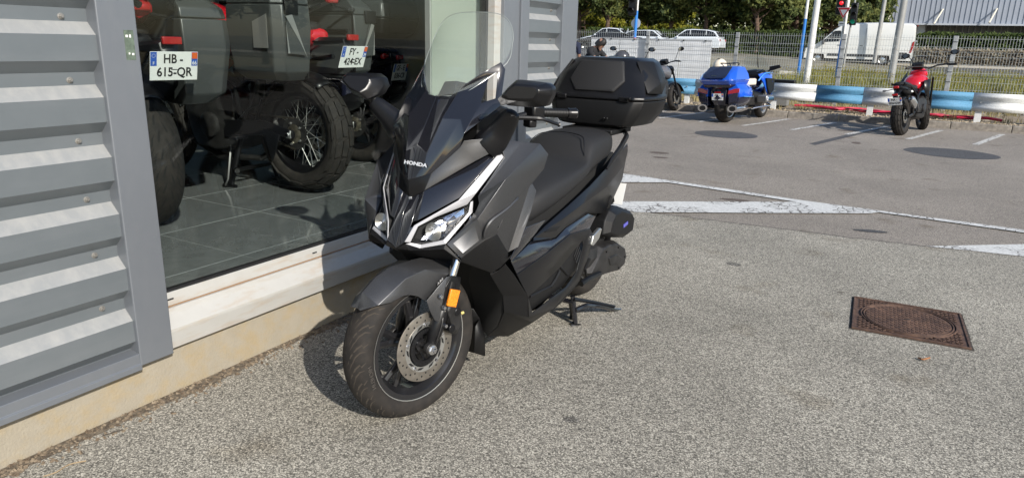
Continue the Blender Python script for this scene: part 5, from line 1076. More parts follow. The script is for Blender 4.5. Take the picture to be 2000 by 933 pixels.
# --- outside
bK = moto('naked_motorcycle', 'black motorcycle with round mirror, half hidden by the top box of the scooter', 'motorcycle', (-5.35, 14.55, 0), 72,
  dict(wb=1.42, rr=.31, rf=.305, wr=.07, body=mat('grey_tank', (.10, .10, .11), .3, coat=.6), seat=.80, bar=1.05, barx=.98, steer=12, lean=-8, onemirror=True, psmall=True, mirh=.24, tn=14, seg=32))
bR = moto('red_motorcycle', 'red and black motorcycle parked in front of the striped guardrail', 'motorcycle', (-0.290,14.285,0.000), 77,
  dict(wb=1.43, rr=.325, rf=.33, wr=.078, wf=.058, tread='block', tn=20, body=m_bred, seat=.84, bar=1.16, barx=.92, plate=('HA -', '826-GW', '', m_orng), platex=-.36, platez=.60, psmall=True, nose='f', mufm=m_alu, tailx=-.30, tailz=.84, steer=24, lean=-8, mirh=.2, guards=False, sidem=m_satin))
# screen frame and trailing details of the red one
MB().tube(smoothcurve([(1.06, .13, 1.20), (1.09, .12, 1.33), (1.10, 0, 1.36), (1.09, -.12, 1.33), (1.06, -.13, 1.20)], 5), .007, 6).obj('screen_frame', m_satin, bR)

# ================= the blue grand tourer outside =================
T = thing('blue_tourer', 'large bright blue touring motorcycle with a white helmet on its trunk, by the guardrail', 'motorcycle', (-3.343,14.168,0.000), R(78))
T.rotation_euler = Euler((R(-3), 0, R(78)), 'XYZ'); T.scale = (1.0, 1.06, .925)
w1_ = thing('rear_wheel', None, None, (0, 0, .325)); w1_.parent = T
make_tyre(w1_, .325, .105, .21, 'sport', 16, 40); make_rim(w1_, .22, .10, m_alu, 5, False, hub=.06)
w2_ = thing('front_wheel', None, None, (1.66, 0, .325)); w2_.parent = T; w2_.rotation_euler = (0, 0, R(6))
make_tyre(w2_, .325, .068, .225, 'sport', 16, 40); make_rim(w2_, .235, .064, m_alu, 5, False, hub=.05)
for s in (1, -1): make_disc(w2_, .155, .07, side=s, holes=12)
m_b2 = mat('blue_light_edge', (.05, .25, .62), .2, coat=.9)
# trunk
def tring(z, x0, x1, w0, w1): return [(x0, -w0, z), (x0-.04, 0, z), (x0, w0, z), (x0+.10, w1, z), (x1-.06, w1*.97, z), (x1, w1*.7, z), (x1, -w1*.7, z), (x1-.06, -w1*.97, z), (x0+.10, -w1, z)]
b = MB(); b.loft([tring(.66, -.30, .18, .14, .20), tring(.74, -.42, .22, .24, .30), tring(.79, -.46, .23, .25, .32)]); b.obj('trunk_floor', m_navy, T, smooth=35, bevel=.01)
b = MB(); b.loft([tring(.793, -.465, .23, .25, .322), tring(.88, -.54, .24, .27, .36)]); b.obj('trunk_base', m_blue, T, smooth=35, bevel=.01)
b = MB(); b.loft([tring(.885, -.54, .24, .27, .36), tring(1.00, -.46, .24, .25, .33), tring(1.14, -.26, .22, .19, .26), tring(1.16, -.18, .20, .15, .22)]); b.obj('trunk_lid', m_blue, T, smooth=35, bevel=.01)
b = MB(); b.prism([(-.590, 0, .92), (-.570, .20, .92), (-.53, .23, .98), (-.28, .21, 1.145), (-.29, 0, 1.155), (-.28, -.21, 1.145), (-.53, -.23, .98), (-.570, -.20, .92)], (-.012, 0, .008)); b.obj('trunk_panel', m_navy, T, smooth=0, bevel=.004)
MB().box((-.572, 0, .975), (.004, .10, .014)).obj('trunk_badge', m_chrome, T)
for s in (1, -1):
    MB().tube(smoothcurve([(-.22, .14*s, 1.17), (-.24, .15*s, 1.21), (-.05, .17*s, 1.23), (.12, .15*s, 1.21), (.14, .13*s, 1.17)], 4), .010, 7).obj('trunk_rack', m_chrome if s > 0 else m_satin, T)
MB().tube([(-.24, -.15, 1.21), (-.26, 0, 1.22), (-.24, .15, 1.21)], .012, 7).obj('trunk_rack', m_satin, T)
MB().tube([(-.12, -.17, 1.22), (-.12, .17, 1.22)], .008, 6).obj('trunk_rack', m_satin, T)
# tail body with lamps and plate
b = MB(); b.loft([tring(.36, -.28, .1, .10, .14), tring(.52, -.36, .1, .14, .20), tring(.72, -.34, .1, .15, .22)]); b.obj('tail_body', m_navy, T, smooth=35, bevel=.01)
for s in (1, -1):
    q = lambda *t: (t[0], t[1]*s, t[2])
    pn = thing('pannier', None, None); pn.parent = T
    def pr(z, k, w): return [q(-.38+.1*(1-k), .20, z), q(-.36+.1*(1-k), .20+.2*w, z), q(-.20, .20+.255*w, z), q(.10, .20+.24*w, z), q(.34*k, .20+.10*w, z), q(.30*k, .20, z)]
    b = MB(); b.loft([pr(.545, .9, 1.0), pr(.60, 1, 1.05), pr(.70, 1, .98), pr(.80, .85, .65)]); b.obj('case_body', m_blue, pn, smooth=35, bevel=.01)
    b = MB(); b.loft([pr(.36, .5, .55), pr(.44, .75, .85), pr(.54, .9, .98)]); b.obj('case_base', m_navy, pn, smooth=35, bevel=.008)
    b = MB(); b.prism([q(-.385, .20, .60), q(-.365, .40, .64), q(-.35, .40, .72), q(-.36, .20, .70)], (-.014, 0, 0)); b.obj('tail_light', m_red, pn, bevel=.004)
    b = MB(); b.prism([q(-.375, .22, .42), q(-.35, .37, .46), q(-.36, .38, .63), q(-.385, .22, .59)], (-.010, 0, 0)); b.obj('case_back', m_navy, pn, bevel=.004)
    MB().tube([q(-.30, .462, .56), q(-.05, .47, .545), q(.20, .43, .54), q(.32, .34, .56)], .010, 6).obj('case_trim', m_b2, pn)
    MB().tube([q(.30, .24, .30), q(.0, .27, .30), q(-.32, .29, .31), q(-.37, .29, .31)], [.055, .072, .076, .078], 14, sx=1.25).obj('silencer', m_chrome, T, smooth=40); MB().tube([q(-.365, .29, .31), q(-.376, .29, .31)], .052, 12, sx=1.2).obj('silencer_outlet', m_hole, T)
    # engine heads (flat six), guards, foot boards
    MB().box(q(1.02, .33, .46), (.34, .20, .15)).obj('cylinder_head', mat('silver_engine', (.30, .30, .30), .35, .8), T, bevel=.025); MB().box(q(1.02, .435, .46), (.28, .02, .09)).obj('head_cover', m_chrome, T, bevel=.01)
    MB().tube(smoothcurve([q(.62, .22, .26), q(.90, .36, .30), q(1.24, .36, .30), q(1.30, .20, .40)], 4), .016, 8).obj('crash_bar', m_chrome, T)
    # front fairing side, dark vent, light edge
    P = [q(.80, .25, .98), q(1.05, .30, 1.02), q(1.45, .26, .98), q(1.62, .16, .86), q(1.50, .27, .62), q(1.28, .30, .48), q(1.12, .30, .62), q(.98, .29, .80)]
    b = MB(); b.add(P+[q(1.25, .36, .82)], [(i, (i+1) % 8, 8) for i in range(8)]); b.obj('front_fairing', m_blue, T, smooth=50, solid=.02, sub=0, bevel=.004)
    P = [q(1.00, .315, .90), q(1.34, .345, .88), q(1.36, .33, .64), q(1.22, .318, .52), q(1.10, .312, .68)]; b = MB(); b.prism(P, (0, .024*s, 0)); b.obj('fairing_vent', m_satin, T, bevel=.006)
    MB().tube(smoothcurve([q(.80, .262, .84), q(.95, .30, .98), q(1.2, .335, 1.01), q(1.4, .29, 1.0)], 4), .014, 6).obj('fairing_edge', m_b2, T)
    MB().tube([q(.92, .18, 1.02), q(.80, .32, 1.07), q(.66, .40, 1.05)], .015, 8).obj('handlebar', m_satin, T); MB().tube([q(.76, .34, 1.068), q(.64, .42, 1.045)], .021, 10).obj('grip', m_plas, T)
    ms = thing('mirror', None, None); ms.parent = T
    MB().tube([q(1.25, .26, 1.04), q(1.14, .38, 1.10)], .018, 8).obj('mirror_stem', m_satin, ms); b = MB(); b.loft([[q(1.20, .36, 1.05), q(1.20, .36, 1.12), q(1.20, .50, 1.16), q(1.20, .52, 1.11)], [q(1.10, .33, 1.04), q(1.10, .33, 1.14), q(1.10, .54, 1.18), q(1.10, .56, 1.11)]]); b.obj('mirror_shell', m_satin, ms, bevel=.012)
    MB().tube([q(1.66, .11, .325), q(1.50, .11, .70)], .028, 10).obj('fork_leg', m_alu, T)
    MB().tube([(-.10, .16*s, .33), (.6, .14*s, .38)], .035, 8).obj('swingarm', m_satin, T)
    MB().box(q(.55, .32, .33), (.22, .12, .03)).obj('foot_board', m_satin, T, bevel=.006)
pt = plate(T, (-.385, .0, .545), 0, R(-8), 'AM -', '179 PN', '', m_orng, small=True)
MB().box((-.39, 0, .635), (.02, .12, .025)).obj('rear_reflector', m_red, T, bevel=.004)
rings(T, 'seat', [(.98, [(0, .78), (.13, .76), (.16, .70), (0, .66)]), (.62, [(0, .76), (.18, .74), (.20, .68), (0, .64)]), (.50, [(0, .90), (.17, .88), (.19, .74), (0, .68)]), (.30, [(0, .88), (.18, .86), (.20, .74), (0, .68)]), (.22, [(0, .90), (.16, .86), (.19, .74), (0, .68)])], m_navy, 1)
MB().box((.20, 0, 1.03), (.08, .44, .26), (0, R(-12), 0)).obj('backrest', m_crm, T, bevel=.035); 
for s in (1, -1): MB().box((.40, .27*s, .83), (.30, .10, .14), (0, 0, R(8*s))).obj('side_pad', m_crm, T, bevel=.03)
rings(T, 'fuel_tank', [(.92, [(0, .80), (.13, .78), (.17, .66), (0, .56)]), (1.12, [(0, .98), (.17, .95), (.22, .76), (0, .56)]), (1.32, [(0, .98), (.16, .95), (.22, .78), (0, .6)])], m_navy, 1)
rings(T, 'dashboard', [(1.05, [(0, 1.02), (.24, 1.0), (.27, .92), (0, .86)]), (1.20, [(0, 1.12), (.26, 1.08), (.28, .96), (0, .86)]), (1.40, [(0, 1.08), (.20, 1.04), (.24, .90), (0, .80)]), (1.62, [(0, .92), (.10, .88), (.12, .76), (0, .70)])], m_satin, 1)
b = MB(); b.loft([[(1.44-abs(y)*.3, y, 1.02) for y in (-.25, -.13, 0, .13, .25)], [(1.30-abs(y)*.3, y, 1.24) for y in (-.24, -.13, 0, .13, .24)], [(1.18-abs(y)*.3, y, 1.38-abs(y)*.15) for y in (-.19, -.1, 0, .1, .19)]], cap=False, closed=False); b.obj('windscreen', m_scr, T, smooth=60, sub=1)
MB().tube([(1.02, -.15, 1.12), (.96, -.16, 1.20), (.90, -.17, 1.40)], [.010, .008, .004], 6).obj('aerial', m_satin, T)
b = MB(); b.loft([[(1.66+.37*cos(a), y, .325+.37*sin(a)) for y in (-.085, 0, .085)] for a in [R(25+k*14) for k in range(9)]], cap=False, closed=False); b.obj('front_fender', m_blue, T, smooth=60, solid=.006)
MB().loft([half(.60, [(0, .60), (.16, .55), (.18, .34), (0, .24)]), half(1.30, [(0, .62), (.18, .55), (.20, .34), (0, .24)])]).obj('engine', m_cast, T, bevel=.03)
# helmet lying on the trunk
def helmet(label, loc, rz, shell, tilt=0, name='helmet', cat='helmet'):
    h = thing(name, label, cat, loc, rz); h.rotation_euler = (0, tilt, rz)
    b = MB(); S = []
    for k in range(9):
        a = k/8*pi*.5; S.append([(.155*cos(a)*cos(t)*(1.05 if cos(t) > 0 else .98), .125*cos(a)*sin(t), .02+.155*sin(a)) for t in [2*pi*i/20 for i in range(20)]])
    S.insert(0, [(.145*cos(t), .115*sin(t), -.05) for t in [2*pi*i/20 for i in range(20)]])
    b.loft(S); b.obj('shell', shell, h, smooth=70)
    b = MB(); b.loft([[(.160*cos(t), .129*sin(t), z) for t in [R(-62+i*12.4) for i in range(11)]] for z in (.0, .035, .075)], cap=False, closed=False); b.obj('visor', m_gloss, h, smooth=60, solid=.003)
    MB().box((-.06, 0, .17), (.06, .03, .012)).obj('top_vent', m_satin, h, bevel=.004)
    return h
helmet('cream white helmet lying on the trunk of the blue touring motorcycle', (-3.522,14.050,1.035), R(70), m_crm)

# ================= guardrail =================
m_galv = mat('galvanised_steel', (.42, .43, .43), .45, .6, ns=12, na=.2, rvar=.08)
m_rwhite = mat('rail_white_paint', (.60, .61, .60), .75, ns=40, na=.10); m_rblue = mat('rail_blue_paint', (.075, .22, .36), .7, ns=40, na=.12)
YR = 16.62
rail = thing('guardrail', 'steel guardrail painted in alternating light blue and white lengths along the kerb', 'guardrail', (0, YR, .03)); rail.scale = (.966, 1, 1)
edges = [(-9.6, 0), (-8.6, 1), (-7.7, 0), (-6.75, 1), (-5.8, 1), (-4.85, 0), (-4.08, 1), (-3.08, 0), (-2.13, 1), (-1.18, 0), (-.22, 1), (.83, 0), (1.85, 1), (2.85, 0), (3.8, 1), (4.8, 0), (5.8, 1), (7, 1)]
prof = [(.0, .665), (-.008, .66), (-.062, .615), (-.062, .575), (-.010, .525), (0, .51), (0, .465), (-.010, .45), (-.062, .40), (-.062, .36), (-.008, .315), (0, .31)]
for i in range(len(edges)-1):
    x0, cblue = edges[i]; x1 = edges[i+1][0]
    b = MB(); n_ = len(prof); b.add([(x0, y, z) for y, z in prof]+[(x1, y, z) for y, z in prof], [(k, k+n_, k+n_+1, k+1) for k in range(n_-1)])
    b.obj('rail_section', m_rblue if cblue else m_rwhite, rail, smooth=12, solid=.004)
pm = None
for x in (-9.1, -7.1, -5.05, -3.02, -1.01, .97, 2.98, 5.0):
    if pm is None:
        pm = MB().bx((-.06, .0, .05), (.06, .07, .58)).obj('rail_post', m_rwhite, rail, smooth=0, bevel=.004); o = pm
    else: o = pm.copy(); C.objects.link(o)
    o.location = (x, .015, 0); MB().cyl((x, -.05, .487), (x, .0, .487), .012, n=8).obj('rail_bolt', m_galv, rail)
# ================= mesh fence =================
YF = 19.25
fence = thing('mesh_fence', 'grey welded wire mesh fence with square posts behind the guardrail', 'fence', (0, YF, 0))
fposts = [-14.2, -11.75, -9.3, -6.87, -4.45, -1.93, .38, 2.9, 5.4]
pb_ = None
for x in fposts:
    if pb_ is None: pb_ = MB().bx((-.045, -.03, .0), (.045, .03, 1.80)).obj('fence_post', m_galv, fence, smooth=0, bevel=.004); o = pb_
    else: o = pb_.copy(); C.objects.link(o)
    o.location = (x, 0, 0)
    b = MB()
    for k in range(7): b.box((x, -.034, .35+.22*k), (.094, .008, .012))
    b.obj('post_clamp', m_satin, fence, smooth=0)
def wire(b, x, z0, z1, folds):
    """vertical wire with V folds towards the car park"""
    P = [(0, z0)]
    for zf in folds: P += [(0, zf-.05), (-.035, zf), (0, zf+.05)]
    P.append((0, z1)); t = .0032; n_ = len(P)
    vs = []; 
    for y, z in P: vs += [(x-t, y-t, z), (x+t, y-t, z), (x, y+t, z)]
    b.add(vs, [(3*i+j, 3*i+(j+1) % 3, 3*i+3+(j+1) % 3, 3*i+3+j) for i in range(n_-1) for j in range(3)])
m_wire = mat('mesh_wire', (.50, .52, .51), .45, .5)
for i in range(len(fposts)-1):
    b = MB(); xa, xb = fposts[i]+.05, fposts[i+1]-.05; n_ = int((xb-xa)/.057)
    for k in range(n_+1): wire(b, xa+(xb-xa)*k/n_, .10, 1.80, (.40, .95, 1.50))
    for z in (.12, .35, .45, .62, .80, .90, 1.0, 1.18, 1.35, 1.45, 1.55, 1.74):
        b.box(((xa+xb)/2, .005, z), (xb-xa, .006, .006))
    b.obj('mesh_panel', m_wire, fence, smooth=0, fix=False)
# white boards tied behind the mesh
m_board = mat('white_board', (.64, .66, .68), .55, ns=5, na=.06, big=.08, bigs=1)
bd = thing('white_screen_boards', 'row of white boards tied behind the mesh fence at left', 'screen', (0, YF+.12, 0))
for x0, x1, z1 in ((-8.62, -7.75, 1.60), (-7.74, -6.9, 1.60), (-6.89, -6.0, 1.59), (-5.99, -5.13, 1.57)):
    MB().bx((x0+.004, 0, .28), (x1-.004, .02, z1)).obj('board', m_board, bd, smooth=0, bevel=.002)
MB().bx((-8.62, -.012, 1.565), (-5.13, .0, 1.60)).obj('top_edge', mat('grey_edge', (.42, .43, .45), .5), bd, smooth=0)
for x in (-8.0, -7.3, -6.6, -5.9, -5.3): MB().box((x, -.02, 1.57), (.05, .02, .03)).obj('tie', m_satin, bd, smooth=0)
# ================= clutter at the foot of the rail =================
m_hose = mat('crimson_hose', (.50, .015, .05), .45)
random.seed(5)
for j, (lab, cl, r_, off) in enumerate((('crimson hose winding along the verge under the guardrail, nearest strand', m_hose, .030, 0), ('crimson hose lying behind the nearest one under the guardrail', m_hose, .030, .10), ('dark hose lying along the verge among the crimson ones', m_satin, .013, .05), ('faded pink strap lying across the crimson hoses', mat('pink_strap', (.55, .12, .16), .6), .014, .15))):
    pts = []
    x = -2.55+.2*j
    while x < 1.55-.3*j: pts.append((x, 17.22+off-.10*(x+1)*.35+random.uniform(-.10, .10)-.10, .155+random.uniform(0, .05))); x += .28
    tag(MB().tube(smoothcurve(pts, 5), r_, 6).obj('hose', cl), label=lab, cat='strap' if j == 3 else 'hose')
cr = thing('black_planter', 'dark box standing behind the guardrail to the right of the blue motorcycle', 'box', (-3.056,17.450,0.157))
MB().bx((-.28, -.15, 0), (.32, .18, .16)).obj('box_base', mat('grey_block', (.16, .16, .155), .8), cr, bevel=.01); MB().bx((-.45, -.12, .44), (.42, .15, .58)).obj('box_top', m_satin, cr, bevel=.01); MB().bx((-.2, -.08, .16), (.2, .12, .44)).obj('box_stem', m_satin, cr, bevel=.01)
# ================= weeds and grass on the verge =================
def tuftmesh(seed, n, h, w_, spread, flower=0):
    random.seed(seed); b = MB()
    for i in range(n):
        a = random.uniform(0, 6.28); r_ = random.uniform(0, spread); x, y = r_*cos(a), r_*sin(a); hh = h*random.uniform(.45, 1.1); lx, ly = random.uniform(-.35, .35)*hh, random.uniform(-.35, .35)*hh; t = random.uniform(0, 3.14); dx, dy = w_*cos(t), w_*sin(t)
        b.add([(x-dx, y-dy, 0), (x+dx, y+dy, 0), (x+lx*.5+dx*.7, y+ly*.5+dy*.7, hh*.6), (x+lx*.5-dx*.7, y+ly*.5-dy*.7, hh*.6), (x+lx, y+ly, hh)], [(0, 1, 2, 3), (3, 2, 4)])
    return b
def scatter(name, meshes, spots, m, label, cat):
    """one joined mesh of many tufts"""
    b = MB()
    for (x, y, s, r_) in spots:
        src = random.choice(meshes); ca, sa = cos(r_)*s, sin(r_)*s; z0 = terr(x, y)
        b.add([(x+ca*p[0]-sa*p[1], y+sa*p[0]+ca*p[1], z0+p[2]*s) for p in src.v], src.f)
    return tag(b.obj(name, m, smooth=0, fix=False), label=label, cat=cat, kind='stuff')
m_dry = mat('dry_grass', (.20, .17, .07), .9, ns=1.2, na=.5, col2=(.34, .28, .13)); m_grn = mat('weed_green', (.11, .13, .035), .85, ns=1.5, na=.5, col2=(.24, .23, .07)); m_yel = mat('yellow_flowers', (.62, .50, .04), .8)
tm = [tuftmesh(k, 12, .14, .005, .11) for k in range(4)]; tl_ = [tuftmesh(10+k, 18, .62, .012, .20) for k in range(4)]
random.seed(21)
sp = []
for i in range(2600):
    x = random.uniform(-12, 8); y = random.uniform(16.75, 20.5)
    if NZ.noise((x*.7, y*.7, 0))+random.uniform(-.3, .3) > .0: sp.append((x, y, random.uniform(.4, 1.2), random.uniform(0, 6)))
scatter('verge_grass', tm, sp, m_dry, 'short dry grass growing on the verge behind the kerb', 'grass')
sp = []
for i in range(4200):
    x = random.uniform(-9, 14); y = random.uniform(19.4, 33.5)
    d = NZ.noise((x*.35, y*.3, 4))+(.35 if x > -4.2 else -.25)+random.uniform(-.3, .3)
    if d > .05 and (x > -5 or y < 28): sp.append((x, y, random.uniform(.45, 1.05), random.uniform(0, 6)))
scatter('weeds', tl_, sp, m_grn, 'tall green weeds growing between the fence and the road', 'weeds')
fb_ = MB(); random.seed(8)
for (x, y, s, r_) in sp:
    if x > -4 and random.random() < .6:
        for k in range(9):
            q = (x+random.uniform(-.16, .16), y+random.uniform(-.16, .16), terr(x, y)+s*random.uniform(.40, .72)); r2 = .020
            fb_.add([(q[0]-r2, q[1], q[2]), (q[0]+r2, q[1], q[2]), (q[0], q[1]+r2, q[2]+r2), (q[0], q[1]-r2, q[2]+r2)], [(0, 1, 2), (0, 1, 3)])
tag(fb_.obj('yellow_flowers', m_yel, smooth=0, fix=False), label='small yellow flowers among the weeds between fence and road', cat='flowers', kind='stuff')
random.seed(4)
gv = MB()
for i in range(2500):
    x = random.uniform(-10, 6); y = kerbY(x)+.16+abs(random.gauss(0, .28)); r_ = random.uniform(.008, .022)
    gv.box((x, y, .125), (r_*2, r_*1.6, r_), (random.random()*3, random.random()*3, 0))
tag(gv.obj('verge_gravel', mat('pebbles', (.34, .28, .20), .9, ns=20, na=.4), smooth=0, fix=False), label='loose tan pebbles lying behind the kerb', cat='gravel', kind='stuff')
# ================= far kerb, pavement =================
m_farkerb = mat('far_kerb', (.45, .42, .36), .8)
b = MB(); b.bx((-60, 55.6, .3), (60, 58.5, .66)); tag(b.obj('far_pavement', mat('far_pavement_m', (.36, .32, .26), .9, ns=.6, na=.3), smooth=0), kind='structure')
b = MB(); b.bx((-60, 55.3, .3), (60, 55.6, .68)); tag(b.obj('far_kerb', m_farkerb, smooth=0), kind='structure')
b = MB(); b.prism([(-6, 34.6, terr(0, 34)-.05), (40, 32.6, terr(0, 34)-.05), (40, 32.9, terr(0, 34)+.10), (-6, 34.9, terr(0, 34)+.10)], (0, 0, .06)); tag(b.obj('traffic_island_kerb', m_farkerb, smooth=0), kind='structure')
# ================= poles, lights, signs =================
m_pole = mat('white_pole', (.62, .62, .60), .5, ns=3, na=.1); m_gpole = mat('grey_pole', (.30, .30, .29), .55, .2, ns=3, na=.12); m_bpole = mat('blue_pole', (.02, .17, .52), .45); m_sred = mat('sign_red', (.60, .02, .03), .4); m_sback = mat('sign_back', (.50, .52, .53), .4, .4)
def pole(name, label, cat, p0, p1, r0_, m, splits=None):
    """pole from ground point p0 to top point p1; splits = [(t0, t1, material)]"""
    t = thing(name, label, cat, p0); d = V(p1)-V(p0)
    for a, b_, mm in (splits or [(0, 1, m)]): MB().tube([d*a, d*b_], [r0_*(1-.25*a), r0_*(1-.25*b_)], 12).obj('shaft', mm, t)
    return t, d
def up(p, X, h): return (p[0]+X, p[1], p[2]+h)
g0 = (-2.815,20.400,0.489)
pole('lamp_post', 'white lamp post with wide shaft rising left of the white van', 'lamp post', (g0[0], 20.4, .12), (g0[0]+.05, 20.4, 7), .085, m_pole)
g0 = (-4.461,30.000,0.932)
pole('marker_pole', 'thin pole white above and bright blue below, left of the van', 'pole', (g0[0], 30, .3), (g0[0], 30, 7), .06, m_pole, [(0, .335, m_bpole), (.335, 1, m_pole)])
g0 = (-0.985,24.000,0.859)
pole('lamp_post', 'tall grey lamp post standing in front of the rear of the white van', 'lamp post', (g0[0], 24, .2), (g0[0]+.05, 24, 8), .105, m_gpole)
g0 = (-3.229,52.000,3.009)
pole('lamp_post', 'distant slim grey post seen above the roof of the white van', 'lamp post', (g0[0], 52, .7), (g0[0]+.1, 52, 11), .13, m_gpole)
def tlight(t, c, s=1, face=(0, -1), red=False, green=False, n=3):
    """traffic light head at c (local), facing"""
    h = .30*s; MB().box(c, (.26*s, .18*s, h*n)).obj('signal_head', m_satin, t, bevel=.03*s)
    for k in range(n):
        z = c[2]+(n-1)/2*h-k*h; on = (k == 0 and red) or (k == n-1 and green)
        b = MB(); b.lathe([(.001, c[1]-.095*s), (.09*s, c[1]-.092*s)], 'y', 16, (c[0], 0, z)); b.obj('lens', mat('lamp_red_on', (.9, .02, .03), .3, emit=.8) if on and red else mat('lamp_green_on', (.0, .35, .22),   .3, emit=.12) if on else m_hole, t, smooth=0)
        b = MB(); b.loft([[(c[0]+.10*s*cos(a), c[1]-.09*s, z+.10*s*sin(a)) for a in [R(-10+20*i) for i in range(11)]], [(c[0]+.10*s*cos(a), c[1]-.26*s, z+.10*s*sin(a)-.02*s) for a in [R(-10+20*i) for i in range(11)]]], cap=False, closed=False); b.obj('hood', m_satin, t, solid=.006)
Y = 27.0
g0 = (-10.173,27.000,1.730); g1 = (-10.194,27.000,3.093)
t, d = pole('traffic_light', 'traffic light with red lamp and striped blue pole above the white boards', 'traffic light', (g0[0], Y, .2), (g1[0]+.03, Y, 5), .065, m_pole, [(0, .27, m_bpole), (.27, .31, m_sred), (.31, .52, m_bpole), (.52, 1, m_pole)])
c_ = (-10.306,27.000,2.924); tlight(t, (c_[0]-g0[0], -.05, c_[2]-.2+.15), 1.25, red=True)
c_ = (-10.190,27.000,2.226); MB().lathe([(.001, .07), (.185, .07), (.19, .06), (.19, .05), (.001, .05)], 'y', 24, (c_[0]-g0[0], 0, c_[2]-.2)).obj('round_sign', m_sback, t, smooth=30)
g0 = (-2.677,26.000,0.579); g1 = (-2.647,26.000,2.991); Y = 26
t, d = pole('traffic_light', 'traffic light on a white and blue pole behind the red and white yield sign', 'traffic light', (g0[0]+.02, Y, .2), (g1[0], Y, 3.9), .07, m_pole, [(0, .42, m_bpole), (.42, 1, m_pole)])
c_ = (-2.839,26.000,2.961); tlight(t, (c_[0]-g0[0], -.05, c_[2]-.2+.08), 1.15, red=False)
MB().sphere((c_[0]-g0[0], -.2, c_[2]-.2-.08), (.06, .04, .06), 12, 8).obj('red_lamp', mat('lamp_red_on', (.9, .02, .03), .3, emit=.8), t)
g0 = (-2.499,25.000,0.615); g1 = (-2.616,25.000,2.294); Y = 25
yt = thing('yield_sign', 'red and white triangular yield sign on a grey post in front of the white van', 'sign', (g0[0], Y, .2)); d = (g1[0]-g0[0]+.03, 0, g1[2]-.2+.6)
MB().tube([(0, 0, 0), d], .028, 8).obj('post', m_gpole, yt)
c_ = (-2.623,25.000,2.553); cx, cz = c_[0]-g0[0], c_[2]-.2
tri_ = lambda r_, y: [(cx-r_, y, cz+r_*.80), (cx+r_, y, cz+r_*.80), (cx, y, cz-r_*.95)]
b = MB(); b.prism(tri_(.195, -.04), (0, .006, 0)); b.obj('sign_border', m_plate, yt, smooth=0); b = MB(); b.prism(tri_(.180, -.046), (0, .004, 0)); b.obj('sign_red', m_sred, yt, smooth=0); b = MB(); b.prism(tri_(.105, -.051), (0, .004, 0)); b.obj('sign_face', m_plate, yt, smooth=0)
c_ = (-2.634,25.000,2.218); MB().box((c_[0]-g0[0], -.04, c_[2]-.2), (.18, .01, .13)).obj('plate_below', m_plate, yt, smooth=0); MB().box((c_[0]-g0[0], -.047, c_[2]-.2), (.12, .003, .02)).obj('plate_print', m_satin, yt, smooth=0)
g0 = (-3.286,34.000,2.238)
t, d = pole('traffic_light', 'dark traffic light head on a slim grey pole beside the yield sign', 'traffic light', (g0[0], 34, .38), (g0[0]+.10, 34, 3.8), .045, m_gpole)
c_ = (-3.163,34.000,2.901); tlight(t, (c_[0]-g0[0], -.05, c_[2]-.38), 1.0, green=True)
c_ = (-10.119,21.000,2.134)
t, d = pole('round_mirror', 'round white sign disc peeping out from behind the corner of the showroom', 'sign', (c_[0]-.02, 21, .14), (c_[0]-.02, 21, c_[2]), .03, m_gpole); MB().lathe([(.001, -.04), (.14, -.04), (.145, -.03), (.001, -.03)], 'y', 24, (0, 0, c_[2]-.14)).obj('disc', m_plate, t, smooth=0)

# ================= rusty manhole cover =================
m_rust = mat('rusty_iron', (.075, .045, .035), .78, .35, ns=34, na=.45, col2=(.15, .088, .060), bs=90, bump=.4, dist=.002, big=.25, bigs=7)
mh = thing('manhole_cover', 'rusty square iron manhole cover with round lid set in the asphalt', 'manhole cover', (.105, 4.19, .006), R(3.5))
bb = MB(); pq = [(x_*(.283+.006*NZ.noise((i*.9, x_, y_))), y_*(.283+.006*NZ.noise((i*.7, y_, 3)))) for i, (x_, y_) in enumerate([(-1+.1*j, -1) for j in range(20)]+[(1, -1+.1*j) for j in range(20)]+[(1-.1*j, 1) for j in range(20)]+[(-1, 1-.1*j) for j in range(20)])]; bb.add([(x_, y_, .0012) for x_, y_ in pq], [tuple(range(80))]); bb.obj('packed_dirt', mat('packed_dirt_m', (.05, .04, .032), .95, ns=60, na=.5), mh, smooth=0)
MB().bx((-.272, -.272, -.01), (.272, .272, .0045)).obj('frame_plate', m_rust, mh, smooth=0, bevel=.003)
for s, (a, b_) in enumerate((((-.272, -.272), (.272, -.262)), ((-.272, .262), (.272, .272)), ((-.272, -.262), (-.262, .262)), ((.262, -.262), (.272, .262)))): MB().bx((a[0], a[1], .004), (b_[0], b_[1], .010)).obj('frame_edge', m_rust, mh, smooth=0, bevel=.0015)
MB().lathe([(.001, .006), (.205, .006), (.207, .009), (.001, .009)], 'z', 48).obj('round_lid', m_rust, mh, smooth=30)
for r_ in (.212, .226): MB().lathe([(r_, .005), (r_+.002, .0125), (r_+.007, .0125), (r_+.009, .005)], 'z', 56).obj('lid_ring', m_rust, mh, smooth=30)
MB().lathe([(r_, .0065) for r_ in (.221, .2255)], 'z', 56).obj('lid_gap', m_hole, mh, smooth=0)
b = MB(); random.seed(2)
for i in range(-13, 14):
    for j in range(-13, 14):
        x, y = i*.0195, j*.0195; d = math.hypot(x, y)
        if .200 < d < .242 or abs(x) > .252 or abs(y) > .252 or d < .02: continue
        a = (0, pi/2)[(i+j) % 2]+R(45); b.box((x, y, .0095), (.020, .0055, .003), (0, 0, a))
o = b.obj('raised_studs', m_rust, mh, smooth=0); o['kind'] = 'stuff'
MB().lathe([(.001, .012), (.015, .012), (.017, .009)], 'z', 16).obj('lid_boss', m_rust, mh); MB().box((0, 0, .0125), (.02, .006, .002)).obj('key_slot', m_hole, mh, smooth=0)
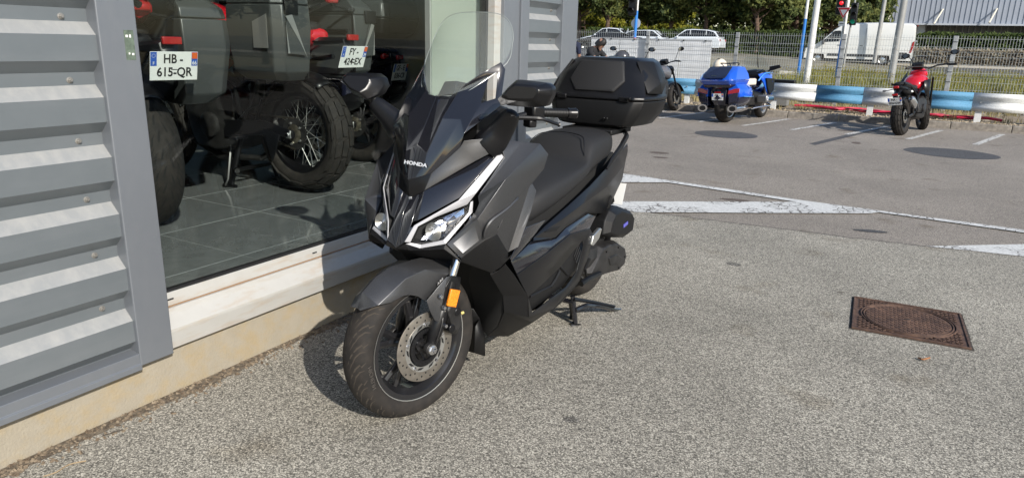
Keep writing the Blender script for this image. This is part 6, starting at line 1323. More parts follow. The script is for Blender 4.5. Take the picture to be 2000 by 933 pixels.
# ================= trees =================
m_bark = mat('pine_bark', (.10, .065, .045), .95, ns=8, na=.4, bs=14, bump=1, dist=.04)
def leafmat(name, c1, c2, c3):
    m = bpy.data.materials.new(name); m.use_nodes = True; n = m.node_tree; L = n.links; p = n.nodes['Principled BSDF']; p.inputs['Roughness'].default_value = .7; p.inputs['Specular IOR Level'].default_value = .25
    tc = n.nodes.new('ShaderNodeTexCoord'); a = n.nodes.new('ShaderNodeTexNoise'); a.inputs['Scale'].default_value = .8; a.inputs['Detail'].default_value = 3; L.new(tc.outputs['Object'], a.inputs[0])
    g = n.nodes.new('ShaderNodeNewGeometry'); r_ = n.nodes.new('ShaderNodeMath'); r_.operation = 'MULTIPLY_ADD'; r_.inputs[1].default_value = .35; L.new(g.outputs['Random Per Island'], r_.inputs[0]); L.new(a.outputs['Fac'], r_.inputs[2])
    rp = n.nodes.new('ShaderNodeValToRGB'); e = rp.color_ramp.elements; e.new(.5); e[0].position = .42; e[0].color = (*c1, 1); e[1].position = .62; e[1].color = (*c2, 1); e[2].position = .85; e[2].color = (*c3, 1)
    L.new(r_.outputs[0], rp.inputs[0]); L.new(rp.outputs[0], p.inputs['Base Color']); t = n.nodes.new('ShaderNodeBsdfTranslucent'); L.new(rp.outputs[0], t.inputs[0]); mx = n.nodes.new('ShaderNodeMixShader'); mx.inputs[0].default_value = .3
    L.new(p.outputs[0], mx.inputs[1]); L.new(t.outputs[0], mx.inputs[2]); L.new(mx.outputs[0], n.nodes['Material Output'].inputs[0]); return m
m_pine = leafmat('pine_needles', (.030, .047, .018), (.072, .098, .030), (.17, .185, .055))
m_lime = leafmat('lime_shrub_leaves', (.10, .12, .012), (.19, .20, .02), (.28, .26, .03))
m_hedge = leafmat('hedge_leaves', (.014, .028, .008), (.035, .060, .014), (.085, .115, .030))
def foliage(b, c, r, n, size, seed_up=.3):
    for i in range(n):
        d = V((random.gauss(0, 1), random.gauss(0, 1), random.gauss(0, 1))).normalized(); q = random.random()**.35
        p = V((c[0]+d.x*r[0]*q, c[1]+d.y*r[1]*q, c[2]+d.z*r[2]*q)); a = V((random.gauss(0, 1), random.gauss(0, 1), random.gauss(0, 1)+seed_up)).normalized(); u = a.orthogonal().normalized(); w_ = a.cross(u); s = size*random.uniform(.5, 1.3)
        b.add([p-u*s*.32, p+a*s*.6-w_*s*.25, p+u*s*.32, p+a*s+w_*s*.1], [(0, 1, 2), (0, 2, 3)])
def tree(name, label, x, y, h, cw, base, n, m, lean=0, seed=0, group='pines beyond the road', cat='tree', size=.34, tr=.22, clumps=34, kn=90):
    random.seed(seed); z = terr(x, y); t = thing(name, label, cat, (x, y, z), 0, group)
    top = V((lean, 0, h*.82)); P = smoothcurve([(0, 0, -.3), (lean*.25+.1, 0, h*.25), (lean*.6-.1, .1, h*.55), top], 5)
    b = MB(); b.tube(P, [tr*(1-.7*i/(len(P)-1)) for i in range(len(P))], 10)
    cen = []
    for k in range(clumps):
        f = random.random(); zz = base+(h-base)*f; rad = cw*(.55+.45*sin(pi*min(1, f*.9+.15)))*random.uniform(.25, 1); a = random.uniform(0, 6.28); c = V((lean*f+rad*cos(a), rad*sin(a)*.8, zz)); cen.append(c)
        tp = P[min(len(P)-1, int(len(P)*(.35+.5*f)))]; mid = tp.lerp(c, .5)+V((0, 0, -.15)); b.tube([tp, mid, c], [tr*.28, tr*.18, .02], 5)
    b.obj('trunk', m_bark, t, smooth=60)
    b = MB()
    for c in cen: r_ = cw*random.uniform(.20, .36); foliage(b, c, (r_, r_, r_*.62), kn, size)
    b.obj('crown', m, t, smooth=0, fix=False); return t
pine = [ # px, Y, h, cw, base
 (1128, 62, 8.5, 2.6, 3.2, 0, 'dark pine at far left beside the showroom corner'), (1182, 60, 8.5, 2.8, 3.0, 0, 'pine with a thick dark trunk above the leftmost parked car'), (1240, 63, 8.6, 2.9, 2.9, 0, 'pine standing behind the striped traffic light pole'),
 (1305, 61, 8.6, 3.0, 2.6, 0, 'dense dark pine above the white hatchback'), (1372, 60, 8.5, 2.8, 2.7, 0, 'pine with a straight trunk right of the parked cars'), (1425, 64, 8.5, 2.6, 2.6, 0, 'pine between the two trunks left of the reddish one'),
 (1477, 58.8, 8.5, 2.7, 3.1, -.9, 'pine with a leaning reddish trunk at the middle of the far pavement'), (1543, 61, 8.3, 2.5, 2.6, .5, 'slender pine just left of the white lamp post'), (1612, 64, 8.2, 2.9, 2.7, .4, 'pine rising behind the front of the white van'), (1668, 68, 8.6, 2.6, 2.9, .3, 'light green pine behind the yield sign'), (1700, 74, 8.6, 1.7, 4.2, 0, 'rightmost pine at the end of the long grey building')]
random.seed(1)
def xat(px, Y): # column of the photograph to ground position at depth Y (plan view of the street)
    t_ = (px-1000)/1370; d = fwd+rr*t_+uu*(.27); return d.x/d.y*Y
for k, (px, Y, h, cw, bs_, ln_, lb) in enumerate(pine): tree('pine_tree', lb, xat(px, Y), Y, h, cw, bs_, 0, m_pine, ln_, 30+k, size=.34, clumps=64, kn=105)
for k, (px, Y, h, cw) in enumerate(((1140, 70, 4.6, 2.4), (1195, 71, 4.5, 2.2), (1262, 72, 3.6, 2.2), (1330, 72, 3.3, 2.2))):
    tree('lime_shrub', ('bright yellow green shrub nearest the showroom corner', 'bright yellow green shrub behind the thick pine trunk', 'yellow green shrub low behind the round sign', 'yellow green shrub seen above the white hatchback')[k], xat(px, Y), Y, h, cw, .8, 0, m_lime, 0, 60+k, 'yellow green shrubs behind the pines', 'shrub', .3, .08, 26, 80)
def hedge(label, x0, x1, y, h, d, m, n, size=.22, z=None, top=.12, seed=1):
    random.seed(seed); z = terr((x0+x1)/2, y) if z is None else z; t = thing('hedge', label, 'hedge', ((x0+x1)/2, y, z)); b = MB(); L_ = x1-x0
    for i in range(n):
        x = random.uniform(-L_/2, L_/2); hh = h*(1+top*NZ.noise((x*.6+seed, 0, 0)))
        s_ = random.random()
        c = (x, -d/2*random.uniform(.7, 1.05), random.uniform(0, hh)) if s_ < .6 else (x, random.uniform(-d/2, d/2), hh*random.uniform(.92, 1.05))
        foliage(b, c, (.12, .12, .12), 3, size)
    b.obj('leaves', m, t, smooth=0, fix=False)
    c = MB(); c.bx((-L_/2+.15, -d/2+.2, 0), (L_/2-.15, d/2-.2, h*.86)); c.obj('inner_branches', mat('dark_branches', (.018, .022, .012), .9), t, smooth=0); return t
xa = xat
hedge('long dark hedge behind the far pavement left of the white van', xa(1150, 59.3), xa(1600, 59.3), 59.3, 1.9, 1.4, m_hedge, 5200, .24, .64, seed=4)
hedge('long clipped green hedge right of the white van, below the grey building', -1.2, 13.5, 60.5, 2.1, 1.6, m_hedge, 5600, .22, .50, seed=9)
random.seed(77); fw_ = MB()
for i in range(9000):
    c = (random.uniform(-42, xat(1712, 74)), 74+random.uniform(-1.5, 1.5), random.uniform(.8, 9)); foliage(fw_, c, (.4, .4, .4), 3, .5)
tag(fw_.obj('wood_beyond', m_pine, smooth=0, fix=False), label='dark wood closing the view behind the row of pines', cat='wood', kind='stuff')
m_dryb = leafmat('dry_brush_stems', (.13, .11, .085), (.20, .17, .13), (.28, .25, .18))
hedge('dry grey brush along the foot of the green hedge', -1.4, 13.5, 57.4, .85, 1.2, m_dryb, 3000, .25, .66, seed=12)
# ================= long grey building =================
m_wh = mat('warehouse_cladding', (.33, .36, .42), .5, .2, ns=.4, na=.06, big=.06, bigs=.3)
Yw = 78.0; x0w = (-4.186,78.000,5.198)[0]; zc = (-1.421,78.000,4.024)[2]
wh = thing('warehouse', 'long grey warehouse with ribbed wall and overhanging eave behind the white van', 'building', (x0w, Yw, .8))
MB().bx((0, 0, zc-.8), (48, 6, 9)).obj('upper_wall', m_wh, wh, smooth=0)
b = MB()
for k in range(120): b.bx((.1+.4*k, -.05, zc-.78), (.16+.4*k, .0, 9))
o = b.obj('wall_ribs', m_wh, wh, smooth=0); o['kind'] = 'stuff'
MB().bx((-.3, -.35, zc-.95), (48, 0, zc-.80)).obj('eave', mat('eave_trim', (.40, .43, .48), .5), wh, smooth=0)
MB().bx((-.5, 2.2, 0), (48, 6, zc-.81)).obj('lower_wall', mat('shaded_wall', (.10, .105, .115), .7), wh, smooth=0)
b = MB()
for k in range(90): b.bx((-.4+.5*k, 2.1, 0), (-.3+.5*k, 2.2, zc-.82))
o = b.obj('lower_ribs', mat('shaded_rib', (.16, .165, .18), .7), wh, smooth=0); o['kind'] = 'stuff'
for k in range(5): MB().bx((2.5+9*k, .6, 0), (3.1+9*k, 1.0, zc-.82)).obj('pier', MATS['eave_trim'], wh, smooth=0)
P0 = [(-3.936,77.600,5.087), (0.094,77.600,5.272), (4.214,77.600,5.317)]; P1 = [(-4.387,76.400,3.941), (-0.416,76.400,3.936), (3.761,76.400,4.064)]
for a, b_ in zip(P0, P1): MB().tube([(a[0]-x0w, -.05, a[2]-.8), (b_[0]-x0w, -1.4, b_[2]-.8)], .07, 6).obj('stay_rod', mat('cream_rod', (.60, .57, .48), .5), wh)
pl_ = (-6.552,80.000,4.475); pr_ = (-4.132,80.000,5.106); pb_2 = (-7.674,80.000,3.932)
ax = thing('annex', 'low grey annex with sloping roof at the left end of the warehouse', 'building', (pb_2[0], 80, .8))
b = MB(); X = lambda p: p[0]-pb_2[0]; b.prism([(0, 0, 0), (0, 0, pb_2[2]-.8), (X(pl_), 0, pl_[2]-.8), (X(pr_), 0, pr_[2]-.8), (X(pr_), 0, 0)], (0, 6, 0)); b.obj('wall', m_wh, ax, smooth=0)
MB().bx((0, -.1, pb_2[2]-1.0), (X(pr_), 0, pb_2[2]-.85)).obj('eave', MATS['eave_trim'], ax, smooth=0)
b = MB()
for k in range(14): b.bx((.1+.5*k, -.04, 0), (.16+.5*k, 0, pb_2[2]-.8))
o = b.obj('wall_ribs', m_wh, ax, smooth=0); o['kind'] = 'stuff'
# pale building glimpsed through the trees
gb_ = thing('pale_building', 'pale wall glimpsed between the trunks of the pines', 'building', (xat(1515, 76), 76, .8)); MB().bx((-3.2, 0, 0), (3.2, 5, 3.6)).obj('wall', mat('pale_wall', (.45, .50, .58), .7), gb_, smooth=0); MB().bx((-3.4, -.2, 3.6), (3.4, 5.2, 3.8)).obj('roof_edge', m_wh, gb_, smooth=0)
# ================= vehicles =================
m_vw = mat('white_van_paint', (.66, .66, .63), .3, coat=.5, ns=1.5, na=.03); m_glassd = mat('dark_car_glass', (.012, .014, .018), .12, spec=.35); m_bump = mat('grey_bumper', (.045, .047, .05), .6)
def wheel_(par, x, y, r, w_, m=m_alu):
    t = thing('wheel', None, None, (x, y, r)); t.parent = par
    MB().lathe([(r*.62, -w_/2), (r*.95, -w_/2), (r, -w_/2+.03), (r, w_/2-.03), (r*.95, w_/2), (r*.62, w_/2), (r*.6, 0)], 'y', 24).obj('tyre', m_rub, t); MB().lathe([(.001, -w_/2+.02), (r*.2, -w_/2+.01), (r*.5, -w_/2+.05), (r*.63, -w_/2+.01)], 'y', 20).obj('rim', m, t)
    b = MB()
    for k in range(6): a = 2*pi*k/6; b.box((r*.42*cos(a), -w_/2+.025, r*.42*sin(a)), (r*.14, .01, r*.14), (0, -a, 0))
    b.obj('rim_hole', m_hole, t, smooth=0)
def van():
    Y = 52.5; a = (-7.620,52.500,0.641); e_ = (-1.160,52.500,0.709); z = terr(-4, Y)+.02; L_ = e_[0]-a[0]; k = L_/6.0
    t = thing('white_van', 'white panel van with high roof parked along the road behind the fence', 'van', (a[0], Y, z)); W_ = 2.0
    up_ = [(0.02, .62), (.10, .95), (.62, 1.18), (.95, 1.40), (1.55, 2.05), (1.95, 2.34), (2.6, 2.46), (4.2, 2.50), (5.75, 2.46), (5.93, 2.34), (6.0, 1.6), (6.0, .62)]
    S = []
    for y, q in ((0, 0), (.02, .35), (.16, .97), (.5, 1), (W_-.5, 1), (W_-.16, .97), (W_-.02, .35), (W_, 0)): # slight crown to the roof
        S.append([(x*k, y+(0.06*max(0, zz-1.2) if y < .4 else -.06*max(0, zz-1.2) if y > W_-.4 else 0), (zz-.10*(1-q)*(1 if zz > 1.5 else .2))*k) for x, zz in up_])
    b = MB(); b.loft(S); b.obj('body', m_vw, t, smooth=35, bevel=.02)
    low = [(.02, .30), (.02, .60), (.28, .60), (.30, .55), (.40, .75), (.70, .88), (1.0, .75), (1.12, .40), (1.14, .30)]
    # lower body with arches
    def arch(xc, r_): return [(xc-r_*cos(a_), .34+r_*sin(a_)) for a_ in [pi*i/10 for i in range(11)]]
    pts = [(0, .32)]+arch(.82, .40)+arch(4.45, .40)+[(6.0, .32), (6.0, .62), (0.02, .62)]
    b = MB(); b.prism([(x*k, .01, zz*k) for x, zz in pts], (0, .12, 0)); b.obj('lower_side', m_vw, t, smooth=0, bevel=.01)
    b = MB(); b.prism([(x*k, W_-.13, zz*k) for x, zz in pts], (0, .12, 0)); b.obj('lower_side', m_vw, t, smooth=0, bevel=.01)
    MB().bx((.3*k, .25, .25), (5.8*k, W_-.25, .62*k)).obj('underbody', m_hole, t, smooth=0)
    MB().bx((1.38*k, -.02, .50*k), (3.95*k, .03, .64*k)).obj('side_moulding', m_bump, t, bevel=.01); MB().bx((4.98*k, -.02, .42*k), (5.7*k, .03, .80*k)).obj('rear_moulding', m_bump, t, bevel=.01)
    MB().bx((-.10, .02, .28*k), (.22*k, W_-.02, .72*k)).obj('front_bumper', m_bump, t, bevel=.05); MB().bx((5.92*k, .02, .34*k), (6.10*k, W_-.02, .58*k)).obj('rear_bumper', m_bump, t, bevel=.03)
    for y0_, s in ((-.012, 1), (W_+.0, -1)):
        o_ = .05
        b = MB(); b.prism([(1.02*k, y0_+o_*.4, 1.38*k), (1.10*k, y0_+o_*.4, 1.30*k), (1.95*k, y0_+o_*.4, 1.36*k), (2.02*k, y0_+o_, 1.90*k), (1.92*k, y0_+o_, 2.00*k), (1.62*k, y0_+o_, 1.98*k)], (0, .02, 0)); b.obj('side_window', m_glassd, t, smooth=0)
    MB().bx((1.50*k, -.0, 1.36*k), (1.53*k, .05, 1.97*k)).obj('window_pillar', m_bump, t, smooth=0)
    b = MB(); b.loft([[(.98*k, .15, 1.45*k), (1.52*k, .25, 2.03*k)], [(.93*k, 1.0, 1.45*k), (1.5*k, 1.0, 2.05*k)], [(.98*k, W_-.15, 1.45*k), (1.52*k, W_-.25, 2.03*k)]], cap=False, closed=False); o = b.obj('windscreen', m_glassd, t, smooth=40); o.location = (-.02, 0, .02)
    b = MB(); b.loft([[(1.0*k, -.24, 1.15*k), (1.12*k, -.24, 1.15*k), (1.12*k, -.24, 1.50*k), (1.0*k, -.24, 1.50*k)], [(1.0*k, .0, 1.2*k), (1.12*k, .0, 1.2*k), (1.12*k, .0, 1.42*k), (1.0*k, .0, 1.42*k)]]); b.obj('door_mirror', m_bump, t, bevel=.03)
    for x in (1.0, 2.08, 3.35): MB().bx((x*k, -.004, .68*k), (x*k+.015, .02, 2.15*k if x > 1.5 else 1.28*k)).obj('door_seam', m_bump, t, smooth=0)
    for x in (1.95, 3.2): MB().bx((x*k-.08, -.02, 1.12*k), (x*k+.08, .01, 1.17*k)).obj('door_handle', m_bump, t, bevel=.005)
    b = MB(); b.prism([(5.80*k, -.006, .78*k), (5.90*k, -.006, .78*k), (5.99*k, -.006, 1.20*k), (5.99*k, -.006, 1.46*k), (5.90*k, -.006, 1.40*k)], (0, .02, 0)); b.obj('tail_light', m_red, t); b = MB(); b.bx((6.0*k-.01, 0.0, .78*k), (6.0*k+.012, .12, 1.45*k)); b.obj('tail_light', m_red, t)
    MB().bx((.02, .1, .78*k), (.30*k, .45, .98*k)).obj('headlight', m_refl, t, bevel=.04); MB().bx((5.998*k, .98, .66*k), (6.012*k, 1.0, 2.3*k)).obj('rear_door_seam', m_bump, t, smooth=0)
    MB().bx((5.99*k, .8, 2.32*k), (6.03*k, 1.2, 2.38*k)).obj('brake_lamp', m_red, t)
    MB().bx((1.2*k, .0+.012, 1.52*k), (5.9*k, .03, 1.55*k)).obj('side_crease', m_vw, t, smooth=0)
    for x in (.82, 4.45):
        for y in (.14, W_-.14): wheel_(t, x*k, y, .335*k, .2)
van()
def car(name, label, cat, x, y, L_, H_, m, kind='hatch', flip=1, z=None, rz=0, group=None):
    """side profile lofted across the width with tumblehome; flip=1 nose to the left"""
    t = thing(name, label, cat, (x, y, terr(x, y)+.02 if z is None else z), rz, group); t.scale = (flip, 1, 1) if False else (1, 1, 1)
    f = (lambda q: q) if flip > 0 else (lambda q: L_-q)
    body = [(0, .35), (.02, .62), (.30, .78), (.95, .92), (L_*.30, .97), (L_*.95, 1.0), (L_-.02, .85), (L_, .50), (L_-.02, .32), (L_*.5, .28)]
    gl = {'hatch': [(L_*.24, .93), (L_*.40, H_-.05), (L_*.52, H_), (L_*.78, H_-.04), (L_*.90, H_-.16), (L_*.975, .98)], 'sedan': [(L_*.25, .93), (L_*.40, H_-.06), (L_*.52, H_), (L_*.70, H_-.06), (L_*.86, 1.02)]}[kind]
    W_ = 1.72
    def across(prof, ins, top): return [[(f(x_), y_+(i_*ins if True else 0), z_-(d_*top)) for x_, z_ in prof] for y_, i_, d_ in ((0, 1, 1), (.10, 1, 0), (W_-.10, -1, 0), (W_, -1, 1))]
    b = MB(); b.loft(across(body, 0, .03)); b.obj('body', m, t, smooth=50, bevel=.03)
    b = MB(); S = []
    for y_, sgn in ((.05, 1), (W_-.05, -1)): S.append([(f(x_), y_+sgn*.20*(z_-.93)/(H_-.93), z_) for x_, z_ in gl])
    rf_ = [[(f(x_), W_/2, z_+(.03 if z_ > 1.1 else 0)) for x_, z_ in gl]]; b.loft([S[0]]+rf_+[S[1]]); b.obj('cabin', m, t, smooth=40, bevel=.02)
    n_ = len(gl)
    for sgn, y_ in ((1, .05), (-1, W_-.05)):
        c = (sum(p[0] for p in gl)/n_, sum(p[1] for p in gl)/n_); w_ = [(c[0]+(p[0]-c[0])*.90, c[1]+(p[1]-c[1])*.78+.0) for p in gl]
        b = MB(); b.prism([(f(x_), y_+sgn*(.20*(z_-.93)/(H_-.93)-.012), z_) for x_, z_ in w_], (0, .01*sgn, 0)); wn = b.obj('side_window', m_glassd, t, smooth=0)
        for q in (.50, .76): MB().box((f(L_*q), y_+sgn*(.20*.45-.018), (H_+.93)/2), (.05, .02, (H_-.95)*.95)).obj('window_pillar', m, wn, smooth=0)
    a, c_ = gl[0], gl[1]; b = MB(); b.add([(f(a[0]+.06)-.02*flip, .22, a[1]+.04), (f(a[0]+.06)-.02*flip, W_-.22, a[1]+.04), (f(c_[0])-.02*flip, W_-.30, c_[1]), (f(c_[0])-.02*flip, .30, c_[1])], [(0, 1, 2, 3)]); b.obj('windscreen', m_glassd, t, smooth=0)
    a, c_ = gl[-1], gl[-2]; b = MB(); b.add([(f(a[0])+.01*flip, .22, a[1]+.08), (f(a[0])+.01*flip, W_-.22, a[1]+.08), (f(c_[0])+.02*flip, W_-.30, c_[1]), (f(c_[0])+.02*flip, .30, c_[1])], [(0, 1, 2, 3)]); b.obj('rear_window', m_glassd, t, smooth=0)
    MB().box((f(L_-.06), .12, .80), (.12, .20, .14)).obj('tail_light', m_red, t, bevel=.02); MB().box((f(L_-.06), W_-.12, .80), (.12, .20, .14)).obj('tail_light', m_red, t, bevel=.02); MB().box((f(.14), .16, .68), (.22, .24, .12)).obj('headlight', m_refl, t, bevel=.02)
    MB().box((f(L_*.30), -.08, .98), (.10, .16, .11)).obj('door_mirror', m, t, bevel=.02)
    for x_ in (.78, L_-.80):
        for y_ in (.10, W_-.10): wheel_(t, f(x_), y_, .31, .2)
    return t
m_cw = mat('white_car_paint', (.62, .66, .70), .25, coat=.7); m_cd = mat('dark_car_paint', (.03, .03, .035), .22, coat=.8)
car('silver_car', 'pale silver saloon parked furthest left beyond the fence', 'car', xat(1131, 51), 51, 4.3, 1.50, m_cw, 'sedan', 1, z=1.12)
car('dark_car', 'dark car with red tail lamps beside the pale saloon beyond the fence', 'car', xat(1122, 47.5), 47.5, 4.6, 1.30, m_cd, 'sedan', 1, z=.95)
car('white_car', 'white car partly hidden by the striped traffic light pole beyond the fence', 'car', xat(1210, 50), 50, 4.1, 1.46, m_cw, 'hatch', -1, z=1.02)
car('white_hatchback', 'white hatchback with large rear quarter window, rightmost of the cars beyond the fence', 'car', xat(1287, 50), 50, 4.25, 1.52, m_cw, 'hatch', 1, z=1.06)
car('white_car', 'white car roof showing above the green hedge at the right edge', 'car', xat(1980, 64), 64, 4.2, 1.5, m_cw, 'hatch', 1, z=1.72)
bh_ = hedge('green hedge outside the back windows of the showroom', -5, 6, -17, 2.6, 1.4, m_hedge, 2600, .26, 0, seed=15); bh_.location = (-17, .5, 0); bh_.rotation_euler = (0, 0, R(90))
bs = MB(); bs.bx((-18, -6, -.02), (-12.4, 8, .012)); tag(bs.obj('planting_bed', m_soil, smooth=0), kind='structure')
# ================= two men and the machine behind the top box =================
def skin(name, J, E_, m, par, root=0, sub=2):
    me = bpy.data.meshes.new(name); me.from_pydata([j[:3] for j in J], E_, []); o = bpy.data.objects.new(name, me); C.objects.link(o); o.parent = par; me.materials.append(m)
    d = o.modifiers.new('k', 'SKIN'); d.use_smooth_shade = True
    for i, j in enumerate(J): v = me.skin_vertices[0].data[i]; v.radius = (j[3], j[4] if len(j) > 4 else j[3]); v.use_root = (i == root)
    s = o.modifiers.new('s', 'SUBSURF'); s.levels = s.render_levels = sub; return o
m_skin = mat('skin', (.27, .15, .105), .6, ns=30, na=.08); m_hair = mat('dark_hair', (.012, .010, .009), .6, bs=120, bump=.6)
def head(p, c, rz, tilt, m_h=None):
    h = thing('head', None, None, c); h.parent = p; h.rotation_euler = (0, tilt, rz)
    b = MB(); S = []
    prof = [(-.115, .030, .035, .055), (-.095, .045, .048, .035), (-.05, .062, .062, .018), (0, .078, .072, .002), (.045, .085, .076, -.004), (.085, .074, .066, -.008), (.110, .045, .040, -.010), (.118, .015, .012, -.010)]
    for z, rx, ry, ox in prof: S.append([(ox+rx*cos(t_), ry*sin(t_), z) for t_ in [2*pi*i/20 for i in range(20)]])
    b.loft(S); b.obj('face', m_skin, h, smooth=80)
    MB().loft([[(.082, -.008, .022), (.082, .008, .022)], [(.105, -.012, -.018), (.105, .012, -.018)], [(.080, -.015, -.026), (.080, .015, -.026)]]).obj('nose', m_skin, h, smooth=80, bevel=.004)
    for s in (1, -1):
        MB().sphere((.074, .028*s, .018), (.008, .013, .006), 10, 6).obj('eye', m_plate, h); MB().sphere((.080, .028*s, .018), (.004, .005, .005), 8, 6).obj('pupil', m_hair, h); MB().box((.080, .028*s, .036), (.008, .034, .006)).obj('eyebrow', m_hair, h, bevel=.002); MB().sphere((-.005, .076*s, .0), (.020, .010, .030), 10, 6).obj('ear', m_skin, h)
    MB().sphere((.074, 0, -.055), (.008, .024, .006), 10, 6).obj('mouth', mat('lips', (.32, .12, .10), .5), h)
    b = MB(); S = []
    for k in range(8):
        a = k/7*pi*.5; z = .0+.136*sin(a)+.004; S.append([(-.012+(.112*cos(a)+.001)*cos(t_)*(.98 if cos(t_) > .3 else 1.04), .097*cos(a)*sin(t_), z+(.028*(1-k/7) if cos(t_) > .6 else -.02*(1-k/7) if cos(t_) > 0 else -.075*(1-k/7))) for t_ in [2*pi*i/20 for i in range(20)]])
    b.loft(S); b.obj('hair', m_hair, h, smooth=80)
def hand(p, w_, d, s):
    """palm and five fingers; w_ wrist, d direction"""
    d = V(d).normalized(); sd = d.cross(V((0, 0, 1))).normalized() if abs(d.z) < .9 else V((0, 1, 0)); n_ = sd.cross(d); w_ = V(w_)
    J = [(*w_, .026, .018), (*(w_+d*.045), .036, .016), (*(w_+d*.085), .034, .014)]; E_ = [(0, 1), (1, 2)]
    for k, (o_, l_) in enumerate(((-.030, .065), (-.010, .078), (.010, .073), (.029, .055))):
        a = len(J); J += [(*(w_+d*.095+sd*o_), .009), (*(w_+d*(.095+l_*.5)+sd*o_*1.1-n_*.006), .0085), (*(w_+d*(.095+l_)+sd*o_*1.15-n_*.024), .0075)]; E_ += [(2, a), (a, a+1), (a+1, a+2)]
    a = len(J); J += [(*(w_+d*.03+sd*.036*s), .011), (*(w_+d*.065+sd*.058*s-n_*.01), .0095), (*(w_+d*.092+sd*.060*s-n_*.02), .008)]; E_ += [(1, a), (a, a+1), (a+1, a+2)]
    skin('hand', J, E_, m_skin, p, 1, 1)
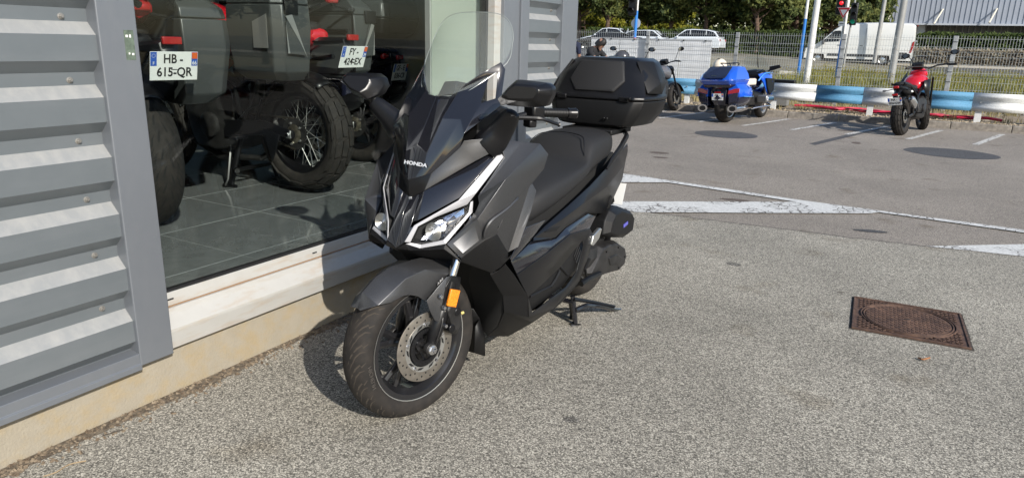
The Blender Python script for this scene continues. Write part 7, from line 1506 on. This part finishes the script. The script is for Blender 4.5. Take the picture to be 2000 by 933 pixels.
def person(label, loc, rz, shirt, bend=0, armf=(.2, .5), turn=0, look=0):
    """standing figure, facing local +x; bend = forward lean of the trunk (rad)"""
    p = thing('person', label, 'person', loc, rz); cb, sb = cos(bend), sin(bend); hip = V((0, 0, .93))
    T_ = lambda x, y, z: tuple(hip+V((x*cb+z*sb, y, -x*sb+z*cb)))
    J = [(*hip, .135, .10), (*T_(0, 0, .18), .125, .095), (*T_(0, 0, .38), .150, .105), (*T_(-.01, 0, .50), .10, .08), (*T_(0, 0, .58), .052), (*T_(.02, 0, .66), .050)]
    E_ = [(0, 1), (1, 2), (2, 3), (3, 4), (4, 5)]; legs = []; arms = []
    for s in (1, -1):
        a = len(J); J += [(-.02, .10*s, .86, .085), (.03, .115*s, .50, .058), (.04, .12*s, .46, .055), (-.02, .125*s, .12, .040), (-.02, .125*s, .07, .042), (.12, .14*s, .04, .036)]; E_ += [(0, a), (a, a+1), (a+1, a+2), (a+2, a+3), (a+3, a+4), (a+4, a+5)]; legs.append(a)
        a = len(J); sh = V(T_(0, .19*s, .47)); d1 = V((sin(armf[0]+bend*.6), .12*s, -cos(armf[0]+bend*.6))); el_ = sh+d1*.29; d2 = V((sin(armf[1]+armf[0]), -.05*s, -cos(armf[1]+armf[0]))).normalized(); wr = el_+d2*.25
        J += [(*sh, .058), (*el_, .040), (*wr, .028)]; E_ += [(3, a), (a, a+1), (a+1, a+2)]; arms.append(a); hand(p, wr, d2, -s)
    skin('body', J, E_, m_skin, p)
    K = [(*hip, .142, .108), (*T_(0, 0, .18), .135, .104), (*T_(0, 0, .38), .190, .125), (*T_(-.01, 0, .50), .135, .10), (*T_(0, 0, .55), .058)]; E2 = [(0, 1), (1, 2), (2, 3), (3, 4)]
    for a in arms: k = len(K); sh, el_ = V(J[a][:3]), V(J[a+1][:3]); K += [(*sh, .070), (*sh.lerp(el_, .45), .062), (*sh.lerp(el_, .75), .056)]; E2 += [(3, k), (k, k+1), (k+1, k+2)]
    skin('shirt', K, E2, shirt, p)
    K = [(0, 0, .95, .138, .105)]; E2 = []
    for a in legs:
        k = len(K); K += [(J[a][0], J[a][1], J[a][2], .094), (J[a+1][0], J[a+1][1], .48, .068), (J[a+3][0], J[a+3][1], .09, .056)]; E2 += [(0, k), (k, k+1), (k+1, k+2)]
    skin('trousers', K, E2, mat('dark_trousers', (.02, .022, .028), .8), p)
    for a in legs: MB().loft([[(J[a+4][0]-.08, J[a+4][1]-.04, z), (J[a+4][0]+.12, J[a+4][1]-.045, z), (J[a+4][0]+.20, J[a+4][1], z), (J[a+4][0]+.12, J[a+4][1]+.045, z), (J[a+4][0]-.08, J[a+4][1]+.04, z)] for z in (0, .06)]+[[(J[a+4][0]-.07, J[a+4][1]-.035, .10), (J[a+4][0]+.02, J[a+4][1]-.035, .10), (J[a+4][0]+.04, J[a+4][1], .10), (J[a+4][0]+.02, J[a+4][1]+.035, .10), (J[a+4][0]-.07, J[a+4][1]+.035, .10)]]).obj('shoe', m_satin, p, smooth=60, bevel=.01)
    head(p, T_(.045, 0, .69), look, bend*.9+turn); return p
pa = (-7.117,15.000,1.542)
person('man in a navy shirt seen from behind at the corner of the showroom', (pa[0]-.08, 15.0, -.02), R(112), mat('navy_shirt', (.012, .018, .045), .85, bs=60, bump=.2), bend=.08, armf=(.15, .6))
pa = (-6.490,14.600,1.224)
person('dark haired man in a black t-shirt bending forward behind the top box', (pa[0]-.16, 14.6, -.04), R(-12), mat('black_shirt', (.012, .012, .014), .85, bs=60, bump=.2), bend=.62, armf=(.5, .7), turn=.1)
pa = (-5.205,13.200,1.186)
bH = moto('parked_motorcycle', 'dark motorcycle with a top box and helmet, mostly hidden behind the scooter', 'motorcycle', (pa[0]+.10, 13.0, 0), 100, dict(wb=1.42, rr=.31, rf=.305, wr=.07, body=m_navy, seat=.74, bar=1.02, barx=.9, psmall=True, mirh=.3, tn=12, seg=24, topbox=True, tbx=-.30))
helmet('black and white helmet resting on the dark machine behind the top box', (pa[0]+.02, 13.15, 1.145), R(200), mat('helmet_black_white', (.05, .05, .055), .2, coat=.8))
hw_ = [o for o in C.objects if o.name.startswith('helmet') and o.get('label', '').startswith('black and white')][0]
b = MB(); b.loft([[(-.02+(.158*cos(a))*x_, .128*x_*0+y_, .02+.158*sin(a)) for x_ in (1,)] for a in [R(20+14*i) for i in range(8)] for y_ in ()] or [[(.166*cos(a)-.01, -.03, .02+.160*sin(a)), (.166*cos(a)-.01, .05, .02+.160*sin(a))] for a in [R(15+15*i) for i in range(11)]], cap=False, closed=False); b.obj('white_stripe', m_plate, hw_, smooth=60, solid=.002)


# trees added across the lot, outside the frame, to darken the shop window's reflection
for k in range(7): tree('added_tree', ('first', 'second', 'third', 'fourth', 'fifth', 'sixth', 'seventh')[k]+' leafy tree from the near end of the unseen row added to darken the shop window', 26+2*(k % 3), -12+6.5*k, 7.5, 3.0, 1.6, 0, m_hedge, 0, 90+k, 'added trees across the lot', size=.5, clumps=30, kn=60)
